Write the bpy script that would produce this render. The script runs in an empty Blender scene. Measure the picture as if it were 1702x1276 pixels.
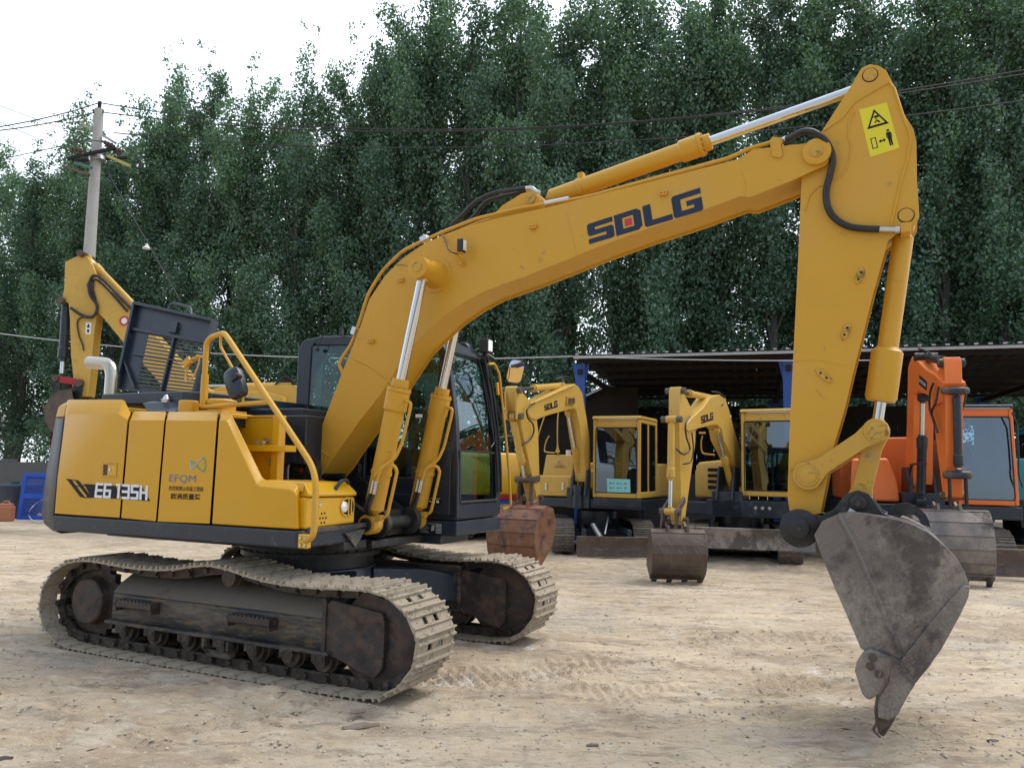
import bpy, math, random
import numpy as np
from mathutils import Vector, Matrix
R=math.radians; PI=math.pi
random.seed(7); rng=np.random.default_rng(7)
scene=bpy.context.scene; COL=scene.collection
# ---------------------------------------------------------------- camera
CW,CH=1702,1276
CAMH,PIT,ROL,FOC=1.6,.1087,.018,1282.0
cd=bpy.data.cameras.new('camera'); cam=bpy.data.objects.new('camera',cd); COL.objects.link(cam)
cd.sensor_fit='HORIZONTAL'; cd.sensor_width=36; cd.lens=36*FOC/CW; cd.clip_start=.05; cd.clip_end=2000
cam.matrix_world=Matrix.Translation((0,0,CAMH))@Matrix.Rotation(PI/2+PIT,4,'X')@Matrix.Rotation(ROL,4,'Z')
scene.camera=cam
# ---------------------------------------------------------------- sky, sun, exposure
SUN_EL,SUN_AZ=60,62      # degrees; azimuth measured clockwise from +Y
w=bpy.data.worlds.new('World'); scene.world=w; w.use_nodes=True
nt=w.node_tree; nt.nodes.clear()
out=nt.nodes.new('ShaderNodeOutputWorld'); bg=nt.nodes.new('ShaderNodeBackground')
sk=nt.nodes.new('ShaderNodeTexSky'); sk.sky_type='NISHITA'; sk.sun_disc=False
sk.sun_elevation=R(SUN_EL); sk.sun_rotation=R(SUN_AZ); sk.air_density=1.0; sk.dust_density=3.0; sk.ozone_density=1.0
mx=nt.nodes.new('ShaderNodeMix'); mx.data_type='RGBA'; mx.inputs[0].default_value=.6
mx.inputs[7].default_value=(13.0,14.2,15.8,1)      # thin bright overcast veil
wtc=nt.nodes.new('ShaderNodeTexCoord'); wsp=nt.nodes.new('ShaderNodeSeparateXYZ'); nt.links.new(wtc.outputs['Generated'],wsp.inputs[0])
wn=nt.nodes.new('ShaderNodeTexNoise'); wn.inputs['Scale'].default_value=1.6; wn.inputs['Detail'].default_value=5; nt.links.new(wtc.outputs['Generated'],wn.inputs[0])
w1=nt.nodes.new('ShaderNodeMath'); w1.operation='MULTIPLY_ADD'; w1.inputs[1].default_value=.30; w1.inputs[2].default_value=-.02; nt.links.new(wsp.outputs[1],w1.inputs[0])
w2=nt.nodes.new('ShaderNodeMath'); w2.operation='MULTIPLY_ADD'; w2.inputs[1].default_value=.9; w2.use_clamp=True; nt.links.new(wn.outputs[0],w2.inputs[0]); nt.links.new(w1.outputs[0],w2.inputs[2]); nt.links.new(w2.outputs[0],mx.inputs[0])   # cloud cover, thinning to blue behind the camera as the chrome and mirrors show
nt.links.new(sk.outputs[0],mx.inputs[6]); nt.links.new(mx.outputs[2],bg.inputs[0]); bg.inputs[1].default_value=.09
nt.links.new(bg.outputs[0],out.inputs[0])
sd=bpy.data.lights.new('sun','SUN'); so=bpy.data.objects.new('sun',sd); COL.objects.link(so)
sd.energy=1.3; sd.angle=R(40); sd.color=(1,.95,.87)
az=R(SUN_AZ); el=R(SUN_EL); sv=Vector((math.sin(az)*math.cos(el),math.cos(az)*math.cos(el),math.sin(el)))
so.rotation_euler=sv.to_track_quat('Z','Y').to_euler()
scene.view_settings.view_transform='Standard'; scene.view_settings.look='None'
scene.view_settings.exposure=.80; scene.view_settings.gamma=1; scene.view_settings.use_curve_mapping=False
scene.render.engine='CYCLES'
scene.cycles.max_bounces=8; scene.cycles.transparent_max_bounces=16; scene.cycles.diffuse_bounces=3; scene.cycles.glossy_bounces=3
scene.cycles.transmission_bounces=4; scene.cycles.sample_clamp_indirect=4; scene.cycles.caustics_reflective=False; scene.cycles.caustics_refractive=False
# ---------------------------------------------------------------- photo measurements to places
def ray(px,py):
    a0,b0=px-CW/2,py-CH/2; c,s=math.cos(ROL),math.sin(ROL)
    a=a0*c+b0*s; v=-(-a0*s+b0*c); cp,sp=math.cos(PIT),math.sin(PIT)
    return Vector((a,FOC*cp-v*sp,FOC*sp+v*cp))/FOC
class Fr:
    """A machine's own frame: x forward, y left, z up."""
    def __init__(s,x,y,a):
        s.o=Vector((x,y,0)); s.a=a; s.M=Matrix.Rotation(-a,3,'Z'); s.c=s.M@(Vector((0,0,CAMH))-s.o)
    def _(s,px,py,ax,v):
        d=s.M@ray(px,py); return s.c+d*((v-s.c[ax])/d[ax])
    def side(s,px,py,y): return s._(px,py,1,y)
    def front(s,px,py,x): return s._(px,py,0,x)
    def top(s,px,py,z): return s._(px,py,2,z)
    def O(s,pts,y): return [(v.x,v.z) for v in (s.side(a,b,y) for a,b in pts)]
# ---------------------------------------------------------------- mesh helpers
class MB:
    def __init__(s): s.v=[]; s.f=[]
    def add(s,vs,fs):
        n=len(s.v); s.v+= [tuple(v) for v in vs]; s.f+=[tuple(i+n for i in f) for f in fs]; return s
    def box(s,x0,x1,y0,y1,z0,z1):
        return s.add([(x,y,z) for x in (x0,x1) for y in (y0,y1) for z in (z0,z1)],[(0,1,3,2),(4,6,7,5),(0,4,5,1),(2,3,7,6),(0,2,6,4),(1,5,7,3)])
    def prism(s,pts,y0,y1):
        """outline in (x,z), extruded from y0 to y1"""
        n=len(pts); A=[(p[0],y0,p[1]) for p in pts]+[(p[0],y1,p[1]) for p in pts]
        return s.add(A,[tuple(range(n)),tuple(range(2*n-1,n-1,-1))]+[(i,i+n,(i+1)%n+n,(i+1)%n) for i in range(n)])
    def slab(s,pts,z0,z1):
        n=len(pts); A=[(p[0],p[1],z0) for p in pts]+[(p[0],p[1],z1) for p in pts]
        return s.add(A,[tuple(range(n)),tuple(range(2*n-1,n-1,-1))]+[(i,i+n,(i+1)%n+n,(i+1)%n) for i in range(n)])
    def xprism(s,pts,x0,x1):
        n=len(pts); A=[(x0,p[0],p[1]) for p in pts]+[(x1,p[0],p[1]) for p in pts]
        return s.add(A,[tuple(range(n)),tuple(range(2*n-1,n-1,-1))]+[(i,i+n,(i+1)%n+n,(i+1)%n) for i in range(n)])
    def loft(s,rings,cap=True,closed=True):
        m=len(rings[0]); vs=[p for r in rings for p in r]; fs=[]
        for k in range(len(rings)-1):
            for i in range(m if closed else m-1):
                j=(i+1)%m; fs.append((k*m+i,k*m+j,(k+1)*m+j,(k+1)*m+i))
        if cap: fs+= [tuple(range(m-1,-1,-1)),tuple(range((len(rings)-1)*m,len(rings)*m))]
        return s.add(vs,fs)
    def lathe(s,p,ax,prof,n=20,cap=True):
        p=Vector(p); ax=Vector(ax).normalized(); u=ax.orthogonal().normalized(); v=ax.cross(u)
        return s.loft([[p+ax*t+(u*math.cos(2*PI*i/n)+v*math.sin(2*PI*i/n))*r for i in range(n)] for t,r in prof],cap)
    def cyl(s,a,b,r,r1=None,n=20):
        a=Vector(a); b=Vector(b); return s.lathe(a,b-a,[(0,r),((b-a).length,r if r1 is None else r1)],n)
    def tube(s,pts,r,n=10,fil=0,k=5,rf=None):
        pts=[Vector(p) for p in pts]
        if fil:
            q=[pts[0]]
            for i in range(1,len(pts)-1):
                a,b,c=pts[i-1],pts[i],pts[i+1]; d=min(fil,(a-b).length*.45,(c-b).length*.45)
                s0=b+(a-b).normalized()*d; s1=b+(c-b).normalized()*d
                for j in range(k+1):
                    t=j/k; q.append(s0*(1-t)**2+b*2*t*(1-t)+s1*t*t)
            pts=q+[pts[-1]]
        rings=[]; T=(pts[1]-pts[0]).normalized(); u=T.orthogonal().normalized()
        for i,p in enumerate(pts):
            if i==0: t=T
            elif i==len(pts)-1: t=(pts[i]-pts[i-1]).normalized()
            else: t=((pts[i+1]-p).normalized()+(p-pts[i-1]).normalized()).normalized()
            u=(u-t*u.dot(t)).normalized(); v=t.cross(u); rr=rf(i) if rf else r
            rings.append([p+(u*math.cos(2*PI*j/n)+v*math.sin(2*PI*j/n))*rr for j in range(n)])
        return s.loft(rings)
    def bar(s,p,q,wd,ht,up=(0,1,0)):
        """rectangular bar from p to q; wd along up, ht across"""
        p=Vector(p); q=Vector(q); t=(q-p).normalized(); u=Vector(up); u=(u-t*u.dot(t)).normalized(); v=t.cross(u)
        return s.loft([[c+u*wd*.5*a+v*ht*.5*b for a,b in ((-1,-1),(1,-1),(1,1),(-1,1))] for c in (p,q)])
def build(name,mb,mat,parent=None,bev=0,ang=33,bseg=2,**pr):
    me=bpy.data.meshes.new(name); me.from_pydata(mb.v,[],mb.f); me.validate()
    me.update(); import bmesh
    b=bmesh.new(); b.from_mesh(me); bmesh.ops.recalc_face_normals(b,faces=b.faces[:]); b.to_mesh(me); b.free()
    me.materials.append(mat); me.shade_smooth(); me.set_sharp_from_angle(angle=R(ang))
    o=bpy.data.objects.new(name,me); COL.objects.link(o)
    if parent is not None: o.parent=parent
    if bev:
        m=o.modifiers.new('bevel','BEVEL'); m.width=bev; m.segments=bseg; m.limit_method='ANGLE'; m.angle_limit=R(35); m.harden_normals=True
    for k,v in pr.items(): o[k]=v
    return o
def share(name,src,mat_,parent):
    o=bpy.data.objects.new(name,src.data); COL.objects.link(o); o.parent=parent; o.matrix_local=mat_
    for m in src.modifiers:
        n=o.modifiers.new(m.name,'BEVEL'); n.width=m.width; n.segments=m.segments; n.limit_method='ANGLE'; n.angle_limit=m.angle_limit
    return o
def thing(name,label,cat,F=None,group=None,loc=(0,0,0),rot=0):
    o=bpy.data.objects.new(name,None); COL.objects.link(o); o.empty_display_size=.2
    if F: o.location=F.o; o.rotation_euler=(0,0,F.a)
    else: o.location=loc; o.rotation_euler=(0,0,rot)
    o['label']=label; o['category']=cat
    if group: o['group']=group
    return o
def tag(o,label,cat,group=None):
    o['label']=label; o['category']=cat
    if group: o['group']=group
    return o
def inset(pts,d):
    """move a closed outline inward by d"""
    n=len(pts); A=sum(pts[i][0]*pts[(i+1)%n][1]-pts[(i+1)%n][0]*pts[i][1] for i in range(n)); sg=1 if A>0 else -1; o=[]
    for i in range(n):
        a,b,c=[Vector(pts[j%n]) for j in (i-1,i,i+1)]; e=(b-a).normalized(); f=(c-b).normalized()
        n1=Vector((-e.y,e.x))*sg; n2=Vector((-f.y,f.x))*sg; m=(n1+n2); l=m.length
        m=m/l if l>1e-4 else n1; o.append(tuple(b+m*d/max(.5,m.dot(n1))))
    return o
def smooth_poly(P,it=1):
    for _ in range(it):
        Q=[]; n=len(P)
        for i in range(n):
            a=Vector(P[i]); b=Vector(P[(i+1)%n]); Q+= [tuple(a*.75+b*.25),tuple(a*.25+b*.75)]
        P=Q
    return P
def spline(pts,k=6):
    pts=[Vector(p) for p in pts]; P=[pts[0]*2-pts[1]]+pts+[pts[-1]*2-pts[-2]]; o=[]
    for i in range(1,len(P)-2):
        a,b,c,d=P[i-1:i+3]
        for j in range(k):
            t=j/k; o.append(.5*((2*b)+(c-a)*t+(2*a-5*b+4*c-d)*t*t+(3*b-a-3*c+d)*t**3))
    return o+[pts[-1]]
# ---------------------------------------------------------------- materials
def nodes(name):
    m=bpy.data.materials.new(name); m.use_nodes=True; t=m.node_tree; b=t.nodes['Principled BSDF']; return m,t,b,t.nodes.new,t.links.new
def paint(name,col,rough=.4,dirt=.0,dcol=(.25,.2,.15),sc=3.,metal=0,vari=.12,bump=.05,coat=0,fine=40,dlo=.5,dhi=.7,stretch=(1,1,1),spec=.5,d2=None,d2col=None,d2sc=12):
    m,t,b,N,L=nodes(name)
    tc=N('ShaderNodeTexCoord'); mp=N('ShaderNodeMapping'); mp.inputs[3].default_value=stretch; L(tc.outputs['Object'],mp.inputs[0])
    n1=N('ShaderNodeTexNoise'); n1.inputs['Scale'].default_value=sc; n1.inputs['Detail'].default_value=8; n1.inputs['Roughness'].default_value=.65; L(mp.outputs[0],n1.inputs[0])
    n2=N('ShaderNodeTexNoise'); n2.inputs['Scale'].default_value=fine; n2.inputs['Detail'].default_value=5; L(mp.outputs[0],n2.inputs[0])
    hs=N('ShaderNodeMix'); hs.data_type='RGBA'; hs.inputs[6].default_value=tuple(c*(1-vari) for c in col)+(1,); hs.inputs[7].default_value=tuple(min(1,c*(1+vari)) for c in col)+(1,); L(n1.outputs[0],hs.inputs[0])
    last=hs.outputs[2]; fac=None
    if dirt:
        r=N('ShaderNodeMapRange'); r.inputs[1].default_value=dlo; r.inputs[2].default_value=dhi; r.inputs[4].default_value=dirt; r.clamp=True
        ad=N('ShaderNodeMath'); ad.operation='MULTIPLY_ADD'; ad.inputs[1].default_value=.35; L(n2.outputs[0],ad.inputs[0])
        sb=N('ShaderNodeMath'); sb.operation='SUBTRACT'; sb.inputs[1].default_value=.175; L(n1.outputs[0],sb.inputs[0]); L(sb.outputs[0],ad.inputs[2]); L(ad.outputs[0],r.inputs[0])
        mxx=N('ShaderNodeMix'); mxx.data_type='RGBA'; mxx.inputs[7].default_value=dcol+(1,); L(last,mxx.inputs[6]); L(r.outputs[0],mxx.inputs[0]); last=mxx.outputs[2]; fac=r.outputs[0]
    if d2:
        n3=N('ShaderNodeTexNoise'); n3.inputs['Scale'].default_value=d2sc; n3.inputs['Detail'].default_value=10; n3.inputs['Roughness'].default_value=.7; L(mp.outputs[0],n3.inputs[0])
        r2=N('ShaderNodeMapRange'); r2.inputs[1].default_value=d2[0]; r2.inputs[2].default_value=d2[1]; r2.inputs[4].default_value=d2[2]; L(n3.outputs[0],r2.inputs[0])
        m2=N('ShaderNodeMix'); m2.data_type='RGBA'; m2.inputs[7].default_value=d2col+(1,); L(last,m2.inputs[6]); L(r2.outputs[0],m2.inputs[0]); last=m2.outputs[2]
    L(last,b.inputs['Base Color']); b.inputs['Metallic'].default_value=metal; b.inputs['Specular IOR Level'].default_value=spec
    rr=N('ShaderNodeMapRange'); rr.inputs[3].default_value=max(.02,rough-.07); rr.inputs[4].default_value=min(1,rough+.12); L(n1.outputs[0],rr.inputs[0])
    if fac:
        ra=N('ShaderNodeMath'); ra.operation='MULTIPLY_ADD'; ra.inputs[1].default_value=.35; ra.use_clamp=True; L(fac,ra.inputs[0]); L(rr.outputs[0],ra.inputs[2]); L(ra.outputs[0],b.inputs['Roughness'])
    else: L(rr.outputs[0],b.inputs['Roughness'])
    if coat: b.inputs['Coat Weight'].default_value=coat; b.inputs['Coat Roughness'].default_value=.12
    if bump:
        bp=N('ShaderNodeBump'); bp.inputs['Strength'].default_value=bump; bp.inputs['Distance'].default_value=.01
        sm=N('ShaderNodeMath'); sm.operation='ADD'; L(n1.outputs[0],sm.inputs[0]); L(n2.outputs[0],sm.inputs[1]); L(sm.outputs[0],bp.inputs['Height']); L(bp.outputs[0],b.inputs['Normal'])
    return m
def plain(name,col,rough=.5,metal=0,spec=.5):
    m,t,b,N,L=nodes(name); b.inputs['Base Color'].default_value=tuple(col)+(1,); b.inputs['Roughness'].default_value=rough; b.inputs['Metallic'].default_value=metal; b.inputs['Specular IOR Level'].default_value=spec
    return m
def glassmat(name,tint,refl=1.0,rough=.02):
    m,t,b,N,L=nodes(name); t.nodes.remove(b); o=t.nodes['Material Output']
    tr=N('ShaderNodeBsdfTransparent'); tr.inputs[0].default_value=tint+(1,); gl=N('ShaderNodeBsdfGlossy'); gl.inputs['Roughness'].default_value=rough; gl.inputs[0].default_value=(.9,.95,1,1)
    fr=N('ShaderNodeLayerWeight'); fr.inputs[0].default_value=.5; pw=N('ShaderNodeMath'); pw.operation='POWER'; pw.inputs[1].default_value=5; L(fr.outputs['Facing'],pw.inputs[0]); ma=N('ShaderNodeMath'); ma.operation='MULTIPLY_ADD'; ma.inputs[1].default_value=.95; ma.inputs[2].default_value=.045; L(pw.outputs[0],ma.inputs[0]); ml=N('ShaderNodeMath'); ml.operation='MULTIPLY'; ml.use_clamp=True; ml.inputs[1].default_value=refl; L(ma.outputs[0],ml.inputs[0])
    ms=N('ShaderNodeMixShader'); L(ml.outputs[0],ms.inputs[0]); L(tr.outputs[0],ms.inputs[1]); L(gl.outputs[0],ms.inputs[2]); L(ms.outputs[0],o.inputs[0])
    return m
M={}
M['yel']=paint('yellow_paint',(.60,.325,.030),.37,.4,(.46,.30,.10),1.6,vari=.10,bump=.09,dlo=.50,dhi=.72,fine=60,d2=(.63,.68,.6),d2col=(.27,.17,.06),d2sc=8,spec=.35)
M['yeld']=paint('door_yellow_paint',(.63,.325,.005),.30,.3,(.42,.27,.07),1.3,vari=.08,bump=.08,dlo=.54,dhi=.75,fine=60,coat=.1,spec=.4,d2=(.66,.71,.4),d2col=(.25,.17,.07),d2sc=9)
M['yel2']=paint('bright_yellow_paint',(.68,.37,.008),.30,.2,(.4,.27,.10),1.8,vari=.05,bump=.03,dlo=.58,dhi=.8,coat=.15)
M['yelw']=paint('worn_yellow_paint',(.54,.31,.035),.42,.8,(.10,.065,.035),7,vari=.1,bump=.12,dlo=.56,dhi=.66,d2=(.55,.7,.6),d2col=(.33,.25,.14),d2sc=4)
M['yels']=paint('faded_yellow_paint',(.58,.36,.065),.38,.55,(.2,.13,.06),5,vari=.1,bump=.06,dlo=.6,dhi=.72)
M['slate']=paint('slate_grey_paint',(.017,.026,.040),.32,.5,(.12,.11,.095),2.2,vari=.15,bump=.05,dlo=.55,dhi=.8,d2=(.60,.68,.45),d2col=(.16,.155,.15),d2sc=7)
M['cab']=paint('dark_cab_paint',(.018,.026,.038),.27,.3,(.12,.11,.10),2.0,vari=.12,bump=.03,dlo=.55,dhi=.85)
M['black']=paint('black_plastic',(.012,.013,.015),.45,.3,(.08,.07,.06),5,bump=.05)
M['rub']=paint('black_rubber_hose',(.014,.014,.016),.42,.3,(.09,.08,.07),9,bump=.1)
M['shoe']=paint('dusty_track_steel',(.36,.30,.215),.7,.9,(.42,.365,.285),7,metal=.1,vari=.25,bump=.35,fine=70,dlo=.42,dhi=.6,d2=(.52,.62,.8),d2col=(.10,.082,.065),d2sc=16)
M['shoe2']=paint('worn_track_steel',(.14,.12,.10),.6,.9,(.28,.24,.185),9,metal=.15,vari=.25,bump=.35,fine=70,dlo=.45,dhi=.62,d2=(.52,.68,.6),d2col=(.34,.30,.25),d2sc=22)
M['chain']=paint('greasy_chain_steel',(.045,.036,.03),.5,.8,(.15,.115,.085),12,metal=.2,vari=.3,bump=.3,dlo=.5,dhi=.68)
M['frame']=paint('dusty_track_frame',(.022,.024,.028),.45,.9,(.16,.135,.105),3.5,vari=.2,bump=.25,dlo=.42,dhi=.66,stretch=(.5,1,2.5),d2=(.54,.64,.6),d2col=(.20,.13,.04),d2sc=14)
M['fdust']=paint('dust_covered_steel',(.15,.13,.105),.8,.5,(.06,.055,.05),5,vari=.15,bump=.3,dlo=.6,dhi=.75)
M['rust']=paint('rusty_brown_steel',(.042,.032,.032),.5,.8,(.115,.075,.05),7,vari=.4,bump=.5,dlo=.47,dhi=.6,d2=(.52,.64,.7),d2col=(.012,.011,.012),d2sc=5)
M['rustb']=paint('orange_rust_steel',(.20,.085,.042),.6,.7,(.22,.15,.11),6,vari=.35,bump=.3,metal=.15,dlo=.48,dhi=.66,d2=(.5,.62,.85),d2col=(.045,.033,.03),d2sc=5)
M['bkt']=paint('worn_bucket_steel',(.175,.155,.145),.36,.9,(.34,.30,.25),1.5,metal=.35,vari=.35,bump=.25,fine=70,dlo=.44,dhi=.60,stretch=(1,1,.8),d2=(.52,.60,.75),d2col=(.045,.036,.036),d2sc=1.7)
M['bkt2']=paint('brown_bucket_steel',(.10,.075,.06),.45,.6,(.17,.14,.11),4,metal=.3,vari=.35,bump=.25,dlo=.5,dhi=.7,d2=(.55,.68,.6),d2col=(.045,.03,.025),d2sc=6)
M['greas']=paint('greasy_black_steel',(.022,.023,.024),.42,.6,(.11,.10,.085),9,metal=.2,vari=.25,bump=.2,dlo=.52,dhi=.68)
M['chr']=plain('chromed_rod',(.62,.63,.65),.07,1)
M['chr2']=plain('exhaust_steel',(.50,.46,.38),.24,1)
M['zinc']=plain('zinc_fitting',(.6,.6,.6),.35,.9)
M['glass']=glassmat('cab_glass',(.66,.80,.78),1.3)
M['glassd']=glassmat('dark_cab_glass',(.36,.50,.60),3.6)
M['mirror']=plain('mirror_glass',(.9,.92,.94),.01,1)
M['red']=plain('red_reflector',(.55,.01,.03),.3)
M['redp']=plain('red_paint',(.38,.02,.02),.45)
M['white']=plain('white_marking',(.78,.78,.80),.5)
M['ink']=plain('dark_print',(.010,.012,.018),.5,spec=.2)
M['lemon']=plain('warning_yellow',(.72,.62,.02),.45)
M['navy']=plain('navy_print',(.018,.030,.062),.45,spec=.3)
M['logor']=plain('logo_red',(.5,.03,.04),.4)
M['efq']=plain('blue_grey_print',(.13,.17,.30),.5)
M['grn']=plain('green_print',(.05,.38,.22),.5)
M['lblu']=plain('pale_blue_print',(.35,.5,.72),.5)
M['lamp']=plain('lamp_lens',(.8,.82,.8),.12,.3)
M['blueb']=paint('blue_post_paint',(.02,.09,.36),.45,.3,(.1,.1,.12),3)
M['orange']=paint('orange_paint',(.80,.18,.03),.34,.35,(.25,.10,.04),5,vari=.07,bump=.04,dlo=.6,dhi=.75,coat=.1)
M['teal']=paint('teal_paint',(.01,.22,.25),.4,.3,(.1,.12,.1),4)
M['seat']=plain('seat_fabric',(.02,.022,.026),.8)
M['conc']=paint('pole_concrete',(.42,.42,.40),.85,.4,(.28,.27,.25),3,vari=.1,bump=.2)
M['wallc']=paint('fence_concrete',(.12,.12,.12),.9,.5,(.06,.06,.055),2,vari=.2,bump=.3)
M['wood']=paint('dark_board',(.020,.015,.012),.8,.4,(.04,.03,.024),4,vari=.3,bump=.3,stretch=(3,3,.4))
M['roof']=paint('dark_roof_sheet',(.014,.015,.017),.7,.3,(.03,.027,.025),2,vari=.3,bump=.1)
M['roofl']=paint('pale_roof_edge',(.45,.47,.5),.5,.4,(.2,.2,.2),2,bump=.1)
M['bark']=paint('poplar_bark',(.10,.095,.085),.9,.5,(.05,.045,.04),6,vari=.3,bump=.5)
M['wire']=plain('black_cable',(.012,.012,.013),.6)
M['wirew']=plain('white_cable',(.5,.52,.55),.6)
M['plast']=plain('translucent_jerrycan_plastic',(.42,.16,.08),.45)
M['paper']=plain('turquoise_card',(.25,.62,.62),.7)
def scrapes(m,col,rot,lo,hi,amt,st=(1,1,22),sc=5):
    """directional scrapes: long thin noise laid over the base colour"""
    t=m.node_tree; b=t.nodes['Principled BSDF']; N=t.nodes.new; L=t.links.new; src=b.inputs['Base Color'].links[0].from_socket
    tc=N('ShaderNodeTexCoord'); mp=N('ShaderNodeMapping'); mp.vector_type='POINT'; mp.inputs[2].default_value=(0,rot,0); mp2=N('ShaderNodeMapping'); mp2.inputs[3].default_value=st
    L(tc.outputs['Object'],mp.inputs[0]); L(mp.outputs[0],mp2.inputs[0]); n=N('ShaderNodeTexNoise'); n.inputs['Scale'].default_value=sc; n.inputs['Detail'].default_value=6; n.inputs['Roughness'].default_value=.7; L(mp2.outputs[0],n.inputs[0])
    r=N('ShaderNodeMapRange'); r.inputs[1].default_value=lo; r.inputs[2].default_value=hi; r.inputs[4].default_value=amt; L(n.outputs[0],r.inputs[0])
    x=N('ShaderNodeMix'); x.data_type='RGBA'; x.inputs[7].default_value=col+(1,); L(src,x.inputs[6]); L(r.outputs[0],x.inputs[0]); L(x.outputs[2],b.inputs['Base Color'])
scrapes(M['bkt'],(.38,.35,.31),R(35),.57,.70,.35); scrapes(M['bkt'],(.06,.05,.05),R(-55),.58,.68,.4); scrapes(M['bkt2'],(.26,.22,.18),R(80),.56,.66,.6); scrapes(M['rustb'],(.34,.28,.24),R(10),.57,.66,.5)
scrapes(M['frame'],(.20,.18,.15),R(5),.58,.66,.5); scrapes(M['slate'],(.16,.16,.16),R(3),.62,.68,.45,sc=3)
# ================================================================ crawler tracks (shared by every machine)
def path_len(P):
    P=[Vector(p) for p in P]; return sum((P[(i+1)%len(P)]-P[i]).length for i in range(len(P)))
def along(P,n):
    P=[Vector(p) for p in P]; m=len(P); L=path_len(P); st=L/n; o=[]; i=0; acc=0
    for k in range(n):
        d=k*st
        while acc+(P[(i+1)%m]-P[i%m]).length<d: acc+=(P[(i+1)%m]-P[i%m]).length; i+=1
        a,b=P[i%m],P[(i+1)%m]; t=(d-acc)/(b-a).length; p=a+(b-a)*t; o.append(p)
    return o
_shoe={}
def shoe_src(wd,pitch,mat,holes):
    k=(wd,round(pitch,3),mat,holes)
    if k in _shoe: return _shoe[k]
    mb=MB(); h=pitch*.5; y=wd/2
    # local: x along travel, z outward, plate top at z=0
    if holes:
        hx0,hx1,hy0,hy1=-h*.1,h*.5,.045,.10
        for a,b,c,d in ((-h,hx0,-y,y),(hx1,h*.97,-y,y),(hx0,hx1,-y,-hy1),(hx0,hx1,hy1,y),(hx0,hx1,-hy0,hy0)): mb.box(a,b,c,d,-.014,0)
    else: mb.box(-h,h*.97,-y,y,-.012,0)
    mb.xprism([(-y,-.02),(y,-.02),(y,-.012),(-y,-.012)],-h,-h+.02)
    for gx,gh in ((-h*.9,.024),(-h*.02 if not holes else -h*.2,.017),(h*.62,.022)):
        mb.prism([(gx-.012,0),(gx-.006,gh),(gx+.006,gh),(gx+.013,0)],-y,y)
    o=build('track_shoe',mb,M[mat]); _shoe[k]=o; o.hide_render=False; return o
def make_track(root,P,yc,wd,n,mat='shoe',holes=True,chain=True,dy=.065,name='crawler_track'):
    """P outline of the shoe plates (x,z) going round once; returns the chain part that carries the shoes"""
    P=smooth_poly(P,1); pts=along(P,n); L=path_len(P); cen=sum(pts,Vector((0,0)))/n
    mb=MB(); m=len(pts)
    for i,p in enumerate(pts):
        q=pts[(i+1)%m]; d=(q-p); u=d.normalized(); nn=Vector((-u.y,u.x)); 
        if nn.dot(p-cen)<0: nn=-nn
        a=p-nn*.055-u*.02; b=q-nn*.055+u*.02
        for s in (-1,1):
            yy=yc+s*dy+(.014 if i%2 else 0)*s
            mb.bar((a.x,yy,a.y),(b.x,yy,b.y),.022,.075)
        if chain: 
            c=p-nn*.055; mb.cyl((c.x,yc-dy-.05,c.y),(c.x,yc+dy+.05,c.y),.024,n=8)
    ch=build(name,mb,M['chain'],root)
    src=shoe_src(wd,L/n,mat,holes); first=not src.get('used')
    for i,p in enumerate(pts):
        q=pts[(i+1)%m]; c=(p+q)/2; u=(q-p).normalized(); nn=Vector((-u.y,u.x)); 
        if nn.dot(c-cen)<0: nn=-nn
        jt=random.uniform(-.003,.003)
        X=Vector((u.x,0,u.y)); Z=Vector((nn.x,0,nn.y)); Y=Z.cross(X)
        mt=Matrix.Identity(4); 
        for r in range(3): mt[r][0],mt[r][1],mt[r][2]=X[r],Y[r],Z[r]
        mt[0][3],mt[1][3],mt[2][3]=c.x,yc+jt,c.y
        if first and i==0:
            src.parent=ch; src.matrix_local=mt; src['used']=1
        else: share('track_shoe',src,mt,ch)
    return ch
def eye(mb,c,r,y0,y1,n=20): mb.cyl((c[0],y0,c[1]),(c[0],y1,c[1]),r,n=n)
def ram(root,a,b,y,t0,t1,rb,rg,rr,mat,yw=None,pipe=0,name='hydraulic_cylinder',rodmat='chr',py=None):
    """hydraulic cylinder in the plane y from pin a to pin b (x,z); barrel from t0 to t1 of the length"""
    A=Vector((a[0],y,a[1])); B=Vector((b[0],y,b[1])); D=B-A; L=D.length; u=D/L
    mb=MB(); w_=yw or rb
    eye(mb,a,rb*1.0,y-w_*.9,y+w_*.9)
    mb.lathe(A+u*t0*L,u,[(-rb*.5,rb*.45),(0,rb*.98),(L*(t1-t0)-rg*1.9,rb),(L*(t1-t0)-rg*1.7,rg),(L*(t1-t0)-.012,rg)],24)
    g=A+u*t1*L; mb.lathe(g,u,[(-.012,rg*1.06),(.018,rg*1.06)],24); mb.lathe(g+u*.018,u,[(0,rg*.74),(rg*.75,rg*.74)],20)
    o=build(name,mb,mat,root,bev=.003)
    bm=MB(); s,v=u.orthogonal().normalized(),None; v=u.cross(s)
    for k in range(12):
        c=g+u*.02+(s*math.cos(k*PI/6)+v*math.sin(k*PI/6))*rg*.9; bm.cyl(c-u*.002,c+u*.012,.008,n=6)
    build('gland_bolts',bm,mat,o,kind='stuff')
    rm=MB(); rm.cyl(g+u*rg*.6,B-u*rr*1.6,rr,n=20); build('rod',rm,M[rodmat],o)
    e=MB(); e.cyl(B-u*rr*2.4,B-u*rr*.9,rr*1.25,n=18); eye(e,b,rr*1.75,y-w_*.9,y+w_*.9); build('rod_eye',e,mat,o,bev=.003)
    return o
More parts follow.
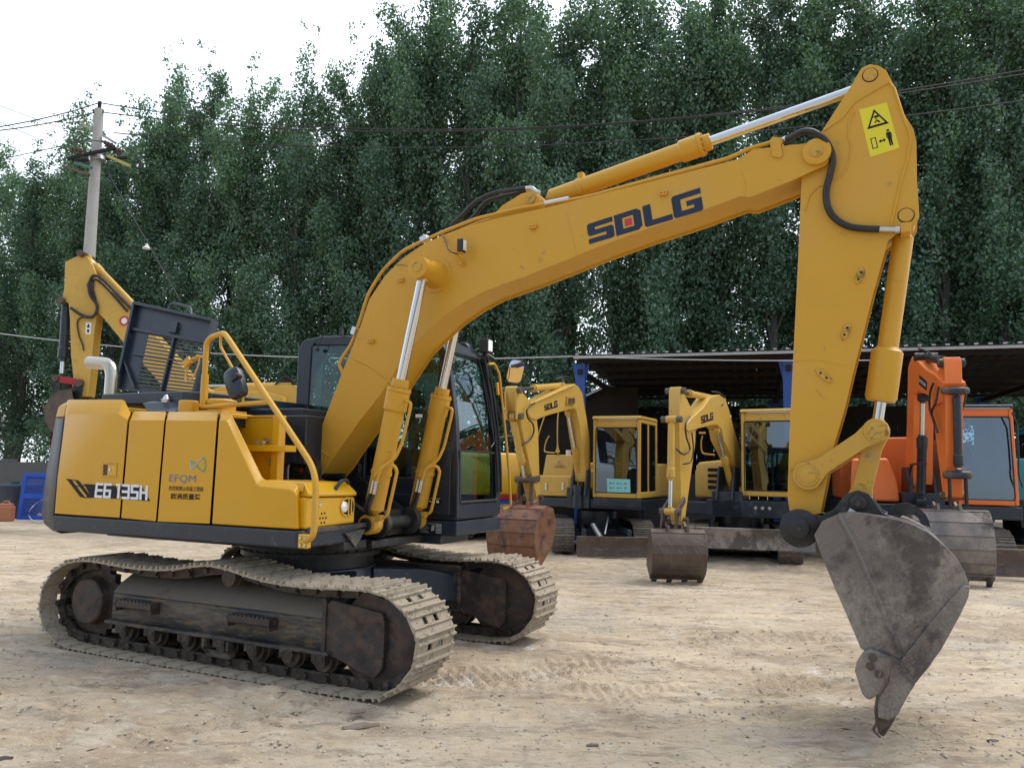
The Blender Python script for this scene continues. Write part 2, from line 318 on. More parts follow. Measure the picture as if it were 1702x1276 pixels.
# segment-style digits and block letters as flat print
BLK={'S':[(0,.46),(0,.92),(.07,1),(1,1),(1,.76),(.29,.76),(.29,.62),(.93,.62),(1,.54),(1,.08),(.93,0),(0,0),(0,.24),(.71,.24),(.71,.38),(.07,.38)],
 'L':[(0,1),(.29,1),(.29,.25),(1,.25),(1,0),(.07,0),(0,.08)],
 'G':[(0,.08),(0,.92),(.07,1),(1,1),(1,.76),(.29,.76),(.29,.24),(.72,.24),(.72,.38),(.48,.38),(.48,.6),(1,.6),(1,.08),(.93,0),(.07,0)]}
def bilin(c,u,v):
    bl,br,tl,tr=[Vector(p) for p in c]; return (bl*(1-u)+br*u)*(1-v)+(tl*(1-u)+tr*u)*v
def decal(mb,c,poly,th,nrm):
    n=len(poly); N_=Vector(nrm)*th; A=[bilin(c,u,v) for u,v in poly]; B=[p+N_ for p in A]
    mb.add(A+B,[tuple(range(n)),tuple(range(2*n-1,n-1,-1))]+[(i,i+n,(i+1)%n+n,(i+1)%n) for i in range(n)])
def block_word(parent,c,nrm,mat,spans,red=None,th=.002):
    for ch,(a,b) in zip('SDLG',spans):
        mb=MB()
        T=lambda P:[(a+(b-a)*u,v) for u,v in P]
        if ch=='D':
            for P in ([(0,0),(0,1),(.29,1),(.29,0)],[(.29,.76),(.29,1),(.85,1),(1,.86),(.71,.76)],[(.71,.24),(.71,.76),(1,.86),(1,.14)],[(.29,0),(.29,.24),(.71,.24),(1,.14),(.85,0)]): decal(mb,c,T(P),th,nrm)
        else: decal(mb,c,T(BLK[ch]),th,nrm)
        build('letter',mb,mat,parent)
        if ch=='D' and red:
            m2=MB(); decal(m2,c,T([(.37,.32),(.37,.66),(.64,.66),(.64,.32)]),th,nrm); build('logo_square',m2,red,parent)
SEG={'E':'adefg','6':'acdefg','1':'bcx','3':'abcdg','5':'acdfg','H':'bcefg'}
def seg_word(parent,c,nrm,word,mat,th=.002,gap=.12):
    n=len(word); w_=1/(n+(n-1)*gap); t=.27
    S={'a':(0,1,1-t*.62,1),'g':(0,1,.5-t*.31,.5+t*.31),'d':(0,1,0,t*.62),'f':(0,t,.5-t*.31,1),'e':(0,t,0,.5+t*.31),'b':(1-t,1,.5-t*.31,1),'c':(1-t,1,0,.5+t*.31),'x':(.45,.75,1-t*.62,1)}
    for i,ch in enumerate(word):
        x0=i*w_*(1+gap); mb=MB()
        for k,s in enumerate(SEG[ch]):
            a,b,e,f=S[s]; a,b=x0+a*w_,x0+b*w_; q=.012
            decal(mb,c,[(a+q*.6,e),(a,e+q*2),(a,f-q*2),(a+q*.6,f),(b-q*.6,f),(b,f-q*2),(b,e+q*2),(b-q*.6,e)],th+k*.0003,nrm)
        build('letter',mb,mat,parent)
def text_on(parent,c,nrm,s,mat,name='lettering',off=.002,bold=0):
    """real type laid onto the quad c=(bl,br,tl,tr)"""
    cu=bpy.data.curves.new('type','FONT'); cu.body=s; cu.offset=bold; cu.resolution_u=2; o=bpy.data.objects.new('type',cu); COL.objects.link(o)
    bpy.context.view_layer.update(); me=bpy.data.meshes.new_from_object(o.evaluated_get(bpy.context.evaluated_depsgraph_get()))
    bpy.data.objects.remove(o); bpy.data.curves.remove(cu)
    n=len(me.vertices); co=np.empty(n*3); me.vertices.foreach_get('co',co); co=co.reshape(-1,3)
    lo=co.min(0); hi=co.max(0); N_=Vector(nrm)*off
    for i,v in enumerate(me.vertices): v.co=bilin(c,(co[i,0]-lo[0])/(hi[0]-lo[0]),(co[i,1]-lo[1])/(hi[1]-lo[1]))+N_
    me.name=name; me.materials.clear(); me.materials.append(mat)
    q=bpy.data.objects.new(name,me); COL.objects.link(q); q.parent=parent; return q
# ================================================================ the big excavator
X=Fr(-1.8123,7.2188,-.4428); XT=X
EX=thing('excavator','large yellow crawler excavator in the foreground with dark grey cab and raised boom','excavator',X)
S=X.side
def s3(px,py,y): return S(px,py,y)
def Q(bl,br,tl,tr,y): return [S(*p,y) for p in (bl,br,tl,tr)]
NY=(0,-1,0)
TP=[(-1.55,.012),(0,.012),(1.45,.012),(1.66,.04),(1.82,.14),(1.92,.27),(1.95,.42),(1.90,.56),(1.80,.665),(1.66,.735),(1.48,.755),(1.2,.735),(.85,.725),(.49,.75),(.22,.805),(.02,.825),(-.15,.80),(-.4,.75),(-.7,.735),(-1.0,.745),(-1.3,.765),(-1.52,.755),(-1.72,.70),(-1.88,.585),(-1.96,.43),(-1.95,.27),(-1.85,.115),(-1.72,.04)]
for sgn in (-1,1):
    yc=sgn*.995; sd_=-1    # the outer face of the near track looks to -y
    o_=sgn                 # outward direction
    make_track(EX,TP,yc,.5,46,holes=True)
    # side frame
    def sec(x,i=0): 
        a=[(o_*1.115,.27),(o_*1.125,.30),(o_*1.125,.47),(o_*1.06,.56),(o_*.88,.665),(o_*.80,.665),(o_*.80,.27)]
        return [(x,y,z-i) for y,z in a]
    mb=MB(); mb.loft([sec(-1.17),sec(.0),sec(1.12)]); mb.box(-1.2,1.14,min(o_*1.17,o_*.78),max(o_*1.17,o_*.78),.245,.272)
    fr=build('track_frame',mb,M['frame'],EX,bev=.006)
    # dust lying on the sloping shoulder
    mb=MB(); mb.loft([[(x,o_*1.128,.50),(x,o_*1.064,.567),(x,o_*.885,.671),(x,o_*.80,.671),(x,o_*.80,.66),(x,o_*.88,.66),(x,o_*1.055,.553),(x,o_*1.12,.49)] for x in (-1.16,-.6,.0,.6,1.11)])
    build('shoulder_plate',mb,M['fdust'],fr)
    # final drive cover and sprocket at the rear, idler and its guards in front
    mb=MB(); mb.lathe((-1.50,yc-o_*.05,.39),(0,o_,0),[(0,.2),(.05,.235),(.09,.2),(.10,.195),(.17,.195),(.185,.18),(.187,.05)],28)
    build('drive_motor_cover',mb,M['rust'],EX,bev=.006)
    mb=MB(); ring=[]
    for k in range(42):
        a=k*2*PI/42; r=.335 if k%2 else .295; ring.append((-1.53+math.cos(a)*r,.39+math.sin(a)*r))
    mb.prism(ring,yc-.03,yc+.03); build('sprocket',mb,M['chain'],EX)
    mb=MB(); mb.lathe((1.50,yc-.09,.38),(0,1,0),[(0,.28),(.02,.33),(.06,.33),(.065,.30),(.115,.30),(.12,.33),(.16,.33),(.18,.28)],36); mb.cyl((1.5,yc-.1,.38),(1.5,yc+.1,.38),.09); build('idler_wheel',mb,M['rust'],EX)
    gp=[(1.09,.245),(1.09,.60),(1.13,.63),(1.56,.58),(1.585,.55),(1.585,.20),(1.52,.13),(1.36,.17),(1.24,.215)]
    mb=MB(); mb.prism(gp,*sorted((o_*1.13,o_*1.10))); mb.prism(gp,*sorted((o_*.86,o_*.83))); mb.box(1.06,1.095,*sorted((o_*1.145,o_*.80)),.235,.64)
    mb.box(1.575,1.60,*sorted((o_*1.14,o_*1.06)),.28,.53); build('idler_guard',mb,M['rust'],EX,bev=.006)
    # bottom rollers, carrier roller, chain guide
    for rx in (-1.0,-.66,-.28,.10,.42,.76,1.06):
        mb=MB(); mb.lathe((rx,yc-.15,.20),(0,1,0),[(0,.05),(.03,.05),(.031,.085),(.075,.085),(.08,.105),(.095,.105),(.1,.08),(.2,.08),(.205,.105),(.22,.105),(.225,.085),(.269,.085),(.27,.05),(.3,.05)],18)
        mb.box(rx-.06,rx+.06,*sorted((o_*1.17,o_*1.12)),.195,.247); mb.box(rx-.045,rx-.02,*sorted((o_*1.175,o_*1.17)),.205,.235); mb.box(rx+.02,rx+.045,*sorted((o_*1.175,o_*1.17)),.205,.235)
        build('track_roller',mb,M['chain'],EX)
    mb=MB(); mb.xprism([(o_*1.13,.245),(o_*1.185,.245),(o_*1.185,.17),(o_*1.13,.12),(o_*1.10,.12),(o_*1.10,.15)],-.06,-.035); mb.xprism([(o_*1.13,.245),(o_*1.185,.245),(o_*1.185,.17),(o_*1.13,.12),(o_*1.10,.12),(o_*1.10,.15)],.19,.215)
    mb.box(-.05,.2,*sorted((o_*1.12,o_*1.14)),.105,.16); build('chain_guide',mb,M['frame'],fr,bev=.003)
    mb=MB(); mb.lathe((.13,yc-.14,.715),(0,1,0),[(0,.07),(.04,.075),(.045,.06),(.06,.06),(.065,.075),(.22,.075),(.225,.06),(.28,.05)],20); mb.box(.07,.19,*sorted((o_*.9,o_*.84)),.62,.72); build('carrier_roller',mb,M['rust'],EX)
    for x0 in (-1.02,.22):
        mb=MB(); y0=o_*1.128; y1=o_*1.215
        mb.box(x0,x0+.42,*sorted((y0,y1)),.40,.41); mb.box(x0,x0+.42,*sorted((y1,y1-o_*.012)),.40,.455)
        mb.box(x0,x0+.012,*sorted((y0,y1)),.37,.46); mb.box(x0+.408,x0+.42,*sorted((y0,y1)),.37,.46)
        for k in range(9): mb.prism([(x0+.03+k*.042,.455),(x0+.045+k*.042,.475),(x0+.06+k*.042,.455)],*sorted((y1,y1-o_*.012)))
        build('step',mb,M['rustb'] if sgn>0 else M['rust'],fr)
# centre frame
mb=MB(); mb.lathe((0,0,.45),(0,0,1),[(0,.62),(.2,.60),(.26,.58),(.262,.4)],32)
for sx in (-1,1):
    for sy in (-1,1):
        mb.loft([[(sx*.30,sy*.35,.36),(sx*.62,sy*.12,.36),(sx*.60,sy*.12,.69),(sx*.30,sy*.35,.70)],[(sx*.55,sy*.62,.36),(sx*.92,sy*.50,.36),(sx*.88,sy*.50,.66),(sx*.52,sy*.62,.66)],[(sx*.72,sy*.85,.34),(sx*1.10,sy*.85,.34),(sx*1.08,sy*.85,.58),(sx*.70,sy*.85,.60)]])
build('centre_frame',mb,M['slate'],EX,bev=.012)
mb=MB(); mb.lathe((0,0,.70),(0,0,1),[(0,.56),(.10,.56),(.105,.62),(.145,.62),(.15,.60),(.165,.60),(.17,.64),(.21,.64),(.22,.60),(.28,.60)],48)
sr=build('slewing_ring',mb,M['greas'],EX)
mb=MB()
for k in range(36):
    a=k*2*PI/36; c=Vector((math.cos(a)*.605,math.sin(a)*.605,.845)); mb.cyl(c,c+Vector((0,0,.028)),.014,n=6)
build('ring_bolts',mb,M['black'],sr,kind='stuff')
# ---------------- revolving frame
HZ0,HZ1=.985,1.12
mb=MB(); pl=[(-1.86,-1.245),(.88,-1.245),(.915,-1.21),(.915,-.50),(.80,-.42),(.80,.42),(.60,.5),(.6,1.2),(-1.86,1.245)]
mb.slab(pl,HZ0,HZ1); hf=build('revolving_frame',mb,M['slate'],EX,bev=.02,bseg=3)
mb=MB(); mb.box(-1.6,.7,-.9,.9,.93,.99); mb.box(-.9,.95,-.40,.40,.92,.985); mb.slab([(.4,-.75),(.93,-.75),(.93,-.45),(.4,-.2)],.93,1.0); build('belly_plate',mb,M['greas'],hf,bev=.01)
mb=MB(); mb.box(.87,.935,-1.17,-.36,1.10,1.135); 
mb.add([(.94,-.75,1.07),(.94,-.48,1.09),(.95,-.62,.95),(.90,-.75,1.07),(.90,-.48,1.09),(.90,-.62,.95)],[(0,1,2),(5,4,3),(0,3,4,1),(1,4,5,2),(2,5,3,0)])
build('front_sill',mb,M['frame'],hf,bev=.004)
# counterweight
mb=MB()
def cwr(z,i):
    base=[(-1.858,-1.24),(-2.05,-1.22),(-2.16,-1.13),(-2.25,-.9),(-2.31,-.5),(-2.33,0),(-2.31,.5),(-2.25,.9),(-2.16,1.13),(-2.05,1.22),(-1.858,1.24)]
    return [(-1.858 if k in (0,10) else x+i,y*(1-i*.4),z) for k,(x,y) in enumerate(base)]
mb.loft([cwr(.95,.17),cwr(.97,.10),cwr(1.03,.03),cwr(1.12,.0),cwr(1.5,.01),cwr(1.98,.05)]); cw_=build('counterweight',mb,M['slate'],EX,bev=.01)
mb=MB(); mb.loft([cwr(1.985,.05),cwr(2.08,.065),cwr(2.115,.11),cwr(2.125,.16)]); build('counterweight_cap',mb,M['yel'],cw_,bev=.01)
mb=MB(); a=[S(*p,-1.16) for p in ((80,712),(84,712),(82,736),(78,736))]
mb.loft([[(-2.165+k,-1.12-k,z) for z in (1.72,1.86)]+[(-2.225+k,-.96-k,z) for z in (1.86,1.72)] for k in (0,-.012)]); build('reflector',mb,M['red'],cw_,bev=.004)
# body inside the doors
mb=MB(); mb.box(-1.85,-.42,-1.17,-.2,1.12,1.98); mb.box(-.42,.085,-1.168,-1.158,1.12,1.96); mb.box(-1.85,-.62,-1.15,1.16,1.12,2.02); mb.box(-.4,.02,-.79,-.42,1.12,1.94); mb.box(-.9,-.05,-1.1,.3,1.9,1.965)
build('engine_bay',mb,M['black'],EX)
# side doors: outer skin at y=-1.245 chamfered back to -1.18 along the top
def door(outer,inner,name,skin=-1.245,back=-1.175,cut=None):
    A=[S(*p,skin) for p in inner]; B=[S(*p,back) for p in outer]; B2=[S(*p,back+.02) for p in outer]
    mb=MB(); mb.loft([[tuple(v) for v in A],[tuple(v) for v in B],[tuple(v) for v in B2]]); return build(name,mb,M['yeld'],EX,bev=.012,bseg=3)
d1=door([(91,853),(96,790),(111,667),(115,664),(203,664),(207,666),(217,686),(199.5,860)],[(91,853),(96,790),(109,690),(114,687),(196,688),(200,690),(212,697),(198.5,860)],'side_door')
d2=door([(202.5,860.5),(220,687),(223,683.5),(275,684),(276,686),(259.5,866)],[(201.5,860.5),(215,702),(218,698),(272,698),(273,700),(259,866)],'side_door')
d3=door([(263,866.5),(279,687),(281,684),(361,684.5),(363,687),(349,870)],[(262,866.5),(276,701),(278,698),(359,699),(360.5,701),(348.5,870)],'side_door')
d4=door([(353,870.5),(366.5,688),(369,684.5),(381,685),(385,689),(436,793),(441,797),(489,801.5),(497,806),(500,814),(501,880)],[(352.5,870.5),(364,701),(367,697),(374,699),(378,703),(425,804),(431,808),(480,813),(488,817),(493,824),(494,879)],'side_cover')
# skin of side cover wraps to the tool box
mb=MB()
def fy(px,py,x=.92): return X.front(px,py,x)
p=[fy(520,880),fy(591,868),fy(590.5,826),fy(519,829)]
mb.loft([[(.915,-1.20,1.125),(.915,-.60,1.14),(.915,-.605,1.35),(.915,-1.20,1.36)],[(.55,-1.20,1.12),(.55,-.60,1.12),(.55,-.605,1.36),(.55,-1.20,1.36)]]); tb=build('tool_box',mb,M['yel2'],EX,bev=.02,bseg=3)
mb=MB(); mb.loft([[(.93,-1.20,1.362),(.93,-.605,1.357),(.93,-.605,1.385),(.93,-1.20,1.39)],[(.88,-1.18,1.362),(.88,-.63,1.36),(.86,-.65,1.465),(.86,-1.17,1.47)],[(.50,-1.19,1.362),(.50,-.63,1.36),(.50,-.65,1.475),(.50,-1.17,1.48)]]); lid=build('tool_box_lid',mb,M['yel2'],tb,bev=.012,bseg=3)
mb=MB(); mb.tube([(.905,-.86,1.41),(.915,-.80,1.475),(.905,-.72,1.485),(.895,-.68,1.46)],.016,n=8,fil=.02); build('lid_handle',mb,M['black'],tb)
mb=MB()
for dy,dz in ((0,0),(.035,0),(-.035,0),(.018,.035),(-.018,.035),(.018,-.035),(-.018,-.035)): mb.cyl((.905,-1.0+dy,1.20+dz),(.9165,-1.0+dy,1.20+dz),.009,n=10)
build('vent_holes',mb,M['ink'],tb,kind='stuff')
mb=MB(); mb.cyl((.905,-1.05,1.30),(.925,-1.05,1.30),.014,n=12); build('lock',mb,M['zinc'],tb)
lc=[X.front(a,b,.918) for a,b in ((567,858),(586,856),(585,826),(567,828))]
yc0,zc0=(lc[0].y+lc[1].y)/2,(lc[0].z+lc[2].z)/2; 
mb=MB(); ring=smooth_poly([(yc0-.085,zc0-.075),(yc0+.085,zc0-.075),(yc0+.085,zc0+.075),(yc0-.085,zc0+.075)],2); mb.xprism(ring,.912,.926); hl=build('headlamp_surround',mb,M['yel2'],tb,bev=.004)
mb=MB(); mb.xprism(inset(ring,.014),.92,.9275); build('headlamp_recess',mb,M['ink'],hl)
mb=MB(); mb.lathe((.926,yc0-.045,zc0),(1,0,0),[(0,.045),(.006,.04),(.011,.02)],16); build('headlamp_lens',mb,M['lamp'],hl)
mb=MB()
for k in (-.005,.03): mb.box(.926,.934,yc0+k,yc0+k+.012,zc0-.07,zc0+.07)
build('headlamp_bars',mb,M['yel2'],hl,bev=.003)
# door latch
mb=MB(); c=Q((169,792),(193.5,793),(170.5,769),(195,769),-1.247)
def qb(mb,c,u0,u1,v0,v1,y0,y1):
    A=[bilin(c,u,v) for u,v in ((u0,v0),(u1,v0),(u1,v1),(u0,v1))]
    mb.loft([[(p.x,y0,p.z) for p in A],[(p.x,y1,p.z) for p in A]])
qb(mb,c,0,1,0,.1,-1.243,-1.252); qb(mb,c,0,1,.9,1,-1.243,-1.252); qb(mb,c,0,.08,.1,.9,-1.243,-1.252); qb(mb,c,.92,1,.1,.9,-1.243,-1.252)
la=build('latch_plate',mb,M['yel'],d1); mb=MB(); qb(mb,c,.38,.9,.13,.87,-1.243,-1.249); build('latch_paddle',mb,M['yel2'],d1,bev=.002)
mb=MB(); qb(mb,c,.1,.38,.13,.87,-1.243,-1.2465); build('latch_recess',mb,M['rust'],d1)
mb=MB(); q=bilin(c,.57,.5); mb.cyl((q.x,-1.246,q.z),(q.x,-1.256,q.z),.013,n=12); build('lock',mb,M['zinc'],d1)
# printed band and model number
def strip(par,quad,u0,u1,mat,name='printed_stripe',th=.0012,slant=0):
    mb=MB(); decal(mb,quad,[(u0,0),(u1,0),(u1-slant,1),(u0-slant,1)],th,NY); return build(name,mb,mat,par)
bc=Q((152,826),(250,832.5),(146,804),(243,808),-1.2455)
mb=MB(); decal(mb,bc,[(0,0),(.492,0),(.492,.95),(-.07,1)],.0012,NY); build('printed_band',mb,M['ink'],d1)
mb=MB(); decal(mb,bc,[(.522,0),(1,0),(.93,.95),(.522,.95)],.0012,NY); build('printed_band',mb,M['ink'],d2)
hc=Q((136,826),(152,826),(114,797),(131,799),-1.2455)
for a,b in ((-.15,.32),(.62,1.05)):
    mb=MB(); decal(mb,hc,[(a,0),(b,0),(b,1),(a,1)],.0012,NY); build('printed_stripe',mb,M['ink'],d1)
mb=MB(); decal(mb,hc,[(-.2,1.0),(1.0,1.0),(1.0,1.05),(-.2,1.05)],.0012,NY); decal(mb,hc,[(0.1,-.04),(1.5,-.04),(1.5,.02),(0.1,.02)],.0012,NY); decal(mb,hc,[(.3,.62),(.65,.62),(.65,.68),(.3,.68)],.0012,NY); decal(mb,hc,[(1.0,.7),(1.5,.7),(1.5,.76),(1.0,.76)],.0012,NY)
build('printed_stripe',mb,M['ink'],d1)
seg_word(d1,Q((157,826.5),(198,828.5),(160,802),(200.5,803.5),-1.2472),NY,'E61',M['white'])
seg_word(d2,Q((202.5,829),(245,831),(203.5,804),(246.5,806.5),-1.2472),NY,'35H',M['white'])
text_on(d3,Q((281,802),(325,804),(282,788),(326,789.5),-1.2455),NY,'EFQM',M['efq'],bold=0)
text_on(d3,Q((280.5,814.5),(338,817),(281,807),(338.5,809),-1.2455),NY,'热烈祝贺山东临工荣获',M['ink'],bold=.01)
text_on(d3,Q((284,829),(333,831),(284.5,819),(333.5,820.5),-1.2455),NY,'欧洲质量奖',M['ink'],bold=.015)
def ribbon(par,pts,mat,wd=.011,y=-1.2462):
    mb=MB(); P=[S(a,b,y) for a,b in pts]; mb.tube([tuple(v) for v in P],wd/2,n=6); return build('emblem_ribbon',mb,mat,par)
ribbon(d3,spline([(317,766),(324,770),(331,778),(337,783),(341,778),(341,765),(337,760)],5),M['grn'])
ribbon(d3,spline([(337,760),(331,765),(325,773),(318,779)],5),M['lblu']); ribbon(d3,spline([(318,779),(317,773),(317,766)],4),M['lblu'])
# inner recessed tank panel, post and bracket
def yp(x0,x1,z0,z1,y0,y1,mb): mb.box(x0,x1,min(y0,y1),max(y0,y1),z0,z1)
a=S(385,690,-.86); b=S(459,693,-.86); c0=S(474,690,-.86)
mb=MB(); mb.box(-.40,b.x,-.86,-.80,1.44,b.z); mb.box(-.40,b.x+.015,-.875,-.80,b.z,b.z+.015); ip=build('tank_panel',mb,M['yel2'],EX,bev=.004)
mb=MB(); mb.box(b.x-.0,c0.x-.02,-.90,-.82,1.44,c0.z+.0); build('corner_post',mb,M['yel2'],ip,bev=.006)
q0=S(434,740,-.95); q1=S(480,740,-.95); mb=MB(); mb.box(q0.x-.15,q1.x,-.98,-.86,q1.z-.05,q1.z); build('support_bracket',mb,M['yel2'],ip,bev=.004)
for dx in (-.02,.03): mb=MB(); mb.box(c0.x-.16+dx,c0.x-.145+dx,-.985,-.96,q1.z,q1.z+.035); build('bracket_tab',mb,M['zinc'],ip)
for cx,cz,r_ in ((c0.x-.12,q1.z+.02,.015),(c0.x-.13,q1.z-.13,.022),(q0.x-.02,q1.z+.04,.022)): mb=MB(); mb.cyl((cx,-.985 if r_<.02 else -.885,cz),(cx,-.95 if r_<.02 else -.86,cz),r_,n=10); build('bolt',mb,M['zinc'],ip)
mb=MB(); mb.box(.05,.87,-1.19,-.66,1.40,1.44); build('deck_plate',mb,M['yel2'],EX,bev=.004)
# hood deck, filler, caps
mb=MB(); mb.slab([(-1.70,-.98),(-.66,-.98),(-.52,-.80),(-.52,.9),(-1.70,.9)],2.105,2.21); mb.loft([[(-.98,-1.13,2.10),(-.86,-1.15,2.0),(-.60,-1.15,2.0),(-.55,-.9,2.12)],[(-.98,-.8,2.18),(-.86,-.8,2.1),(-.6,-.8,2.1),(-.55,-.8,2.18)]])
mb.box(-.55,.10,-.35,.30,1.9,2.10); mb.box(-.3,.22,-.42,.28,1.6,2.03)
hd=build('engine_hood_deck',mb,M['slate'],EX,bev=.012)
mb=MB(); mb.box(-.98,-.02,-1.16,-.80,1.965,2.005); build('hood_top',mb,M['yel'],EX,bev=.012)
g=S(275,684,-1.0); mb=MB(); mb.cyl((g.x,-1.0,2.0),(g.x,-1.0,2.06),.07); build('breather_base',mb,M['yel2'],EX,bev=.005); mb=MB(); mb.lathe((g.x,-1.0,2.06),(0,0,1),[(0,.05),(.03,.05),(.035,.035),(.08,.045),(.085,.03),(.12,.012)],16); build('breather',mb,M['zinc'],EX)
g0=S(298,684,-1.05); g1=S(320,684,-1.05); mb=MB(); mb.slab(smooth_poly([(g0.x,-1.1),(g1.x,-1.1),(g1.x,-.95),(g0.x,-.95)],1),2.0,2.12); build('air_intake_box',mb,M['yel'],EX,bev=.015,bseg=3)
g=S(368,686,-.9); mb=MB(); mb.cyl((g.x,-.9,1.98),(g.x,-.9,2.09),.115); mb.box(g.x-.15,g.x+.14,-1.05,-.75,1.98,2.035); mb.lathe((g.x,-.9,2.09),(0,0,1),[(0,.12),(.03,.125),(.045,.11),(.05,.05)],20); build('filler_cap',mb,M['yel'],EX,bev=.004)
# exhaust
e0=S(185,648,-.25); e1=S(151,606,-.25)
mb=MB(); mb.tube([(e0.x,-.25,e0.z-.05),(e0.x-.0,-.25,e1.z-.01),(e1.x,-.27,e1.z+.02)],.068,n=24,fil=.24,k=12); build('exhaust_pipe',mb,M['chr2'],EX)
# open louvred hood door
cor={'bl':(198,647),'br':(327,659),'tl':(228,505),'tr':(361,534.5)}
yb,yt=.12,.35
P4=[S(*cor['bl'],yb),S(*cor['br'],yb),S(*cor['tl'],yt),S(*cor['tr'],yt)]
nrm=(P4[1]-P4[0]).cross(P4[2]-P4[0]).normalized(); nrm=nrm if nrm.y<0 else -nrm
def hp(mb,poly,t0,t1):
    n=len(poly); A=[bilin(P4,u,v)+nrm*t0 for u,v in poly]; B=[bilin(P4,u,v)+nrm*t1 for u,v in poly]; mb.loft([[tuple(x) for x in A],[tuple(x) for x in B]])
def rc(a,b,c,d): return [(a,c),(b,c),(b,d),(a,d)]
mb=MB(); 
for r_ in (rc(0,.22,0,1),rc(.22,.96,.70,1),rc(.22,.96,0,.05),rc(.54,.60,.05,.70),rc(.96,1,0,1)): hp(mb,r_,0,-.012)
hg=build('open_hood_panel',mb,M['slate'],EX,bev=.002)
mb=MB()
for r_ in (rc(-.01,.02,0,1),rc(.98,1.01,0,1),rc(0,1,.975,1.01)): hp(mb,r_,.06,-.014)
hp(mb,[(.02,.33),(.02,.30),(.20,.03),(.24,.03)],.04,-.01)
for r_ in (rc(.02,.98,.68,.71),rc(.56,.58,.0,.70),rc(.10,.98,.40,.415)): hp(mb,r_,.03,0)
hp(mb,rc(.48,.58,.74,.88),.035,0); build('hood_rib',mb,M['slate'],hg,bev=.002)
for k in range(15):
    v=.065+k*.043; mb=MB()
    hp(mb,rc(.22,.54,v,v+.017),.004,-.012); hp(mb,rc(.60,.96,v,v+.017),.004,-.012); build('louvre_slat',mb,M['slate'],hg)
mb=MB(); hh=[bilin(P4,u,v)+nrm*.02 for u,v in ((.42,.99),(.44,1.10),(.68,1.10),(.71,.99))]; mb.tube([tuple(v) for v in hh],.016,n=8,fil=.05); build('hood_handle',mb,M['slate'],hg)
for (u0,u1,v0,v1) in ((.24,.42,.05,.18),(.46,.54,.05,.12)): pass
# hand rail
Y=-1.19
def rl(pts,y=Y): return [tuple(S(a,b,y)) for a,b in pts]
mb=MB(); mb.tube([tuple(S(509,898,-1.30)),tuple(S(519,893,-1.32)),tuple(S(523,876,-1.31)),tuple(S(525,797,-1.29)),tuple(S(517,770,-1.26)),tuple(S(379,562,-1.05)),tuple(S(372,553,-1.03)),tuple(S(350,561,-1.0)),tuple(S(343,571,-1.0)),tuple(S(338,672,-1.0))],.0235,n=12,fil=.09,k=6)
hr=build('hand_rail',mb,M['yel'],EX)
mb=MB(); mb.tube([tuple(S(333,673,-1.0)),tuple(S(336,676,-1.0)),tuple(S(450,668,-1.13))],.02,n=10,fil=.02); mb.tube([tuple(S(341,622,-1.0)),tuple(S(338,676,-1.0))],.031,n=12); mb.tube([tuple(S(343,594,-1.0)),tuple(S(330,592,-1.0)),tuple(S(318,597,-1.0)),tuple(S(310,604,-1.0))],.011,n=8); mb.bar(S(316,597,-1.0),S(306,606,-1.0),.02,.06)
mb.tube([tuple(S(367.5,558,-1.03)),tuple(S(366,575,-1.03)),tuple(S(390,618,-1.05)),tuple(S(404,645,-1.06)),tuple(S(403.7,669,-1.07))],.0115,n=8,fil=.03); build('rail_brace',mb,M['yel'],hr)
mb=MB(); lp=[S(a,b,-.98) for a,b in ((327,590),(331,600),(322,625),(310,634),(308,625),(312,610),(322,600),(330,596))]; mb.tube([tuple(v) for v in spline(lp,4)],.0075,n=6); build('rolled_strap',mb,M['yels'],hr)
mb=MB(); mb.box(S(500,900,-1.25).x,S(516,900,-1.25).x,-1.285,-1.24,1.0,1.10); build('rail_bracket',mb,M['yel2'],hr,bev=.008)
mb=MB()
for dx,dz in ((.03,.03),(.07,.03),(.03,.08),(.07,.08)): mb.cyl((S(500,900,-1.25).x+dx,-1.285,1.0+dz-.005),(S(500,900,-1.25).x+dx,-1.297,1.0+dz-.005),.010,n=8)
build('bolt',mb,M['zinc'],hr)
# rail mirror
c=S(389,637,-1.10); mb=MB(); ring=[]
for k in range(20):
    a=k*2*PI/20; ca,sa=math.cos(a),math.sin(a); ex=abs(ca)**.5*(1 if ca>0 else -1)*.082; ez=abs(sa)**.5*(1 if sa>0 else -1)*.135; ring.append((ex,ez))
ct,st=math.cos(R(25)),math.sin(R(25)); rr=[(ex*ct+ez*(-st)*-1*-1, -ex*st*-1*-1+ez*ct) for ex,ez in ring]
rr=[(ex*ct-ez*st,ex*st+ez*ct) for ex,ez in ring]
mb.loft([[(c.x+a*k,-1.10+dy,c.z+b*k) for a,b in rr] for dy,k in ((-.03,.80),(-.015,.95),(.02,1.0),(.05,.97))]); mrr=build('rail_mirror',mb,M['cab'],hr,ang=50)
mb=MB(); mb.loft([[(c.x+a*k,-1.10+dy,c.z+b*k) for a,b in rr] for dy,k in ((.051,.93),(.053,.90))]); build('mirror_glass',mb,M['mirror'],mrr)
mb=MB(); k0=S(391,625,-1.14); mb.cyl((k0.x,-1.155,k0.z),(k0.x,-1.09,k0.z),.028,n=12); mb.bar(k0,S(386,633,-1.13),.03,.03); build('mirror_clamp',mb,M['black'],mrr,bev=.004)
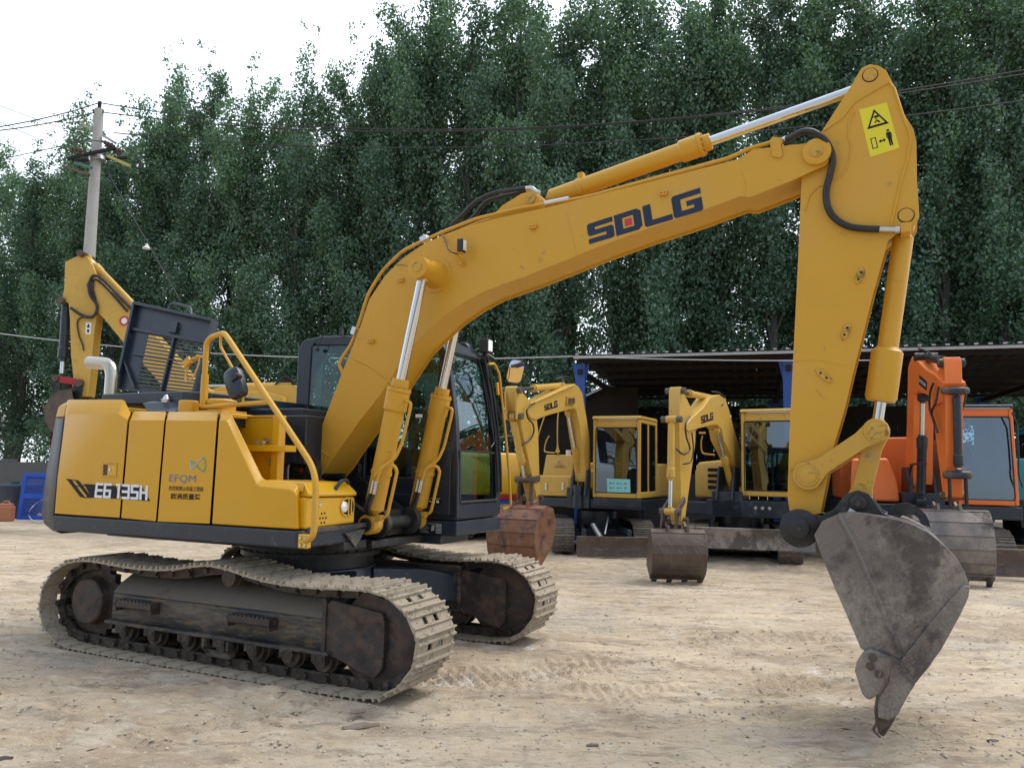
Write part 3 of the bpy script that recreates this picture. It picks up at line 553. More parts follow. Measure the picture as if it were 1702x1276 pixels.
# black brackets for boom foot and ram feet
mb=MB(); F0=(S(508,781,-.30).x,S(508,781,-.30).z); 
for y0,y1 in ((-.33,-.27),(.27,.33)):
    ring=[(F0[0]+.155*math.cos(a),F0[1]+.155*math.sin(a)) for a in [R(k) for k in range(-20,131,15)]]
    mb.prism(ring+[(F0[0]-.42,F0[1]+.12),(F0[0]-.45,1.1),(F0[0]+.75,1.1),(F0[0]+.70,1.2)],y0,y1)
bk_=build('boom_bracket',mb,M['greas'],EX,bev=.006)
mb=MB(); mb.cyl((F0[0],-.345,F0[1]),(F0[0],.345,F0[1]),.085,n=24); mb.cyl((F0[0],-.355,F0[1]),(F0[0],-.34,F0[1]),.05,n=16); build('pivot_pin',mb,M['greas'],bk_)
mb=MB(); mb.cyl((F0[0]-.0,-.358,F0[1]),(F0[0],-.354,F0[1]),.02,n=12); build('pin_mark',mb,M['redp'],bk_)
mb=MB(); mb.tube([(F0[0]-.14,-.36,F0[1]+.10),(F0[0]-.145,-.37,F0[1]+.0),(F0[0]-.15,-.36,F0[1]-.10)],.017,n=8); build('grease_line',mb,M['zinc'],bk_)
K0=S(626,870,-.30); 
mb=MB()
for y0 in (-.30,.16): 
    ring=[(K0.x+.12*math.cos(a),K0.z+.12*math.sin(a)) for a in [R(k) for k in range(-90,151,15)]]; mb.prism(ring+[(K0.x-.42,1.24),(K0.x-.42,.99)],y0,y0+.06)
mb.box(K0.x-.5,K0.x-.04,-.24,.24,1.0,1.22)
kb=build('ram_bracket',mb,M['greas'],EX,bev=.006); mb=MB(); mb.cyl((K0.x,-.47,K0.z),(K0.x,.375,K0.z),.055,n=20); mb.cyl((K0.x,-.31,K0.z),(K0.x,-.325,K0.z),.085,n=20); build('pivot_pin',mb,M['greas'],kb); mb=MB(); mb.cyl((K0.x,-.327,K0.z),(K0.x,-.324,K0.z),.018,n=10); build('pin_mark',mb,M['redp'],kb)
# ---------------- boom
up=[(514,757),(536,704),(574,605),(598,545),(614,497),(640,458),(668,430),(700,408),(735,391),(770,378),(830,362),(900,347),(1066,306),(1228,264),(1252,248),(1341,238)]
lo=[(1373,274),(1310,303),(1247,328),(1230,326.5),(1148,357),(1066,384),(983,415),(922,440),(869,461),(806,484),(775,500),(737,526),(706,555),(681,580),(657,617),(632,656),(597,700),(560,752),(541,781)]
tip=[(1355,234),(1369,240),(1378,254),(1378,266)]
ol=X.O(up+tip+lo,-.2)
foot=X.O([(530,793),(516,795),(504,788),(502,772)],-.2)
ol2=ol+foot
mb=MB(); inn=inset(ol2,.018); mb.prism(inn,-.182,.182); boom=build('boom',mb,M['yel'],EX)
# side plates proud of the box: weld lips all along the outline
mb=MB(); mb.prism(ol2,-.20,-.184); mb.prism(ol2,.184,.20); build('boom_side_plate',mb,M['yel'],boom,bev=.003)
def weld(par,pts,y,r=.006,mat='yel',name='weld_seam'):
    mb=MB(); mb.tube([tuple(S(a,b,y)) for a,b in pts],r,n=6); return build(name,mb,M[mat],par)
weld(boom,[(590,596),(612,607),(640,627),(654,640)],-.2,.010); weld(boom,[(525,743),(549,760)],-.2,.006); weld(boom,[(941,351),(951,390),(958,424)],-.2,.004); weld(boom,[(1232,284),(1240,305),(1239,327)],-.2,.003)
# bosses
tipc=S(1358,254,-.2); mb=MB(); mb.lathe((tipc.x,-.235,tipc.z),(0,1,0),[(0,.075),(.004,.093),(.035,.096),(.43,.096),(.466,.093),(.47,.07)],28); bt=build('tip_boss',mb,M['yel'],boom)
mb=MB(); mb.lathe((tipc.x,-.245,tipc.z),(0,1,0),[(0,.025),(.002,.043),(.02,.045)],20); build('pin_cap',mb,M['yelw'],bt)
bc0=S(724,457,-.2); mb=MB(); mb.lathe((bc0.x,0,bc0.z),(0,-1,0),[(.19,.16),(.206,.155),(.208,.12),(.30,.095),(.385,.082),(.386,.092),(.49,.092),(.494,.06)],28); build('ram_boss',mb,M['yel'],boom)
mb=MB(); mb.lathe((bc0.x,0,bc0.z),(0,1,0),[(.19,.16),(.206,.155),(.208,.12),(.30,.095),(.385,.09)],28); build('ram_boss',mb,M['yel'],boom)
mb=MB(); mb.lathe((bc0.x,-.492,bc0.z),(0,-1,0),[(0,.045),(.012,.043),(.014,.02)],16); build('pin_cap',mb,M['yelw'],boom)
mb=MB(); z_=S(708,466,-.47); mb.cyl(z_,z_+Vector((0,-.03,-.01)),.012,n=8); build('grease_nipple',mb,M['zinc'],boom)
# arm cylinder lugs on top of the boom
lug=X.O([(815,365),(836,343),(868,323),(882,319.5),(893,322),(899,331),(901,346)],-.09); mb=MB(); mb.prism(lug+X.O([(900,356),(815,372)],-.09),-.11,-.08); mb.prism(lug+X.O([(900,356),(815,372)],-.09),.08,.11); build('cylinder_lug',mb,M['yel'],boom,bev=.004)
lp_=S(882,331,-.11); mb=MB(); mb.cyl((lp_.x,-.125,lp_.z),(lp_.x,.125,lp_.z),.043,n=18); build('pivot_pin',mb,M['yelw'],boom)
# small threaded blocks
for (a,b) in ((667,466),(618,567),(887,377.5),(1103,322)):
    c=S(a,b,-.2); mb=MB(); mb.box(c.x-.03,c.x+.03,-.225,-.199,c.z-.018,c.z+.018); k=build('threaded_block',mb,M['yel'],boom,bev=.004)
    mb=MB(); [mb.cyl((c.x+d,-.227,c.z),(c.x+d,-.2255,c.z),.006,n=8) for d in (-.013,.013)]; build('bolt_hole',mb,M['redp'],k)
# painted name
block_word(boom,Q((979.5,406),(1169.5,349.5),(975,373.5),(1163.5,312),-.2005),NY,M['navy'],((0,.235),(.25,.485),(.505,.745),(.755,1)),M['logor'],.002)
# pipes along the back of the boom
def pipe(par,pts,y,r,mat='yel',name='hydraulic_pipe',fil=.07):
    mb=MB(); mb.tube([tuple(S(a,b,(y if len(q)==0 else q[0]))) for a,b,*q in pts],r,n=9,fil=fil); return build(name,mb,M[mat],par)
p1=[(540,700),(546,665),(570,617),(562,608),(566,596),(590,566),(597,535),(603,510),(610,486),(630,455),(650,430),(668,415),(700,403),(745,380),(790,362),(870,345),(905,338)]
p1=[(521,742,-.16),(545,690,-.16),(566,640,-.16),(571,622,-.18),(563,607,-.2),(568,595,-.2),(585,570,-.17),(598,533,-.15),(611,490,-.15),(635,450,-.15),(669,417,-.15),(700,402,-.15),(735,386,-.15),(790,364,-.15),(860,347,-.15),(918,337,-.15),(975,328,-.15),(1060,305,-.15),(1150,281,-.15),(1215,262,-.15),(1245,247,-.15),(1282,237,-.15)]
pipe(boom,p1,-.15,.015)
p2=[(600,555,-.08),(612,512,-.08),(640,465,-.08),(672,432,-.08),(705,411,-.08),(740,393,-.08),(800,368,-.08),(905,345,-.08)]; pipe(boom,p2,-.08,.014)
p3=[(905,344,-.02),(1000,320,-.02),(1100,292,-.02),(1190,268,-.02)]; pipe(boom,p3,-.02,.013)
for a,b in ((708,398),(592,551),(529,714)):
    c=S(a,b,-.15); mb=MB(); d=(S(a+8,b-4,-.15) if a>700 else S(a+4,b-12,-.15))-c; d.normalize(); mb.bar(c-d*.035,c+d*.035,.10,.045); build('pipe_clamp',mb,M['zinc'],boom,bev=.004)
c=S(1290,240,-.205); mb=MB(); cl=X.O([(1280,236),(1284,261),(1297,263),(1301,258),(1296,230),(1284,228)],-.203); mb.prism(cl,-.215,-.2); mb.box(c.x-.04,c.x+.04,-.21,-.1,c.z-.01,c.z+.045); build('pipe_clamp',mb,M['yel'],boom,bev=.003)
# arm cylinder hoses to the lug
for k,(yy) in enumerate((-.05,.05)):
    mb=MB(); pts=[(752+k*22,372,yy),(768+k*22,358,yy),(790+k*18,336,yy),(820+k*14,321+k*6,yy),(850+k*8,316+k*6,yy),(874,313+k*4,yy)]; mb.tube([tuple(v) for v in spline([S(*p) for p in pts],5)],.019,n=9); h=build('hydraulic_hose',mb,M['rub'],boom)
    mb=MB(); mb.tube([tuple(S(870,313+k*4,yy)),tuple(S(884,312+k*3,yy)),tuple(S(890,318,yy*.9)),tuple(S(897,320,yy*.9))],.017,n=8,fil=.02); build('hose_fitting',mb,M['zinc'],h)
mb=MB(); mb.tube([tuple(S(906,338,-.15)),tuple(S(946,330,-.15))],.021,n=8); build('pipe_union',mb,M['zinc'],boom)
# work lamp
c=S(768,409,-.30); mb=MB(); mb.box(c.x-.028,c.x+.03,-.345,-.27,c.z-.055,c.z+.055); lm=build('work_lamp',mb,M['black'],boom,bev=.012,bseg=3)
mb=MB(); mb.loft([[(c.x+.031,-.335,c.z-.045),(c.x+.031,-.28,c.z-.045),(c.x+.031,-.28,c.z+.045),(c.x+.031,-.335,c.z+.045)],[(c.x+.034,-.33,c.z-.04),(c.x+.034,-.285,c.z-.04),(c.x+.034,-.285,c.z+.04),(c.x+.034,-.33,c.z+.04)]]); build('lamp_lens',mb,M['lamp'],lm)
mb=MB(); mb.bar(S(756,419,-.30),S(770,421,-.30),.05,.012); mb.bar(S(757,420,-.29),S(770,441,-.21),.035,.015); mb.cyl(S(765,437,-.26),S(765,437,-.205),.014,n=8); build('lamp_bracket',mb,M['yel'],lm)
mb=MB(); mb.tube([tuple(v) for v in spline([S(736,392,-.21),S(741,403,-.24),S(746,416,-.28),S(758,421,-.31),S(766,416,-.31)],4)],.006,n=6); mb.tube([tuple(v) for v in spline([S(660,441,-.2),S(672,440,-.3),S(688,447,-.42)],4)],.004,n=6); build('lamp_wire',mb,M['black'],lm)
# ---------------- boom rams
KA=(K0.x,K0.z)
for sg in (-1,1):
    yy=-.385 if sg<0 else .30; rm=ram(EX,KA,(bc0.x,bc0.z),yy,.06,.525,.083,.098 if sg<0 else .092,.042,M['yel'],yw=.07,name='boom_cylinder')
    A=Vector((KA[0],yy,KA[1])); B=Vector((bc0.x,yy,bc0.z)); u=(B-A); L_=u.length; u.normalize(); v=Vector((u.z,0,-u.x))
    def at(t,o,dy=0): return tuple(A+u*(t*L_)+v*o+Vector((0,dy,0)))
    mb=MB(); mb.tube([at(.49,.10,-.02),at(.49,.155,-.02),at(.455,.16,-.02),at(.33,.15,-.02),at(.27,.135,-.05),at(.225,.06,-.11),at(.17,.05,-.115)],.0145,n=8,fil=.04); mb.tube([at(.03,.09,-.02),at(.05,.155,-.02),at(.19,.16,-.02),at(.225,.16,-.02),at(.245,.13,-.04),at(.235,.07,-.10),at(.19,.02,-.115)],.0145,n=8,fil=.04); build('hydraulic_pipe',mb,M['yel'],rm)
    mb=MB(); mb.lathe(A+u*(.20*L_),u,[(-.01,.088),(.02,.088)],24); mb.box(A.x+.09,A.x+.13,yy-.05,yy+.0,A.z+.03,A.z+.08); build('pipe_clamp',mb,M['yel'],rm)
    for o2 in (.05,.02):
        mb=MB(); mb.cyl(at(.175,o2,-.12),at(.125,o2,-.12),.017,n=8); f_=build('hose_fitting',mb,M['zinc'],rm)
        mb=MB(); pts=[Vector(at(.13,o2,-.12)),Vector(at(.06,o2-.02,-.12)),Vector(at(.0,o2-.10,-.02*sg))+Vector((0,-sg*.12,0)),Vector((KA[0]-.30,sg*.08,KA[1]-.02))]; mb.tube([tuple(p) for p in spline(pts,5)],.015,n=8); build('hydraulic_hose',mb,M['rub'],rm)
    if sg>0: mb=MB(); q=S(697,691,yy-.085); mb.box(q.x-.04,q.x+.03,yy-.0865,yy-.08,q.z-.015,q.z+.015); build('small_sticker',mb,M['white'],rm)
# corrugated cab hoses by the boom foot
for k in range(3):
    mb=MB(); pts=spline([S(476+k*4,790,-.05),S(472+k*6,745,-.05),S(478+k*8,712,-.05+.04*k),S(490+k*8,704,0+.04*k),S(503+k*7,716,.02+.04*k),S(510+k*6,745,.03),S(512+k*5,780,.03)],10); mb.tube([tuple(p) for p in pts],.03,n=9,rf=lambda i:.032 if i%2 else .025); build('corrugated_hose',mb,M['rub'],EX,ang=80)
# ---------------- arm
ao=[(1432,113),(1445.5,107),(1461,109.5),(1472.6,117),(1487,144),(1500,186),(1518,214),(1523,235),(1524,297),(1528,359),(1523,372),(1490,388),(1476,400),(1456,470),(1437,545),(1422,604),(1404,680),(1385,745),(1364,853),(1338,858),(1313,853),(1309,826),(1312,720),(1320,560),(1327,420),(1332,294),(1345,245),(1368,215),(1417,139)]
al=X.O(ao,-.15); mb=MB(); mb.prism(inset(al,.014),-.137,.137); arm=build('arm',mb,M['yel'],EX)
low=X.O([(1408,660),(1404,680),(1385,745),(1364,853),(1338,858),(1313,853),(1309,826),(1312,720),(1314,690)],-.15)
mb=MB(); mb.prism(al,-.15,-.138); mb.prism(al,.138,.15); build('arm_side_plate',mb,M['yel'],arm,bev=.003)
weld(arm,[(1369,217),(1400,195),(1420,170),(1445,155),(1478,137),(1486,147),(1500,190),(1512,222),(1514,232),(1508,265),(1495,310),(1480,380)],-.151,.010)
weld(arm,[(1338,350),(1345,325),(1360,310),(1390,300),(1405,285),(1412,265),(1415,245),(1410,225),(1411,205),(1420,185)],-.151,.007)
weld(arm,[(1318,600),(1355,598),(1405,608)],-.15,.002); weld(arm,[(1356,646),(1370,662)],-.15,.004,'yelw')
for a,b in ((1446.3,125),(1506,358)):
    c=S(a,b,-.15); mb=MB(); mb.lathe((c.x,-.158,c.z),(0,1,0),[(0,.03),(.001,.045),(.316,.045)],20); build('pivot_pin',mb,M['yelw'],arm)
    mb=MB(); mb.lathe((c.x,-.152,c.z),(0,1,0),[(0,.05),(.002,.052),(.01,.052)],24); build('pin_gap',mb,M['ink'],arm)
# decal with warning pictograms
qd=Q((1446.5,261.5),(1495,246),(1428,182.5),(1474,170.5),-.1505)
mb=MB(); decal(mb,qd,[(0,0),(1,0),(1,1),(0,1)],.001,NY); wd=build('warning_sticker',mb,M['lemon'],arm)
qd=[p+Vector((0,-.0012,0)) for p in qd]
mb=MB()
tri=[(.12,.56),(.88,.56),(.5,.93)]; tri2=[(.23,.605),(.77,.605),(.5,.865)]
for i in range(3): j=(i+1)%3; decal(mb,qd,[tri[i],tri[j],tri2[j],tri2[i]],.0008,NY)
decal(mb,qd,[(.40,.76),(.46,.79),(.46,.75)],.0008,NY); decal(mb,qd,[(.46,.745),(.60,.745),(.60,.79),(.46,.79)],.0008,NY)
decal(mb,qd,[(.42,.68),(.55,.70),(.62,.63),(.57,.63),(.50,.67),(.44,.64),(.40,.64),(.46,.68)],.0008,NY); decal(mb,qd,[(.47,.71),(.53,.71),(.53,.735),(.47,.735)],.0008,NY)
for P in ([(.14,.14),(.17,.14),(.17,.36),(.14,.36)],[(.30,.14),(.33,.14),(.33,.36),(.30,.36)],[(.17,.14),(.30,.14),(.30,.155),(.17,.155)],[(.17,.345),(.30,.345),(.30,.36),(.17,.36)],[(.46,.235),(.58,.235),(.58,.265),(.46,.265)],[(.40,.25),(.47,.29),(.47,.21)],[(.64,.25),(.57,.21),(.57,.29)],
  [(.74,.40),(.82,.40),(.82,.445),(.74,.445)],[(.68,.30),(.70,.385),(.86,.385),(.88,.30),(.85,.24),(.85,.34),(.71,.34),(.71,.24)],[(.72,.24),(.84,.24),(.84,.34),(.72,.34)],[(.72,.10),(.77,.10),(.78,.24),(.72,.24)],[(.79,.10),(.84,.10),(.84,.24),(.78,.24)]): decal(mb,qd,P,.0008,NY)
build('pictogram',mb,M['ink'],wd)
# oval pads on the lower arm
for (a,b,dx,dy,l) in ((1429,459,5,-12,.05),(1406,551,5,-12,.055),(1369,624,10,8,.06)):
    c=S(a,b,-.15); d=(S(a+dx,b+dy,-.15)-c).normalized(); n_=Vector((-d.z,0,d.x)); ring=[]
    for k in range(16):
        t=k*2*PI/16; ring.append(c+d*math.cos(t)*l*1.25+n_*math.sin(t)*.026)
    mb=MB(); mb.loft([[(p.x,-.149,p.z) for p in ring],[(c.x+(p.x-c.x)*.85,-.163,c.z+(p.z-c.z)*.85) for p in ring]]); k=build('mounting_pad',mb,M['yelw'],arm); mb=MB(); [mb.cyl(Vector((c.x,-.166,c.z))+d*e,Vector((c.x,-.162,c.z))+d*e,.008,n=8) for e in (-.025,.025)]; build('bolt_hole',mb,M['ink'],k)
# long hose from boom to arm
hp_=[(1296,237,-.17),(1318,227,-.2),(1335,219,-.21),(1352,220,-.23),(1370,232,-.22),(1380,248,-.20),(1384,268,-.19),(1379,292,-.18),(1373,318,-.18),(1376,345,-.18),(1389,364,-.18),(1410,376,-.18),(1435,380,-.18),(1462,381,-.18)]
mb=MB(); mb.tube([tuple(p) for p in spline([S(*p) for p in hp_],14)],.023,n=10,rf=lambda i:.0245 if i%2 else .021); lh=build('hydraulic_hose',mb,M['rub'],arm,ang=80)
mb=MB(); mb.tube([tuple(S(1462,381,-.18)),tuple(S(1496,382,-.18))],.019,n=10); mb.cyl(S(1488,382,-.18),S(1496,382,-.18),.025,n=8); build('hose_fitting',mb,M['zinc'],lh); mb=MB(); mb.cyl(S(1296,237,-.17),S(1307,231,-.185),.025,n=8); build('hose_fitting',mb,M['zinc'],lh)
c=S(1505,381,-.15); mb=MB(); mb.box(c.x-.03,c.x+.03,-.21,-.03,c.z-.035,c.z+.03); build('hose_block',mb,M['yel'],arm,bev=.005)
# arm cylinder, bucket cylinder
b1=S(1446.3,125,0); lugc=S(882,330,0); top=S(1446.3,125,-.15)
ac=ram(EX,(lp_.x,lp_.z),(top.x,top.z),0,.055,.535,.072,.087,.038,M['yel'],yw=.07,name='arm_cylinder')
A=Vector((lp_.x,0,lp_.z)); B=Vector((top.x,0,top.z)); u=(B-A).normalized(); L_=(B-A).length; mb=MB(); mb.lathe(A+u*.155*L_,u,[(-.02,.078),(.02,.078)],24); mb.box(A.x+.155*L_*u.x-.02,A.x+.155*L_*u.x+.03,-.03,.03,A.z+.155*L_*u.z+.06,A.z+.155*L_*u.z+.12); build('cylinder_band',mb,M['yel'],ac,bev=.003)
bp0=S(1506,358,-.15); bp1=S(1456,716,-.15)
bcyl=ram(EX,(bp0.x,bp0.z),(bp1.x,bp1.z),0,.075,.80,.066,.083,.036,M['yel'],yw=.06,name='bucket_cylinder')
A=Vector((bp0.x,0,bp0.z)); B=Vector((bp1.x,0,bp1.z)); u=(B-A).normalized(); L_=(B-A).length; mb=MB(); mb.lathe(A+u*.60*L_,u,[(0,.068),(.03,.10),(.34,.10),(.37,.088)],24); build('cylinder_head_sleeve',mb,M['yel'],bcyl)
# linkage
def link(p,q,y0,y1,w0,w1,name,mat='yelw'):
    p=Vector(p); q=Vector(q); d=(q-p).normalized(); n_=Vector((-d.y,d.x)); ring=[]
    base=math.atan2(d.y,d.x)
    for k in range(9): a=base+PI/2+k*PI/8; ring.append((p.x+math.cos(a)*w0,p.y+math.sin(a)*w0))
    m0=p+(q-p)*.22; m1=p+(q-p)*.78; ww=min(w0,w1)*.72
    ring+= [tuple(m0-n_*ww),tuple(m1-n_*ww)]
    for k in range(9): a=base-PI/2+k*PI/8; ring.append((q.x+math.cos(a)*w1,q.y+math.sin(a)*w1))
    ring+= [tuple(m1+n_*ww),tuple(m0+n_*ww)]
    mb=MB(); mb.prism(ring,y0,y1); return build(name,mb,M[mat],EX,bev=.008,bseg=2)
l0=S(1343,790,-.2); l1=bp1; l2=S(1427,836,-.14)
for a,b in ((-.215,-.16),(.16,.215)): link((l0.x,l0.z),(l1.x,l1.z),a,b,.098,.078,'side_link')
link((l1.x,l1.z),(l2.x,l2.z),-.13,-.075,.085,.085,'bucket_link'); link((l1.x,l1.z),(l2.x,l2.z),.075,.13,.085,.085,'bucket_link')
mb=MB(); mb.box(l1.x-.11,l1.x+.01,-.12,.12,l1.z-.42,l1.z-.12); 
for c,r,yy in ((l0,.052,.235),(l1,.055,.235)):
    mb=MB(); mb.lathe((c.x,-yy,c.z),(0,1,0),[(0,r*.7),(.004,r),(yy*2-.004,r),(yy*2,r*.7)],20); build('pivot_pin',mb,M['yelw'],EX)
    mb=MB(); mb.lathe((c.x,-yy+.01,c.z),(0,1,0),[(0,r*1.35),(.012,r*1.4)],20); build('pin_collar',mb,M['yelw'],EX)
# ---------------- bucket
BY=.45
bo=[(1352.9,889),(1367,865.7),(1393,854),(1425,852),(1460,858),(1485,862),(1512,869),(1543,884.5),(1571.5,908),(1590,927),(1603,950),(1612,973),(1609,992),(1596,1020),(1581,1049),(1563,1080),(1543,1110),(1522,1133.6),(1500,1128),(1478,1120),(1452,1090),(1430.5,1077),(1410,1028),(1388,978.5),(1370,934)]
bl=X.O(bo,-BY); Bk=MB(); 
Bk.prism(bl,-BY,-BY+.018); bucket=build('bucket',Bk,M['bkt'],EX,bev=.004)
mb=MB(); mb.prism(bl,BY-.018,BY); build('bucket_side_plate',mb,M['bkt'],bucket,bev=.004)
back=bl[2:18]; 
def shell(mb,path,th,y0,y1):
    P=[Vector(p) for p in path]; I=[]
    for i,p in enumerate(P):
        t=(P[min(i+1,len(P)-1)]-P[max(i-1,0)]).normalized(); I.append(p+Vector((t.y,-t.x))*(-th) if False else p-Vector((-t.y,t.x))*(-th)*-1)
    return mb.loft([[(p.x,y,p.y) for p in P]+[(p.x,y,p.y) for p in reversed(I)] for y in (y0,y1)])
cenb=Vector((sum(p[0] for p in bl)/len(bl),sum(p[1] for p in bl)/len(bl)))
inn_=inset(bl,.02)
mb=MB(); mb.loft([[(p[0],y,p[1]) for p in back]+[(p[0],y,p[1]) for p in reversed(inn_[2:18])] for y in (-BY+.019,BY-.019)]); build('bucket_shell',mb,M['bkt'],bucket)
# outer wear edge of the side plate: heel strip and lip cheek
def plate(pts,y0,y1,name,mat='bkt',bev=.006,par=None):
    mb=MB(); mb.prism(X.O(pts,-BY),y0,y1); return build(name,mb,M[mat],par or bucket,bev=bev)
plate([(1612,973),(1609,992),(1596,1020),(1563,1080),(1522,1133.6),(1497,1124),(1487,1106),(1510,1080),(1545,1035),(1575,1000),(1600,972)],-BY-.022,-BY+.002,'side_wear_plate')
weld(bucket,[(1394,856),(1420,905),(1440,950),(1458,990),(1478,1040),(1496,1082)],-BY,.015,'bkt','stiffener_seam'); weld(bucket,[(1442,964),(1470,940),(1505,905)],-BY,.002,'bkt')
# side cutter with bolts
sc=plate([(1421,1112),(1424,1098),(1436,1080),(1447,1075),(1478,1086),(1482,1094),(1479,1118),(1462,1150),(1445,1160),(1434,1152)],-BY-.05,-BY-.004,'side_cutter','bkt',.012)
for a,b in ((1451,1092),(1461,1119),(1447,1106)):
    c=S(a,b,-BY-.05); mb=MB(); mb.lathe((c.x,-BY-.05,c.z),(0,-1,0),[(0,.024),(.012,.024),(.014,.014),(.022,.014)],8); build('bolt',mb,M['bkt2'],sc)
plate([(1478,1086),(1497,1096),(1522,1133.6),(1510,1152),(1492,1185),(1478,1195),(1459,1190),(1458,1160),(1476,1130)],-BY-.035,-BY+.03,'lip_corner','bkt',.01)
# teeth along the lip
tl=X.O([(1456,1165),(1478,1170),(1494,1180),(1486,1200),(1474,1220),(1468,1227),(1461,1221),(1455,1198)],-BY)
tc0=Vector((sum(p[0] for p in tl)/len(tl),sum(p[1] for p in tl)/len(tl)))
for k in range(5):
    yc=-BY+.055+k*(2*BY-.11)/4; mb=MB(); mb.prism([(tc0.x+(p[0]-tc0.x),p[1]) for p in tl[:4]+tl[6:]],yc-.045,yc+.045); mb.prism(tl[3:7],yc-.03,yc+.03); build('tooth',mb,M['bkt2'],bucket,bev=.008)
lipp=X.O([(1484,1122),(1515,1125),(1500,1150),(1490,1180),(1470,1185),(1466,1168)],-BY); mb=MB(); mb.prism(lipp,-BY+.03,BY-.02); build('lip_plate',mb,M['bkt2'],bucket,bev=.005)
mb=MB(); mb.tube([tuple(v) for v in spline([S(1458,1160,-BY-.03),S(1455,1180,-BY-.03),S(1457,1200,-BY-.02),S(1452,1212,-BY-.02),S(1463,1224,-BY)],4)],.008,n=6); build('bent_wire',mb,M['bkt2'],bucket)
# ears
eo=[(1312,866),(1316,857),(1330,851),(1346,853),(1366,857),(1385,848),(1398,830),(1408,820),(1426,814),(1444,820),(1455,835),(1466,850),(1484,860),(1500,866),(1485,872),(1440,866),(1400,862),(1372,874),(1358,890),(1352,898),(1335,902),(1318,892),(1311,878)]
eo=X.O(eo,-.2)
for a,b in ((-.24,-.20),(.20,.24)):
    mb=MB(); mb.prism(eo,a,b); build('bucket_ear',mb,M['greas'],bucket,bev=.006)
for (a,b,r) in ((1329,877.4,.075),(1426.7,836,.05)):
    c=S(a,b,-.24); mb=MB(); mb.lathe((c.x,-.30,c.z),(0,1,0),[(0,r*.6),(.004,r*.85),(.03,r*.85),(.034,r*1.0),(.05,r*1.0),(.55,r*1.0),(.60,r*.85)],24); q=build('pivot_pin',mb,M['greas'],bucket)
    if r>.06:
        mb=MB(); mb.lathe((c.x,-.262,c.z),(0,1,0),[(0,.115),(.006,.125),(.05,.125),(.052,.08),(.47,.08),(.472,.125),(.52,.125)],28); build('pin_boss',mb,M['greas'],bucket)
    mb=MB(); mb.cyl((c.x,-.315,c.z),(c.x,-.30,c.z),.018,n=6); build('bolt',mb,M['rust'],q)
mb=MB(); cc=[]
for k in range(11):
    a=PI*k/10; cc.append((1512-36*math.cos(a)*1.0-2,868+8*math.cos(a)*-1-32*math.sin(a)))
q=X.O(cc,0); qi=X.O([(1512-20*math.cos(PI*k/10)-2,870-16*math.sin(PI*k/10)) for k in range(10,-1,-1)],0); mb.loft([[(p[0],y,p[1]) for p in q+qi] for y in (-.02,.02)]); build('lifting_eye',mb,M['greas'],bucket)
for a,b in ((1358,866),(1425,858)):
    pass
c=S(1415,858,-.24); mb=MB(); mb.bar(c-Vector((0.03,.01,.045)),c+Vector((.02,-.01,.04)),.02,.06); build('wear_block',mb,M['zinc'],bucket)
# ---------------- cab of the big excavator
CY0,CY1=.395,1.27
cbm=MB(); 
# lower wall with the cut-down corner, side facing the boom
wl=X.O([(752,862),(753,800),(750,752),(741,748),(727,750.5),(702,798),(679,793),(560,787),(482,690),(480,700),(480,800),(520,840)],CY0)
def fxz(x,z): return (x,z)
lowr=[(1.285,1.13),(1.285,1.30),(1.28,1.55),(1.262,1.74),(1.15,1.76),(1.09,1.74),(.93,1.485),(.74,1.50),(-.05,1.52),(-.60,1.62),(-.62,1.13)]
mb=MB(); mb.prism(lowr,CY0,CY0+.03); mb.prism([(1.285,1.13),(1.285,1.33),(-.62,1.33),(-.62,1.13)],CY1-.03,CY1); mb.box(-.62,1.28,CY0,CY1,1.125,1.18)
mb.box(1.262,1.292,CY0+.01,CY1-.01,1.14,1.265)
cab=build('cab',mb,M['cab'],EX,bev=.008)
# raised moulding on the wall
mb=MB(); mb.tube([(1.21,CY0-.001,1.17),(1.21,CY0-.001,1.66),(1.15,CY0-.001,1.70),(1.10,CY0-.001,1.66)],.006,n=6,fil=.05); mb.tube([(.78,CY0-.001,1.23),(1.22,CY0-.001,1.23)],.004,n=6); mb.tube([(.55,CY0-.001,1.34),(.86,CY0-.001,1.34)],.004,n=6); build('wall_moulding',mb,M['cab'],cab)
# posts
def post(P0,wx,wy,name='post',bev=.012):
    mb=MB(); mb.loft([[(x-wx,y-wy,z),(x+wx,y-wy,z),(x+wx,y+wy,z),(x-wx,y+wy,z)] for x,y,z in P0]); return build(name,mb,M['cab'],cab,bev=bev)
A_=[(1.255,.43,1.14),(1.25,.43,1.60),(1.21,.43,2.05),(1.15,.43,2.42),(1.075,.43,2.70)]
A2=[(1.255,1.235,1.14),(1.25,1.235,1.60),(1.21,1.235,2.05),(1.15,1.235,2.42),(1.075,1.235,2.70)]
post(A_,.045,.035); post(A2,.045,.035)
post([(.62,CY1-.03,1.2),(.58,CY1-.03,2.72)],.03,.025)
mb=MB(); mb.prism([(-.62,1.50),(-.62,2.78),(-.54,2.875),(-.36,2.885),(-.45,2.78),(-.47,1.55)],CY0,CY0+.08); mb.prism([(-.62,1.50),(-.62,2.78),(-.54,2.875),(-.36,2.885),(-.45,2.78),(-.47,1.55)],CY1-.08,CY1); build('rear_post',mb,M['cab'],cab,bev=.012)
post([(.50,CY0+.03,1.5),(.46,CY0+.03,2.74)],.03,.02)
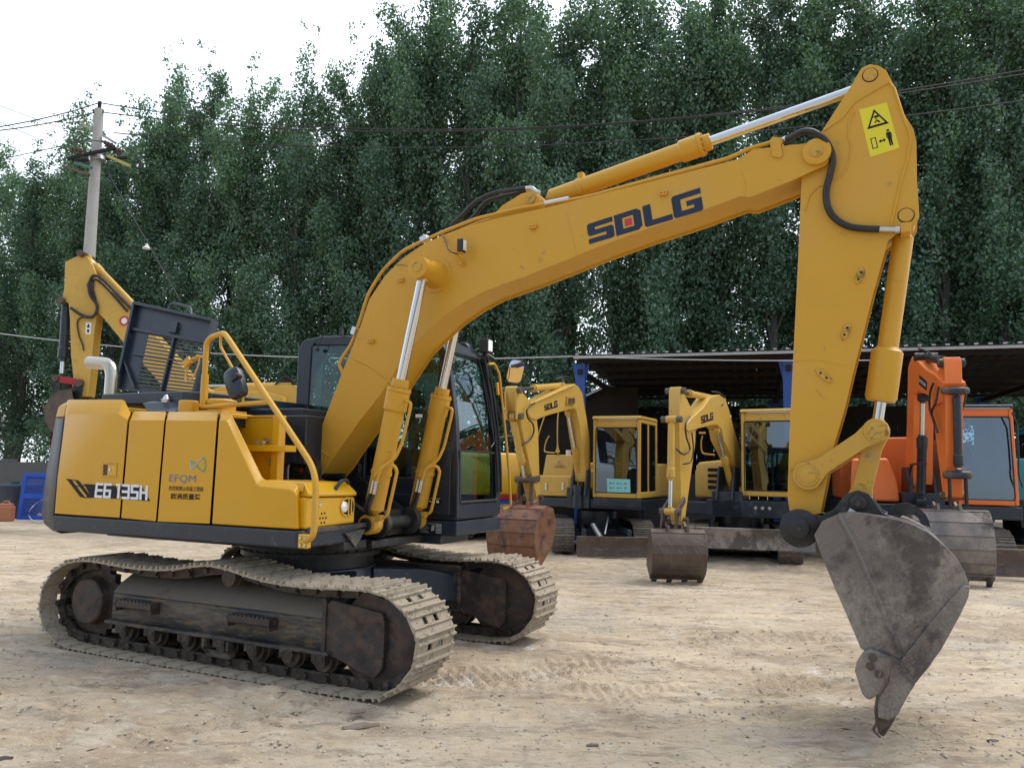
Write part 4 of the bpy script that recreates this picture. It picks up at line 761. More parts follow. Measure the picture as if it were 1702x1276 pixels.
# roof
mb=MB(); mb.prism([(-.45,2.87),(-.40,2.80),(.95,2.72),(1.10,2.66),(1.12,2.70),(1.04,2.79),(.6,2.85),(-.35,2.90)],CY0+.005,CY1-.005); rf=build('roof',mb,M['cab'],cab,bev=.02,bseg=3)
mb=MB(); mb.loft([[(.55,y,2.85) for y in (.45,1.18)]+[(.55,1.18,2.82),(.55,.45,2.82)],[(.95,y,2.845) for y in (.5,1.12)]+[(.95,1.12,2.72),(.95,.5,2.72)],[(1.13,y,2.76) for y in (.55,1.05)]+[(1.13,1.05,2.68),(1.13,.55,2.68)]]); mb.lathe((1.03,.88,2.76),(0,1,0),[(0,.075),(.06,.085),(.12,.075)],18); build('roof_visor',mb,M['cab'],rf,bev=.01)
mb=MB(); mb.box(-.08,-.05,.36,.40,2.88,2.95); mb.tube([(-.32,.33,2.74),(-.25,.33,2.9),(-.10,.33,3.3)],.004,n=5); mb.cyl((-.33,.33,2.75),(-.33,.36,2.75),.018,n=8); build('aerial',mb,M['black'],rf)
mb=MB(); mb.box(1.05,1.13,CY1-.12,CY1+.02,2.66,2.72); mb.tube([(1.0,CY1-.1,2.72),(1.12,CY1-.02,2.75),(1.16,CY1+.04,2.72)],.03,n=8); mb.tube([(1.02,1.05,2.74),(1.10,1.15,2.80),(1.14,1.22,2.74),(1.12,1.25,2.66)],.022,n=7,fil=.05); build('roof_bracket',mb,M['black'],rf,bev=.006)
l=X.front(808,575,1.18); mb=MB(); mb.box(l.x-.05,l.x+.045,l.y-.06,l.y+.06,l.z-.07,l.z+.07); lw=build('cab_work_lamp',mb,M['black'],cab,bev=.01); mb=MB(); mb.box(l.x+.046,l.x+.05,l.y-.045,l.y+.045,l.z-.055,l.z+.055); build('lamp_lens',mb,M['lamp'],lw); mb=MB(); mb.tube([(l.x,l.y,l.z-.07),(l.x-.02,l.y,l.z-.12),(l.x-.06,l.y-.1,l.z-.10)],.014,n=7); build('lamp_bracket',mb,M['black'],lw)
# panes
def pane(P,name='window_pane',mat='glass',par=None):
    mb=MB(); P=[Vector(p) for p in P]; n_=(P[1]-P[0]).cross(P[2]-P[0]).normalized()*.0025
    mb.loft([[tuple(p-n_) for p in P],[tuple(p+n_) for p in P]]); return build(name,mb,M[mat],par or cab)
pane([(-.46,CY0+.012,1.56),(.47,CY0+.012,1.50),(.45,CY0+.012,2.76),(-.44,CY0+.012,2.80)])
pane([(.53,CY0+.012,1.50),(.93,CY0+.012,1.48),(1.09,CY0+.012,1.74),(1.25,CY0+.012,1.74),(1.20,CY0+.012,2.05),(1.10,CY0+.012,2.55),(1.05,CY0+.012,2.69),(.49,CY0+.012,2.74)])
fz=[(1.285,1.28),(1.277,1.60)]; 
pane([(1.285,.46,1.27),(1.285,1.20,1.27),(1.268,1.20,1.74),(1.268,.46,1.74)])
pane([(1.266,.46,1.76),(1.266,1.20,1.76),(1.20,1.20,2.22),(1.20,.46,2.22)]); pane([(1.20,.46,2.22),(1.20,1.20,2.22),(1.09,1.20,2.70),(1.09,.46,2.70)])
mb=MB(); mb.box(1.262,1.28,.42,1.20,1.738,1.758); mb.tube([(1.29,.44,1.285),(1.29,1.18,1.285)],.012,n=8); mb.tube([(1.29,.43,1.75),(1.295,.43,1.31),(1.295,.47,1.275)],.012,n=8,fil=.04); mb.tube([(1.27,1.19,1.75),(1.295,1.19,1.31),(1.295,1.15,1.275)],.012,n=8,fil=.04); build('glass_seal',mb,M['black'],cab)
pane([(-.5,CY1-.012,1.34),(.57,CY1-.012,1.34),(.55,CY1-.012,2.76),(-.44,CY1-.012,2.80)]); pane([(.63,CY1-.012,1.34),(1.24,CY1-.012,1.34),(1.20,CY1-.012,2.05),(1.06,CY1-.012,2.69),(.60,CY1-.012,2.74)])
pane([(-.60,CY0+.06,1.62),(-.60,CY1-.06,1.62),(-.55,CY1-.06,2.74),(-.55,CY0+.06,2.74)])
# brown sun visor / pillar lining and interior
mb=MB(); mb.prism([(-.47,2.50),(-.30,2.72),(.40,2.69),(.40,2.76),(-.42,2.80)],CY0+.035,CY0+.05); build('window_lining',mb,M['rust'],cab)
mb=MB(); mb.prism([(-.42,1.5),(-.36,1.5),(-.34,2.60),(-.28,2.70),(-.36,2.74),(-.42,2.6)],CY0+.06,CY0+.10); build('pillar_trim',mb,M['teal'] if False else paint('pale_green_trim',(.10,.21,.22),.6,0),cab)
mb=MB(); mb.box(.05,.55,.55,1.02,1.45,1.60); mb.prism([(.02,1.55),(.14,1.55),(.02,2.25),(-.10,2.25)],.57,1.0); mb.prism([(-.02,2.27),(.06,2.27),(.0,2.48),(-.07,2.48)],.67,.90); mb.box(.05,.70,.46,.57,1.50,1.78); mb.box(.05,.70,1.02,1.14,1.50,1.78); mb.box(.10,.5,.6,.98,1.18,1.46); build('driver_seat',mb,M['seat'],cab,bev=.03,bseg=2)
mb=MB(); mb.tube([(.66,.48,1.78),(.68,.48,1.93)],.015,n=8); mb.tube([(.66,1.08,1.78),(.68,1.08,1.93)],.015,n=8); mb.tube([(1.02,.72,1.18),(1.06,.72,1.60),(1.0,.72,1.78)],.012,n=8); mb.tube([(1.02,.86,1.18),(1.06,.86,1.60),(1.0,.86,1.78)],.012,n=8); build('control_levers',mb,M['zinc'],cab)
mb=MB(); mb.box(.85,1.05,.66,.72,1.18,1.24); mb.box(.85,1.05,.86,.92,1.18,1.24); mb.box(-.5,.0,.42,1.20,1.2,1.62); mb.box(.98,1.08,.44,.58,1.70,2.0); build('cab_fittings',mb,M['black'],cab)
# wiper and black rails on the far front post
mb=MB(); 
for k,(dx,dy) in enumerate(((0,0),(.03,.0),(.02,-.05))): mb.tube([(1.12+dx,1.22+dy,2.70),(1.19+dx,1.23+dy,2.32),(1.245+dx,1.23+dy,2.0),(1.28+dx,1.235+dy,1.62),(1.29+dx,1.24+dy,1.36)],.012,n=6)
mb.tube([(1.11,1.10,2.68),(1.23,1.14,2.2),(1.30,1.10,1.85)],.007,n=6); mb.tube([(1.30,1.10,1.85),(1.31,1.02,1.80)],.006,n=5); mb.tube([(1.24,.95,2.45),(1.29,1.1,1.92)],.005,n=5); build('wiper',mb,M['black'],cab)
mb=MB(); mb.tube([(1.27,1.27,1.90),(1.32,1.40,1.93),(1.33,1.48,1.92)],.012,n=6); mb.box(1.22,1.25,1.27,1.33,1.30,1.90); mb.box(1.20,1.24,1.31,1.34,1.30,2.0); build('door_edge',mb,M['black'],cab,bev=.004)
# skirt under the cab
mb=MB(); mb.slab([(.45,.385),(1.30,.385),(1.30,1.285),(-.6,1.285),(-.6,.6)],.985,1.115); mb.slab([(.2,.40),(1.12,.42),(1.12,.95),(.2,1.0)],.90,.985); sk_=build('cab_base',mb,M['slate'],EX,bev=.01)
mb=MB(); mb.box(1.3005,1.304,.40,1.28,.985,1.115); 
# tread plates, notices
def plq(pts,y,mat,name,par):
    v=[S(a,b,y) for a,b in pts]; mb=MB(); decal(mb,[v[0],v[1],v[3],v[2]],[(0,0),(1,0),(1,1),(0,1)],.0015,NY); return build(name,mb,M[mat],par)
ns=plq([(696,886),(735,888),(735.5,870),(696,867.5)],.383,'ink','notice_plate',sk_)
mb=MB(); c=[S(*p,.381) for p in ((696,886),(735,888),(696,867.5),(735.5,870))]
for k in range(6): decal(mb,c,[(.04,.12+k*.13),(.44-.05*(k%3),.12+k*.13),(.44-.05*(k%3),.16+k*.13),(.04,.16+k*.13)],.0012,NY)
for k in range(7): decal(mb,c,[(.72,.10+k*.12),(.97,.10+k*.12),(.97,.17+k*.12),(.72,.17+k*.12)],.0012,NY)
decal(mb,c,[(.04,.92),(.96,.92),(.96,.97),(.04,.97)],.0012,NY); decal(mb,c,[(.52,.3),(.64,.3),(.68,.8),(.56,.8)],.0012,NY)
build('notice_print',mb,plain('grey_print',(.35,.36,.37),.5),ns)
n2=plq([(712,837),(734,838.5),(734,826),(712,824.5)],.392,'ink','notice_plate',cab); c=[S(*p,.390) for p in ((712,837),(734,838.5),(712,824.5),(734,826))]; mb=MB()
for a,b,e,f in ((.08,.2,.25,.45),(.3,.5,.2,.5),(.62,.8,.2,.55)): decal(mb,c,[(a,e),(b,e),(b,f),(a,f)],.0012,NY)
decal(mb,c,[(.1,.75),(.9,.75),(.9,.8),(.1,.8)],.001,NY); build('notice_print',mb,M['white'],n2)
mb=MB(); mb.lathe((.60,.383,1.05),(0,-1,0),[(0,.012),(.006,.01)],10); build('bolt',mb,M['zinc'],sk_)
# yellow pole with mirror in front of the far post
Fp=X.front
pp=[Fp(812,605,1.36),Fp(822,604,1.36),Fp(830,622,1.36),Fp(838,700,1.36),Fp(846,780,1.36),Fp(849,838,1.36),Fp(846,842,1.34),Fp(836,846,1.30)]
mb=MB(); mb.tube([tuple(p) for p in pp],.013,n=9,fil=.04); ps=build('grab_pole',mb,M['yel'],EX)
mb=MB(); mb.bar(Fp(826,636,1.36),Fp(828,656,1.36),.03,.02); build('pole_bracket',mb,M['yel'],ps)
mc=Fp(857,617.5,1.42); mb=MB(); ring=[(abs(math.cos(t))**.45*math.copysign(.078,math.cos(t)),abs(math.sin(t))**.45*math.copysign(.125,math.sin(t))) for t in [k*PI/12+.01 for k in range(24)]]
MF=Matrix.Translation(mc)@Matrix.Rotation(R(17),4,'Z')@Matrix.Rotation(R(-17),4,'X')@Matrix.Rotation(R(8),4,'Y')
def tm(M4,pts): return [tuple(M4@Vector(p)) for p in pts]
big=[(a*1.14,b*1.1) for a,b in ring]
mb.loft([tm(MF,[(a*k,y,b*k) for a,b in big]) for y,k in ((.035,.8),(.02,.97),(-.004,1.0))]); mr=build('wing_mirror',mb,M['black'],ps,ang=50)
mb=MB(); mb.loft([tm(MF,[(a,y,b) for a,b in ring]) for y in (-.0045,-.007)]); build('mirror_glass',mb,M['mirror'],mr)
mb=MB(); q=MF@Vector((-.06,.02,.04)); mb.tube([tuple(Fp(829,611,1.36)),tuple(Fp(838,605,1.38)),tuple(q)],.004,n=6); build('mirror_stem',mb,M['black'],mr)
# boxes seen between hood and cab
mb=MB(); mb.prism([(-.55,1.2),(-.55,2.02),(-.30,2.13),(.3,2.10),(.3,1.2)],.345,.39); build('cab_rear_cover',mb,M['cab'],cab,bev=.01)
# ================================================================ background excavators
def poly_ram(root,F,a,b,ya,t1,rb,rr,mat,name,rod='chr'): return ram(root,a,b,ya,.08,t1,rb,rb*1.15,rr,M[mat],yw=rb*.9,name=name,rodmat=rod)
def boomset(root,F,bo,ao,wb,wa,mat):
    o=X_O(F,bo,wb); mb=MB(); mb.prism(o,-wb,wb); b=build('boom',mb,M[mat],root,bev=.012)
    o=X_O(F,ao,wa); mb=MB(); mb.prism(o,-wa,wa); a=build('arm',mb,M[mat],root,bev=.012); return b,a
def X_O(F,pts,y): return [(v.x,v.z) for v in (F.side(p,q,y) for p,q in pts)]
def bucketset(root,M4,prof,W_,mat,teeth=4,side=None,ribs=5,nb=None,tooth_l=.16):
    """prof: outline (x,z) closed, first nb points = curved back from top rim to lip. M4 places it in the root frame"""
    nb=nb or len(prof)-2
    mb=MB(); mb.prism(prof,-W_,-W_+.03); mb.v=tm(M4,mb.v); bk=build('bucket',mb,M[mat],root,bev=.008)
    mb=MB(); mb.prism(prof,W_-.03,W_); mb.v=tm(M4,mb.v); build('bucket_side_plate',mb,M[mat],bk,bev=.008)
    back=prof[:nb]; inn=inset(prof,.03)[:nb]
    mb=MB(); mb.loft([[(p[0],y,p[1]) for p in back]+[(p[0],y,p[1]) for p in reversed(inn)] for y in (-W_+.031,W_-.031)]); mb.v=tm(M4,mb.v); build('bucket_shell',mb,M[mat],bk)
    # wear strips across the back
    for k in range(ribs):
        i=1+int(k*(nb-2)/ribs); p=Vector(back[i]); q=Vector(back[i+1]); n_=Vector((-(q-p).y,(q-p).x)).normalized()
        c=sum((Vector(v) for v in prof),Vector((0,0)))/len(prof)
        if n_.dot(p-c)<0: n_=-n_
        a=p*.93+q*.07; b=p*.05+q*.95
        mb=MB(); mb.loft([[(v.x,y,v.y) for v in (a,b,b+n_*.014,a+n_*.014)] for y in (-W_+.004,W_-.004)]); mb.v=tm(M4,mb.v); build('wear_strip',mb,M[mat],bk,bev=.004)
    for y in (-.16,.12):
        p=Vector(prof[0]); q=Vector(prof[2]); n_=Vector((-(q-p).y,(q-p).x)).normalized(); n_=n_ if n_.y>0 else -n_
        mb=MB(); mb.prism([tuple(p-n_*.02),tuple(q-n_*.02),tuple(q.lerp(p,.15)+n_*.12),tuple(q.lerp(p,.6)+n_*.09),tuple(p+n_*.16)],y,y+.04); mb.v=tm(M4,mb.v); build('bucket_ear',mb,M[mat],bk,bev=.006)
    L_=Vector(back[-1]); d=(L_-Vector(back[-2])).normalized(); n_=Vector((-d.y,d.x))
    for k in range(teeth):
        y=-W_+.06+k*(2*W_-.12)/max(1,teeth-1); mb=MB(); e=L_+d*tooth_l
        mb.loft([[(v.x,y+s,v.y) for v,s in ((L_-d*.06+n_*.035,-.04),(L_-d*.06+n_*.035,.04),(L_-d*.06-n_*.035,.04),(L_-d*.06-n_*.035,-.04))],[(v.x,y+s,v.y) for v,s in ((e+n_*.01,-.03),(e+n_*.01,.03),(e-n_*.01,.03),(e-n_*.01,-.03))]])
        mb.v=tm(M4,mb.v); build('tooth',mb,M[mat],bk)
    return bk
def small_under(root,yaw,tl,gauge,tw,th,blade=None,bz=.0,mat='shoe2',bmat='bkt2',bx=1.95,n=38,bh=.36,only=None,by=0):
    """undercarriage part tree turned by yaw against the house"""
    piv=bpy.data.objects.new('undercarriage',None)
    mb=MB(); mb.cyl((0,0,.40),(0,0,.78),.42,n=24); mb.box(-.6,.6,-gauge/2,gauge/2,.28,.45); 
    for s in (-1,1): mb.bar((.3,s*.35,.45),(bx-.10,s*.42,.45),.06,.12); mb.box(bx-.16,bx-.02,s*.42-.04,s*.42+.04,.34,.5)
    uc=build('undercarriage',mb,M['slate'],root,bev=.01); bpy.data.objects.remove(piv); uc.rotation_euler=(0,0,yaw)
    h=tl/2-th/2; P=[(-h,.02),(0,.02),(h,.02),(h+th*.30,.08),(h+th*.5,th*.45),(h+th*.34,th*.82),(h,th),(0,th*.97),(-h,th),(-h-th*.34,th*.82),(-h-th*.5,th*.45),(-h-th*.30,.08)]
    return uc,P
def small_tracks(root,uc,yaw,P,gauge,tw,th,tl,mat,n):
    for s in (-1,1):
        # the tracks are parts of the machine, turned with the undercarriage
        ch=make_track(root,P,s*gauge/2,tw,n,mat=mat,holes=False,chain=False,dy=.05); ch.rotation_euler=(0,0,yaw)
        mb=MB(); mb.box(-tl/2+.38,tl/2-.38,s*gauge/2-.10,s*gauge/2+.10,th*.30,th*.72)
        for rx in np.linspace(-tl/2+.55,tl/2-.55,5): mb.cyl((rx,s*gauge/2-.11,th*.24),(rx,s*gauge/2+.11,th*.24),.07,n=12)
        f=build('track_frame',mb,M['frame'],root,bev=.01); f.rotation_euler=(0,0,yaw)
        for rx,nm in ((tl/2-th/2,'idler_wheel'),(-tl/2+th/2,'sprocket')):
            mb=MB(); mb.lathe((rx,s*gauge/2-.07,th*.5),(0,1,0),[(0,th*.2),(.01,th*.38),(.13,th*.38),(.14,th*.2)],20); o=build(nm,mb,M['chain'],root); o.rotation_euler=(0,0,yaw)
def blade(root,yaw,bx,w_,z0,h,mat,y0=0):
    mb=MB(); pr=[(bx-.02,z0),(bx+.03,z0),(bx+.0,z0+h*.3),(bx-.01,z0+h*.6),(bx+.03,z0+h),(bx-.0,z0+h+.01),(bx-.05,z0+h*.6),(bx-.05,z0+h*.3)]
    mb.prism(pr,y0-w_/2,y0+w_/2); mb.prism([(bx-.09,z0+.04),(bx-.02,z0+.04),(bx-.02,z0+h),(bx-.09,z0+h*.8)],y0-w_/2,y0-w_/2+.02); mb.prism([(bx-.09,z0+.04),(bx-.02,z0+.04),(bx-.02,z0+h),(bx-.09,z0+h*.8)],y0+w_/2-.02,y0+w_/2)
    o=build('dozer_blade',mb,M[mat],root,bev=.006); o.rotation_euler=(0,0,yaw); return o
def framed_cab(root,x0,x1,y0,y1,z0,z1,mat,pane='glassd',tp=.075,fz=None,slope=.0,mid=None,roofmat=None):
    """cab of posts, sills and panes; front is x1"""
    mb=MB(); s=slope
    for y in (y0,y1-tp):
        mb.loft([[(x1-tp,y,z0),(x1,y,z0),(x1,y+tp,z0),(x1-tp,y+tp,z0)],[(x1-tp-s,y,z1),(x1-s,y,z1),(x1-s,y+tp,z1),(x1-tp-s,y+tp,z1)]])
        mb.box(x0,x0+tp,y,y+tp,z0,z1); mb.box(x0+tp,x1-tp,y,y+tp,z0,z0+tp*1.6); mb.box(x0+tp,x1-tp-s,y,y+tp,z1-tp,z1)
    mb.box(x1-tp,x1,y0+tp,y1-tp,z0,z0+tp*1.3); mb.box(x1-tp-s,x1-s,y0+tp,y1-tp,z1-tp*2.2,z1); mb.box(x0,x0+tp,y0+tp,y1-tp,z0,z0+(z1-z0)*.4); mb.box(x0,x0+tp,y0+tp,y1-tp,z1-tp,z1)
    xm=(x0+x1)/2; mb.box(xm-.03,xm+.03,y1-tp+.002,y1-.002,z0,z1-.01)
    c=build('cab',mb,M[mat],root,bev=.02,bseg=3)
    mb=MB(); mb.box(x1-s+.002,x1-s+.03,y0+.12,y1-.05,z1-.02,z1+.045); build('visor_strip',mb,M['roofl'],c,bev=.006)
    mb=MB(); mb.prism([(x0-.02,z1+.002),(x1-s+.05,z1+.002),(x1-s+.02,z1+.06),(x0+.05,z1+.075)],y0-.01,y1+.01); build('cab_roof',mb,M[roofmat or mat],c,bev=.02)
    k=.012
    def pn(P,m=pane):
        mb=MB(); P=[Vector(p) for p in P]; n_=(P[1]-P[0]).cross(P[2]-P[0]).normalized()*.003; mb.loft([[tuple(p-n_) for p in P],[tuple(p+n_) for p in P]]); return build('window_pane',mb,M[m],c)
    zb=z0+tp*1.3; zt=z1-tp*2.2; zm=z0+(z1-z0)*.36; sx=lambda z:x1-.02-s*(z-z0)/(z1-z0)
    pn([(sx(zb),y0+tp,zb),(sx(zb),y1-tp,zb),(sx(zm)-.0,y1-tp,zm),(sx(zm),y0+tp,zm)],'glassd'); pn([(sx(zm)+.012,y0+tp,zm),(sx(zm)+.012,y1-tp,zm),(sx(zt)+.0,y1-tp,zt),(sx(zt),y0+tp,zt)])
    pn([(x0+tp,y1-.02,z0+tp*1.6),(x1-tp,y1-.02,z0+tp*1.6),(x1-tp-s,y1-.02,z1-tp),(x0+tp,y1-.02,z1-tp)]); pn([(x0+tp,y0+.02,z0+tp),(x1-tp,y0+.02,z0+tp),(x1-tp-s,y0+.02,z1-tp),(x0+tp,y0+.02,z1-tp)])
    mb=MB(); w_=.011; ring=[(y0+tp*.8,zb),(y1-tp*.8,zb),(y1-tp*.8,zt),(y0+tp*.8,zt)]
    mb.tube([(sx(z)+.014,y,z) for y,z in ring+ring[:1]],w_,n=6,fil=.05); build('glass_seal',mb,M['black'],c)
    mb=MB(); ym=(y0+y1)/2; mb.box(x0+.25,x0+.65,ym-.22,ym+.22,z0+.25,z0+.42); mb.prism([(x0+.2,z0+.4),(x0+.3,z0+.4),(x0+.2,z0+1.1),(x0+.1,z0+1.1)],ym-.2,ym+.2); mb.box(x0+.08,x1-.4,y0+.08,y1-.08,z0+.02,z0+.22); mb.tube([(x1-.25,ym-.07,z0+.05),(x1-.18,ym-.07,z0+.5),(x1-.24,ym-.07,z0+.65)],.012,n=6); mb.tube([(x1-.25,ym+.07,z0+.05),(x1-.18,ym+.07,z0+.5),(x1-.24,ym+.07,z0+.65)],.012,n=6); build('cab_interior',mb,M['seat'],c,bev=.02)
    return c
def pt(F,p,y): v=F.side(p[0],p[1],y); return (v.x,v.z)
def c7(u,v): return (800+u/2.9,560+v/2.9)
def c8(u,v): return (820+u/4.907,600+v/4.907)
def arm_shape(T,E,B,wt=.07,we=.2,wb=.07):
    T,E,B=Vector(T),Vector(E),Vector(B); dd=(B-T).normalized(); f=Vector((-dd.y,dd.x)); f=f if f.x>0 else -f
    return [tuple(p) for p in (T-dd*wt*.9+f*wt*.4,T+f*wt,T+(B-T)*.33+f*we*.55,B+f*wb,B+dd*wb,B-f*wb,E-f*.06+dd*.32,E-f*.11+dd*.05,E-f*.08-dd*.14,T-f*wt,T-dd*wt*.9-f*wt*.4)]
def linkage(root,B,C,Pn,mat):
    for y in (-.11,.11):
        for p,q in (((B[0],B[1]+.32),C),(C,Pn)): mb=MB(); mb.bar((p[0],y,p[1]),(q[0],y,q[1]),.03,.10); build('bucket_link',mb,M[mat],root,bev=.006)
# ---- first small yellow machine
F1=Fr(1.8,16.05,R(-115)); E1=thing('excavator','small yellow excavator with rusty orange bucket and turquoise card in the cab window','excavator',F1,'small yellow excavators')
yb_=.12; bo=[c8(*p) for p in ((275,395),(285,375),(345,335),(450,275),(545,230),(600,205),(665,185),(700,215),(728,262),(745,370),(765,480),(785,620),(792,760),(796,970),(760,985),(755,900),(735,740),(715,620),(695,480),(680,410),(660,385),(625,395),(470,435),(345,478),(310,470),(285,430))]
mb=MB(); o=X_O(F1,bo,yb_); mb.prism(o,-yb_,yb_); b1=build('boom',mb,M['yels'],E1,bev=.012)
nl=(0,1,0); cq=[F1.side(*c8(*p),yb_+.002) for p in ((418,405),(525,375),(415,360),(520,320))]; block_word(b1,cq,nl,M['ink'],((0,.235),(.25,.485),(.505,.745),(.755,1)))
cq=[F1.side(*c8(*p),yb_+.002) for p in ((590,350),(655,350),(592,288),(655,285))]; mb=MB(); decal(mb,cq,[(0,0),(1,0),(1,1),(0,1)],.03,nl); k=build('lamp_bracket',mb,M['yelw'],b1); mb=MB(); decal(mb,[p+Vector((0,.031,0)) for p in cq],[(.1,.1),(.9,.1),(.9,.75),(.1,.75)],.01,nl); build('lamp_lens',mb,M['bkt2'],k)
ya=.10; ao=[c8(*p) for p in ((160,225),(200,215),(215,290),(240,370),(285,470),(300,560),(310,760),(335,1000),(362,1110),(345,1130),(318,1080),(280,960),(240,760),(205,560),(180,400),(160,300))]
mb=MB(); T,E_,B_,C_=(4.26,2.83),(3.60,2.48),(3.34,1.12),(3.68,1.42); mb.prism(arm_shape(T,E_,B_),-ya,ya); a1=build('arm',mb,M['yels'],E1,bev=.012)
P=lambda u,v,y=0: pt(F1,c8(u,v),y)
poly_ram(E1,F1,P(560,200),T,0,.60,.058,.03,'yels','arm_cylinder','greas')
poly_ram(E1,F1,(4.20,2.42),C_,-.0,.70,.055,.03,'yels','bucket_cylinder')
poly_ram(E1,F1,P(735,1090,-.04),P(625,420),-.04,.55,.06,.032,'yels','boom_cylinder')
for c in (T,(4.20,2.42),C_,B_):
    mb=MB(); mb.cyl((c[0],-.17,c[1]),(c[0],.17,c[1]),.055,n=14); build('pivot_pin',mb,M['bkt2'],E1)
mb=MB()
for y in (-.10,.08): mb.prism([(4.20,2.80),(4.34,2.80),(4.28,2.36),(4.12,2.36)],y,y+.03)
build('arm_lug',mb,M['yels'],a1,bev=.004)
linkage(E1,B_,C_,(3.70,1.02),'bkt2')
mb=MB(); mb.tube([tuple(p) for p in spline([F1.side(*c8(u,v),y) for u,v,y in ((335,345,.14),(295,365,.16),(272,410,.17),(285,470,.18),(320,510,.16),(330,570,.15),(300,640,.13),(235,680,.12))],5)],.014,n=7); build('hydraulic_hose',mb,M['rub'],E1)
mb=MB(); mb.tube([tuple(p) for p in spline([F1.side(*c8(u,v),0) for u,v in ((510,150),(560,130),(610,130),(650,165),(665,190))],5)],.014,n=7); build('hydraulic_hose',mb,M['rub'],E1); mb=MB(); mb.tube([tuple(p) for p in spline([F1.side(*c8(u,v),.05) for u,v in ((545,145),(600,150),(640,185))],5)],.012,n=7); build('hydraulic_hose',mb,M['rub'],E1)
mb=MB(); mb.tube([tuple(F1.side(*c8(u,v),yb_+.02)) for u,v in ((335,335),(420,300),(540,245),(660,195))],.012,n=7); build('hydraulic_pipe',mb,M['yels'],b1)
# bucket 1: back of the shell turned to the camera
BP=[(-.02,.86),(.18,.90),(.38,.85),(.52,.70),(.58,.52),(.56,.34),(.50,.16),(.42,.02),(.0,.30),(-.12,.62)]
bw=F1.side(*c7(200,800),0)
tgt=F1.front(*c7(300,1085),4.05)
M4=Matrix.Translation((3.64,.06,.04))@Matrix.Rotation(R(-4),4,'Z')@Matrix.Scale(1.08,4)
bucketset(E1,M4,BP,.40,'rustb',teeth=4,ribs=6,nb=8,tooth_l=.08)
# house 1
CZ0,CZ1=1.07,2.58
framed_cab(E1,-.35,.97,.22,1.17,CZ0,CZ1,'yels',slope=.03,roofmat='yels')
mb=MB(); mb.box(-1.2,.98,-1.0,1.2,.86,1.04); mb.box(.9,1.02,.25,1.2,.9,1.06); build('platform',mb,M['slate'],E1,bev=.02)
mb=MB(); mb.box(-1.25,-.2,-.95,1.05,1.05,1.60); mb.box(-1.35,-.3,-.95,1.18,1.05,1.75); h1=build('engine_cover',mb,M['yels'],E1,bev=.06,bseg=3)
def fq(F,x,pts): return [F.front(*c8(*p),x) for p in pts]
t0=fq(F1,.75,((405,925),(650,925),(425,762),(660,760)))
mb=MB(); ys=sorted((t0[0].y,t0[1].y)); mb.loft([[(.50,ys[0],1.05),(.78,ys[0],1.05),(.78,ys[0],t0[0].z),(.70,ys[0]+.04,t0[2].z),(.45,ys[0]+.04,t0[2].z)],[(.50,ys[1],1.05),(.78,ys[1],1.05),(.78,ys[1],t0[0].z),(.70,ys[1],t0[2].z),(.45,ys[1],t0[2].z)]]); fb=build('front_tank',mb,M['yels'],E1,bev=.02,bseg=3)
t1=fq(F1,.95,((350,1095),(635,1100),(365,930),(640,935))); ys=sorted((t1[0].y,t1[1].y)); mb=MB(); mb.box(.74,.95,ys[0],ys[1],t1[0].z,t1[2].z); fb2=build('tool_box',mb,M['yels'],E1,bev=.03,bseg=3)
mb=MB(); mb.box(.95,.957,ys[0]+.12,ys[1]-.05,t1[0].z+.08,t1[2].z-.05); build('box_lid',mb,M['yels'],fb2,bev=.006)
for u in (430,567):
    c=F1.front(*c8(u,1020),.965); mb=MB(); mb.box(c.x-.01,c.x+.012,c.y-.02,c.y+.02,c.z-.07,c.z+.07); mb.cyl((c.x,c.y,c.z+.01),(c.x+.025,c.y,c.z+.01),.018,n=8); build('latch',mb,M['zinc'],fb2)
cq=fq(F1,.765,((498,868),(592,870),(500,850),(592,850))); cq=[Vector((p.x+.012,p.y,p.z)) for p in cq]; text_on(fb,cq,(1,0,0),'山东临工',M['ink'],bold=.01)
cq=fq(F1,.765,((520,845),(565,845),(520,835),(565,835))); cq=[Vector((p.x+.014,p.y,p.z)) for p in cq]; text_on(fb,cq,(1,0,0),'SDLG',M['efq'],bold=.01)
cq=fq(F1,.765,((522,832),(548,832),(530,806),(552,808))); cq=[Vector((p.x+.02,p.y,p.z)) for p in cq]; mb=MB(); decal(mb,cq,[(0,0),(.6,0),(1,1),(.7,.95)],.001,(1,0,0)); build('emblem',mb,M['efq'],fb)
c=F1.front(*c8(612,745),.6); mb=MB(); mb.cyl((c.x,c.y,c.z-.08),(c.x,c.y,c.z+.05),.05,n=14); build('breather',mb,M['white'],E1)
mb=MB(); g=lambda u,v,x=.7:tuple(F1.front(*c8(u,v),x)); mb.tube([g(525,760),g(522,600),g(524,480),g(530,415)],.014,n=8); mb.tube([g(330,840),g(350,660),g(380,560),g(420,440)],.014,n=8); mb.tube([g(500,748),g(415,740),g(420,690),g(435,640),g(455,610)],.013,n=8,fil=.05); mb.lathe(F1.front(*c8(524,745),.7),(0,0,1),[(0,.05),(.10,.02),(.16,.014)],10); build('hand_rail',mb,M['yels'],E1)
cq=fq(F1,.955,((930,1072),(1118,1075),(925,957),(1115,963))); mb=MB(); decal(mb,cq,[(0,0),(1,0),(1,1),(0,1)],-.004,(1,0,0)); cd_=build('window_card',mb,M['paper'],E1)
mb=MB()
for r_ in (.62,.30):
    for k in range(5): decal(mb,cq,[(.10+k*.16,r_),(.10+k*.16+(.05 if k%2 else .11),r_),(.10+k*.16+(.05 if k%2 else .11),r_+.10),(.10+k*.16,r_+.10)],.001,(1,0,0))
build('card_print',mb,M['efq'],cd_)
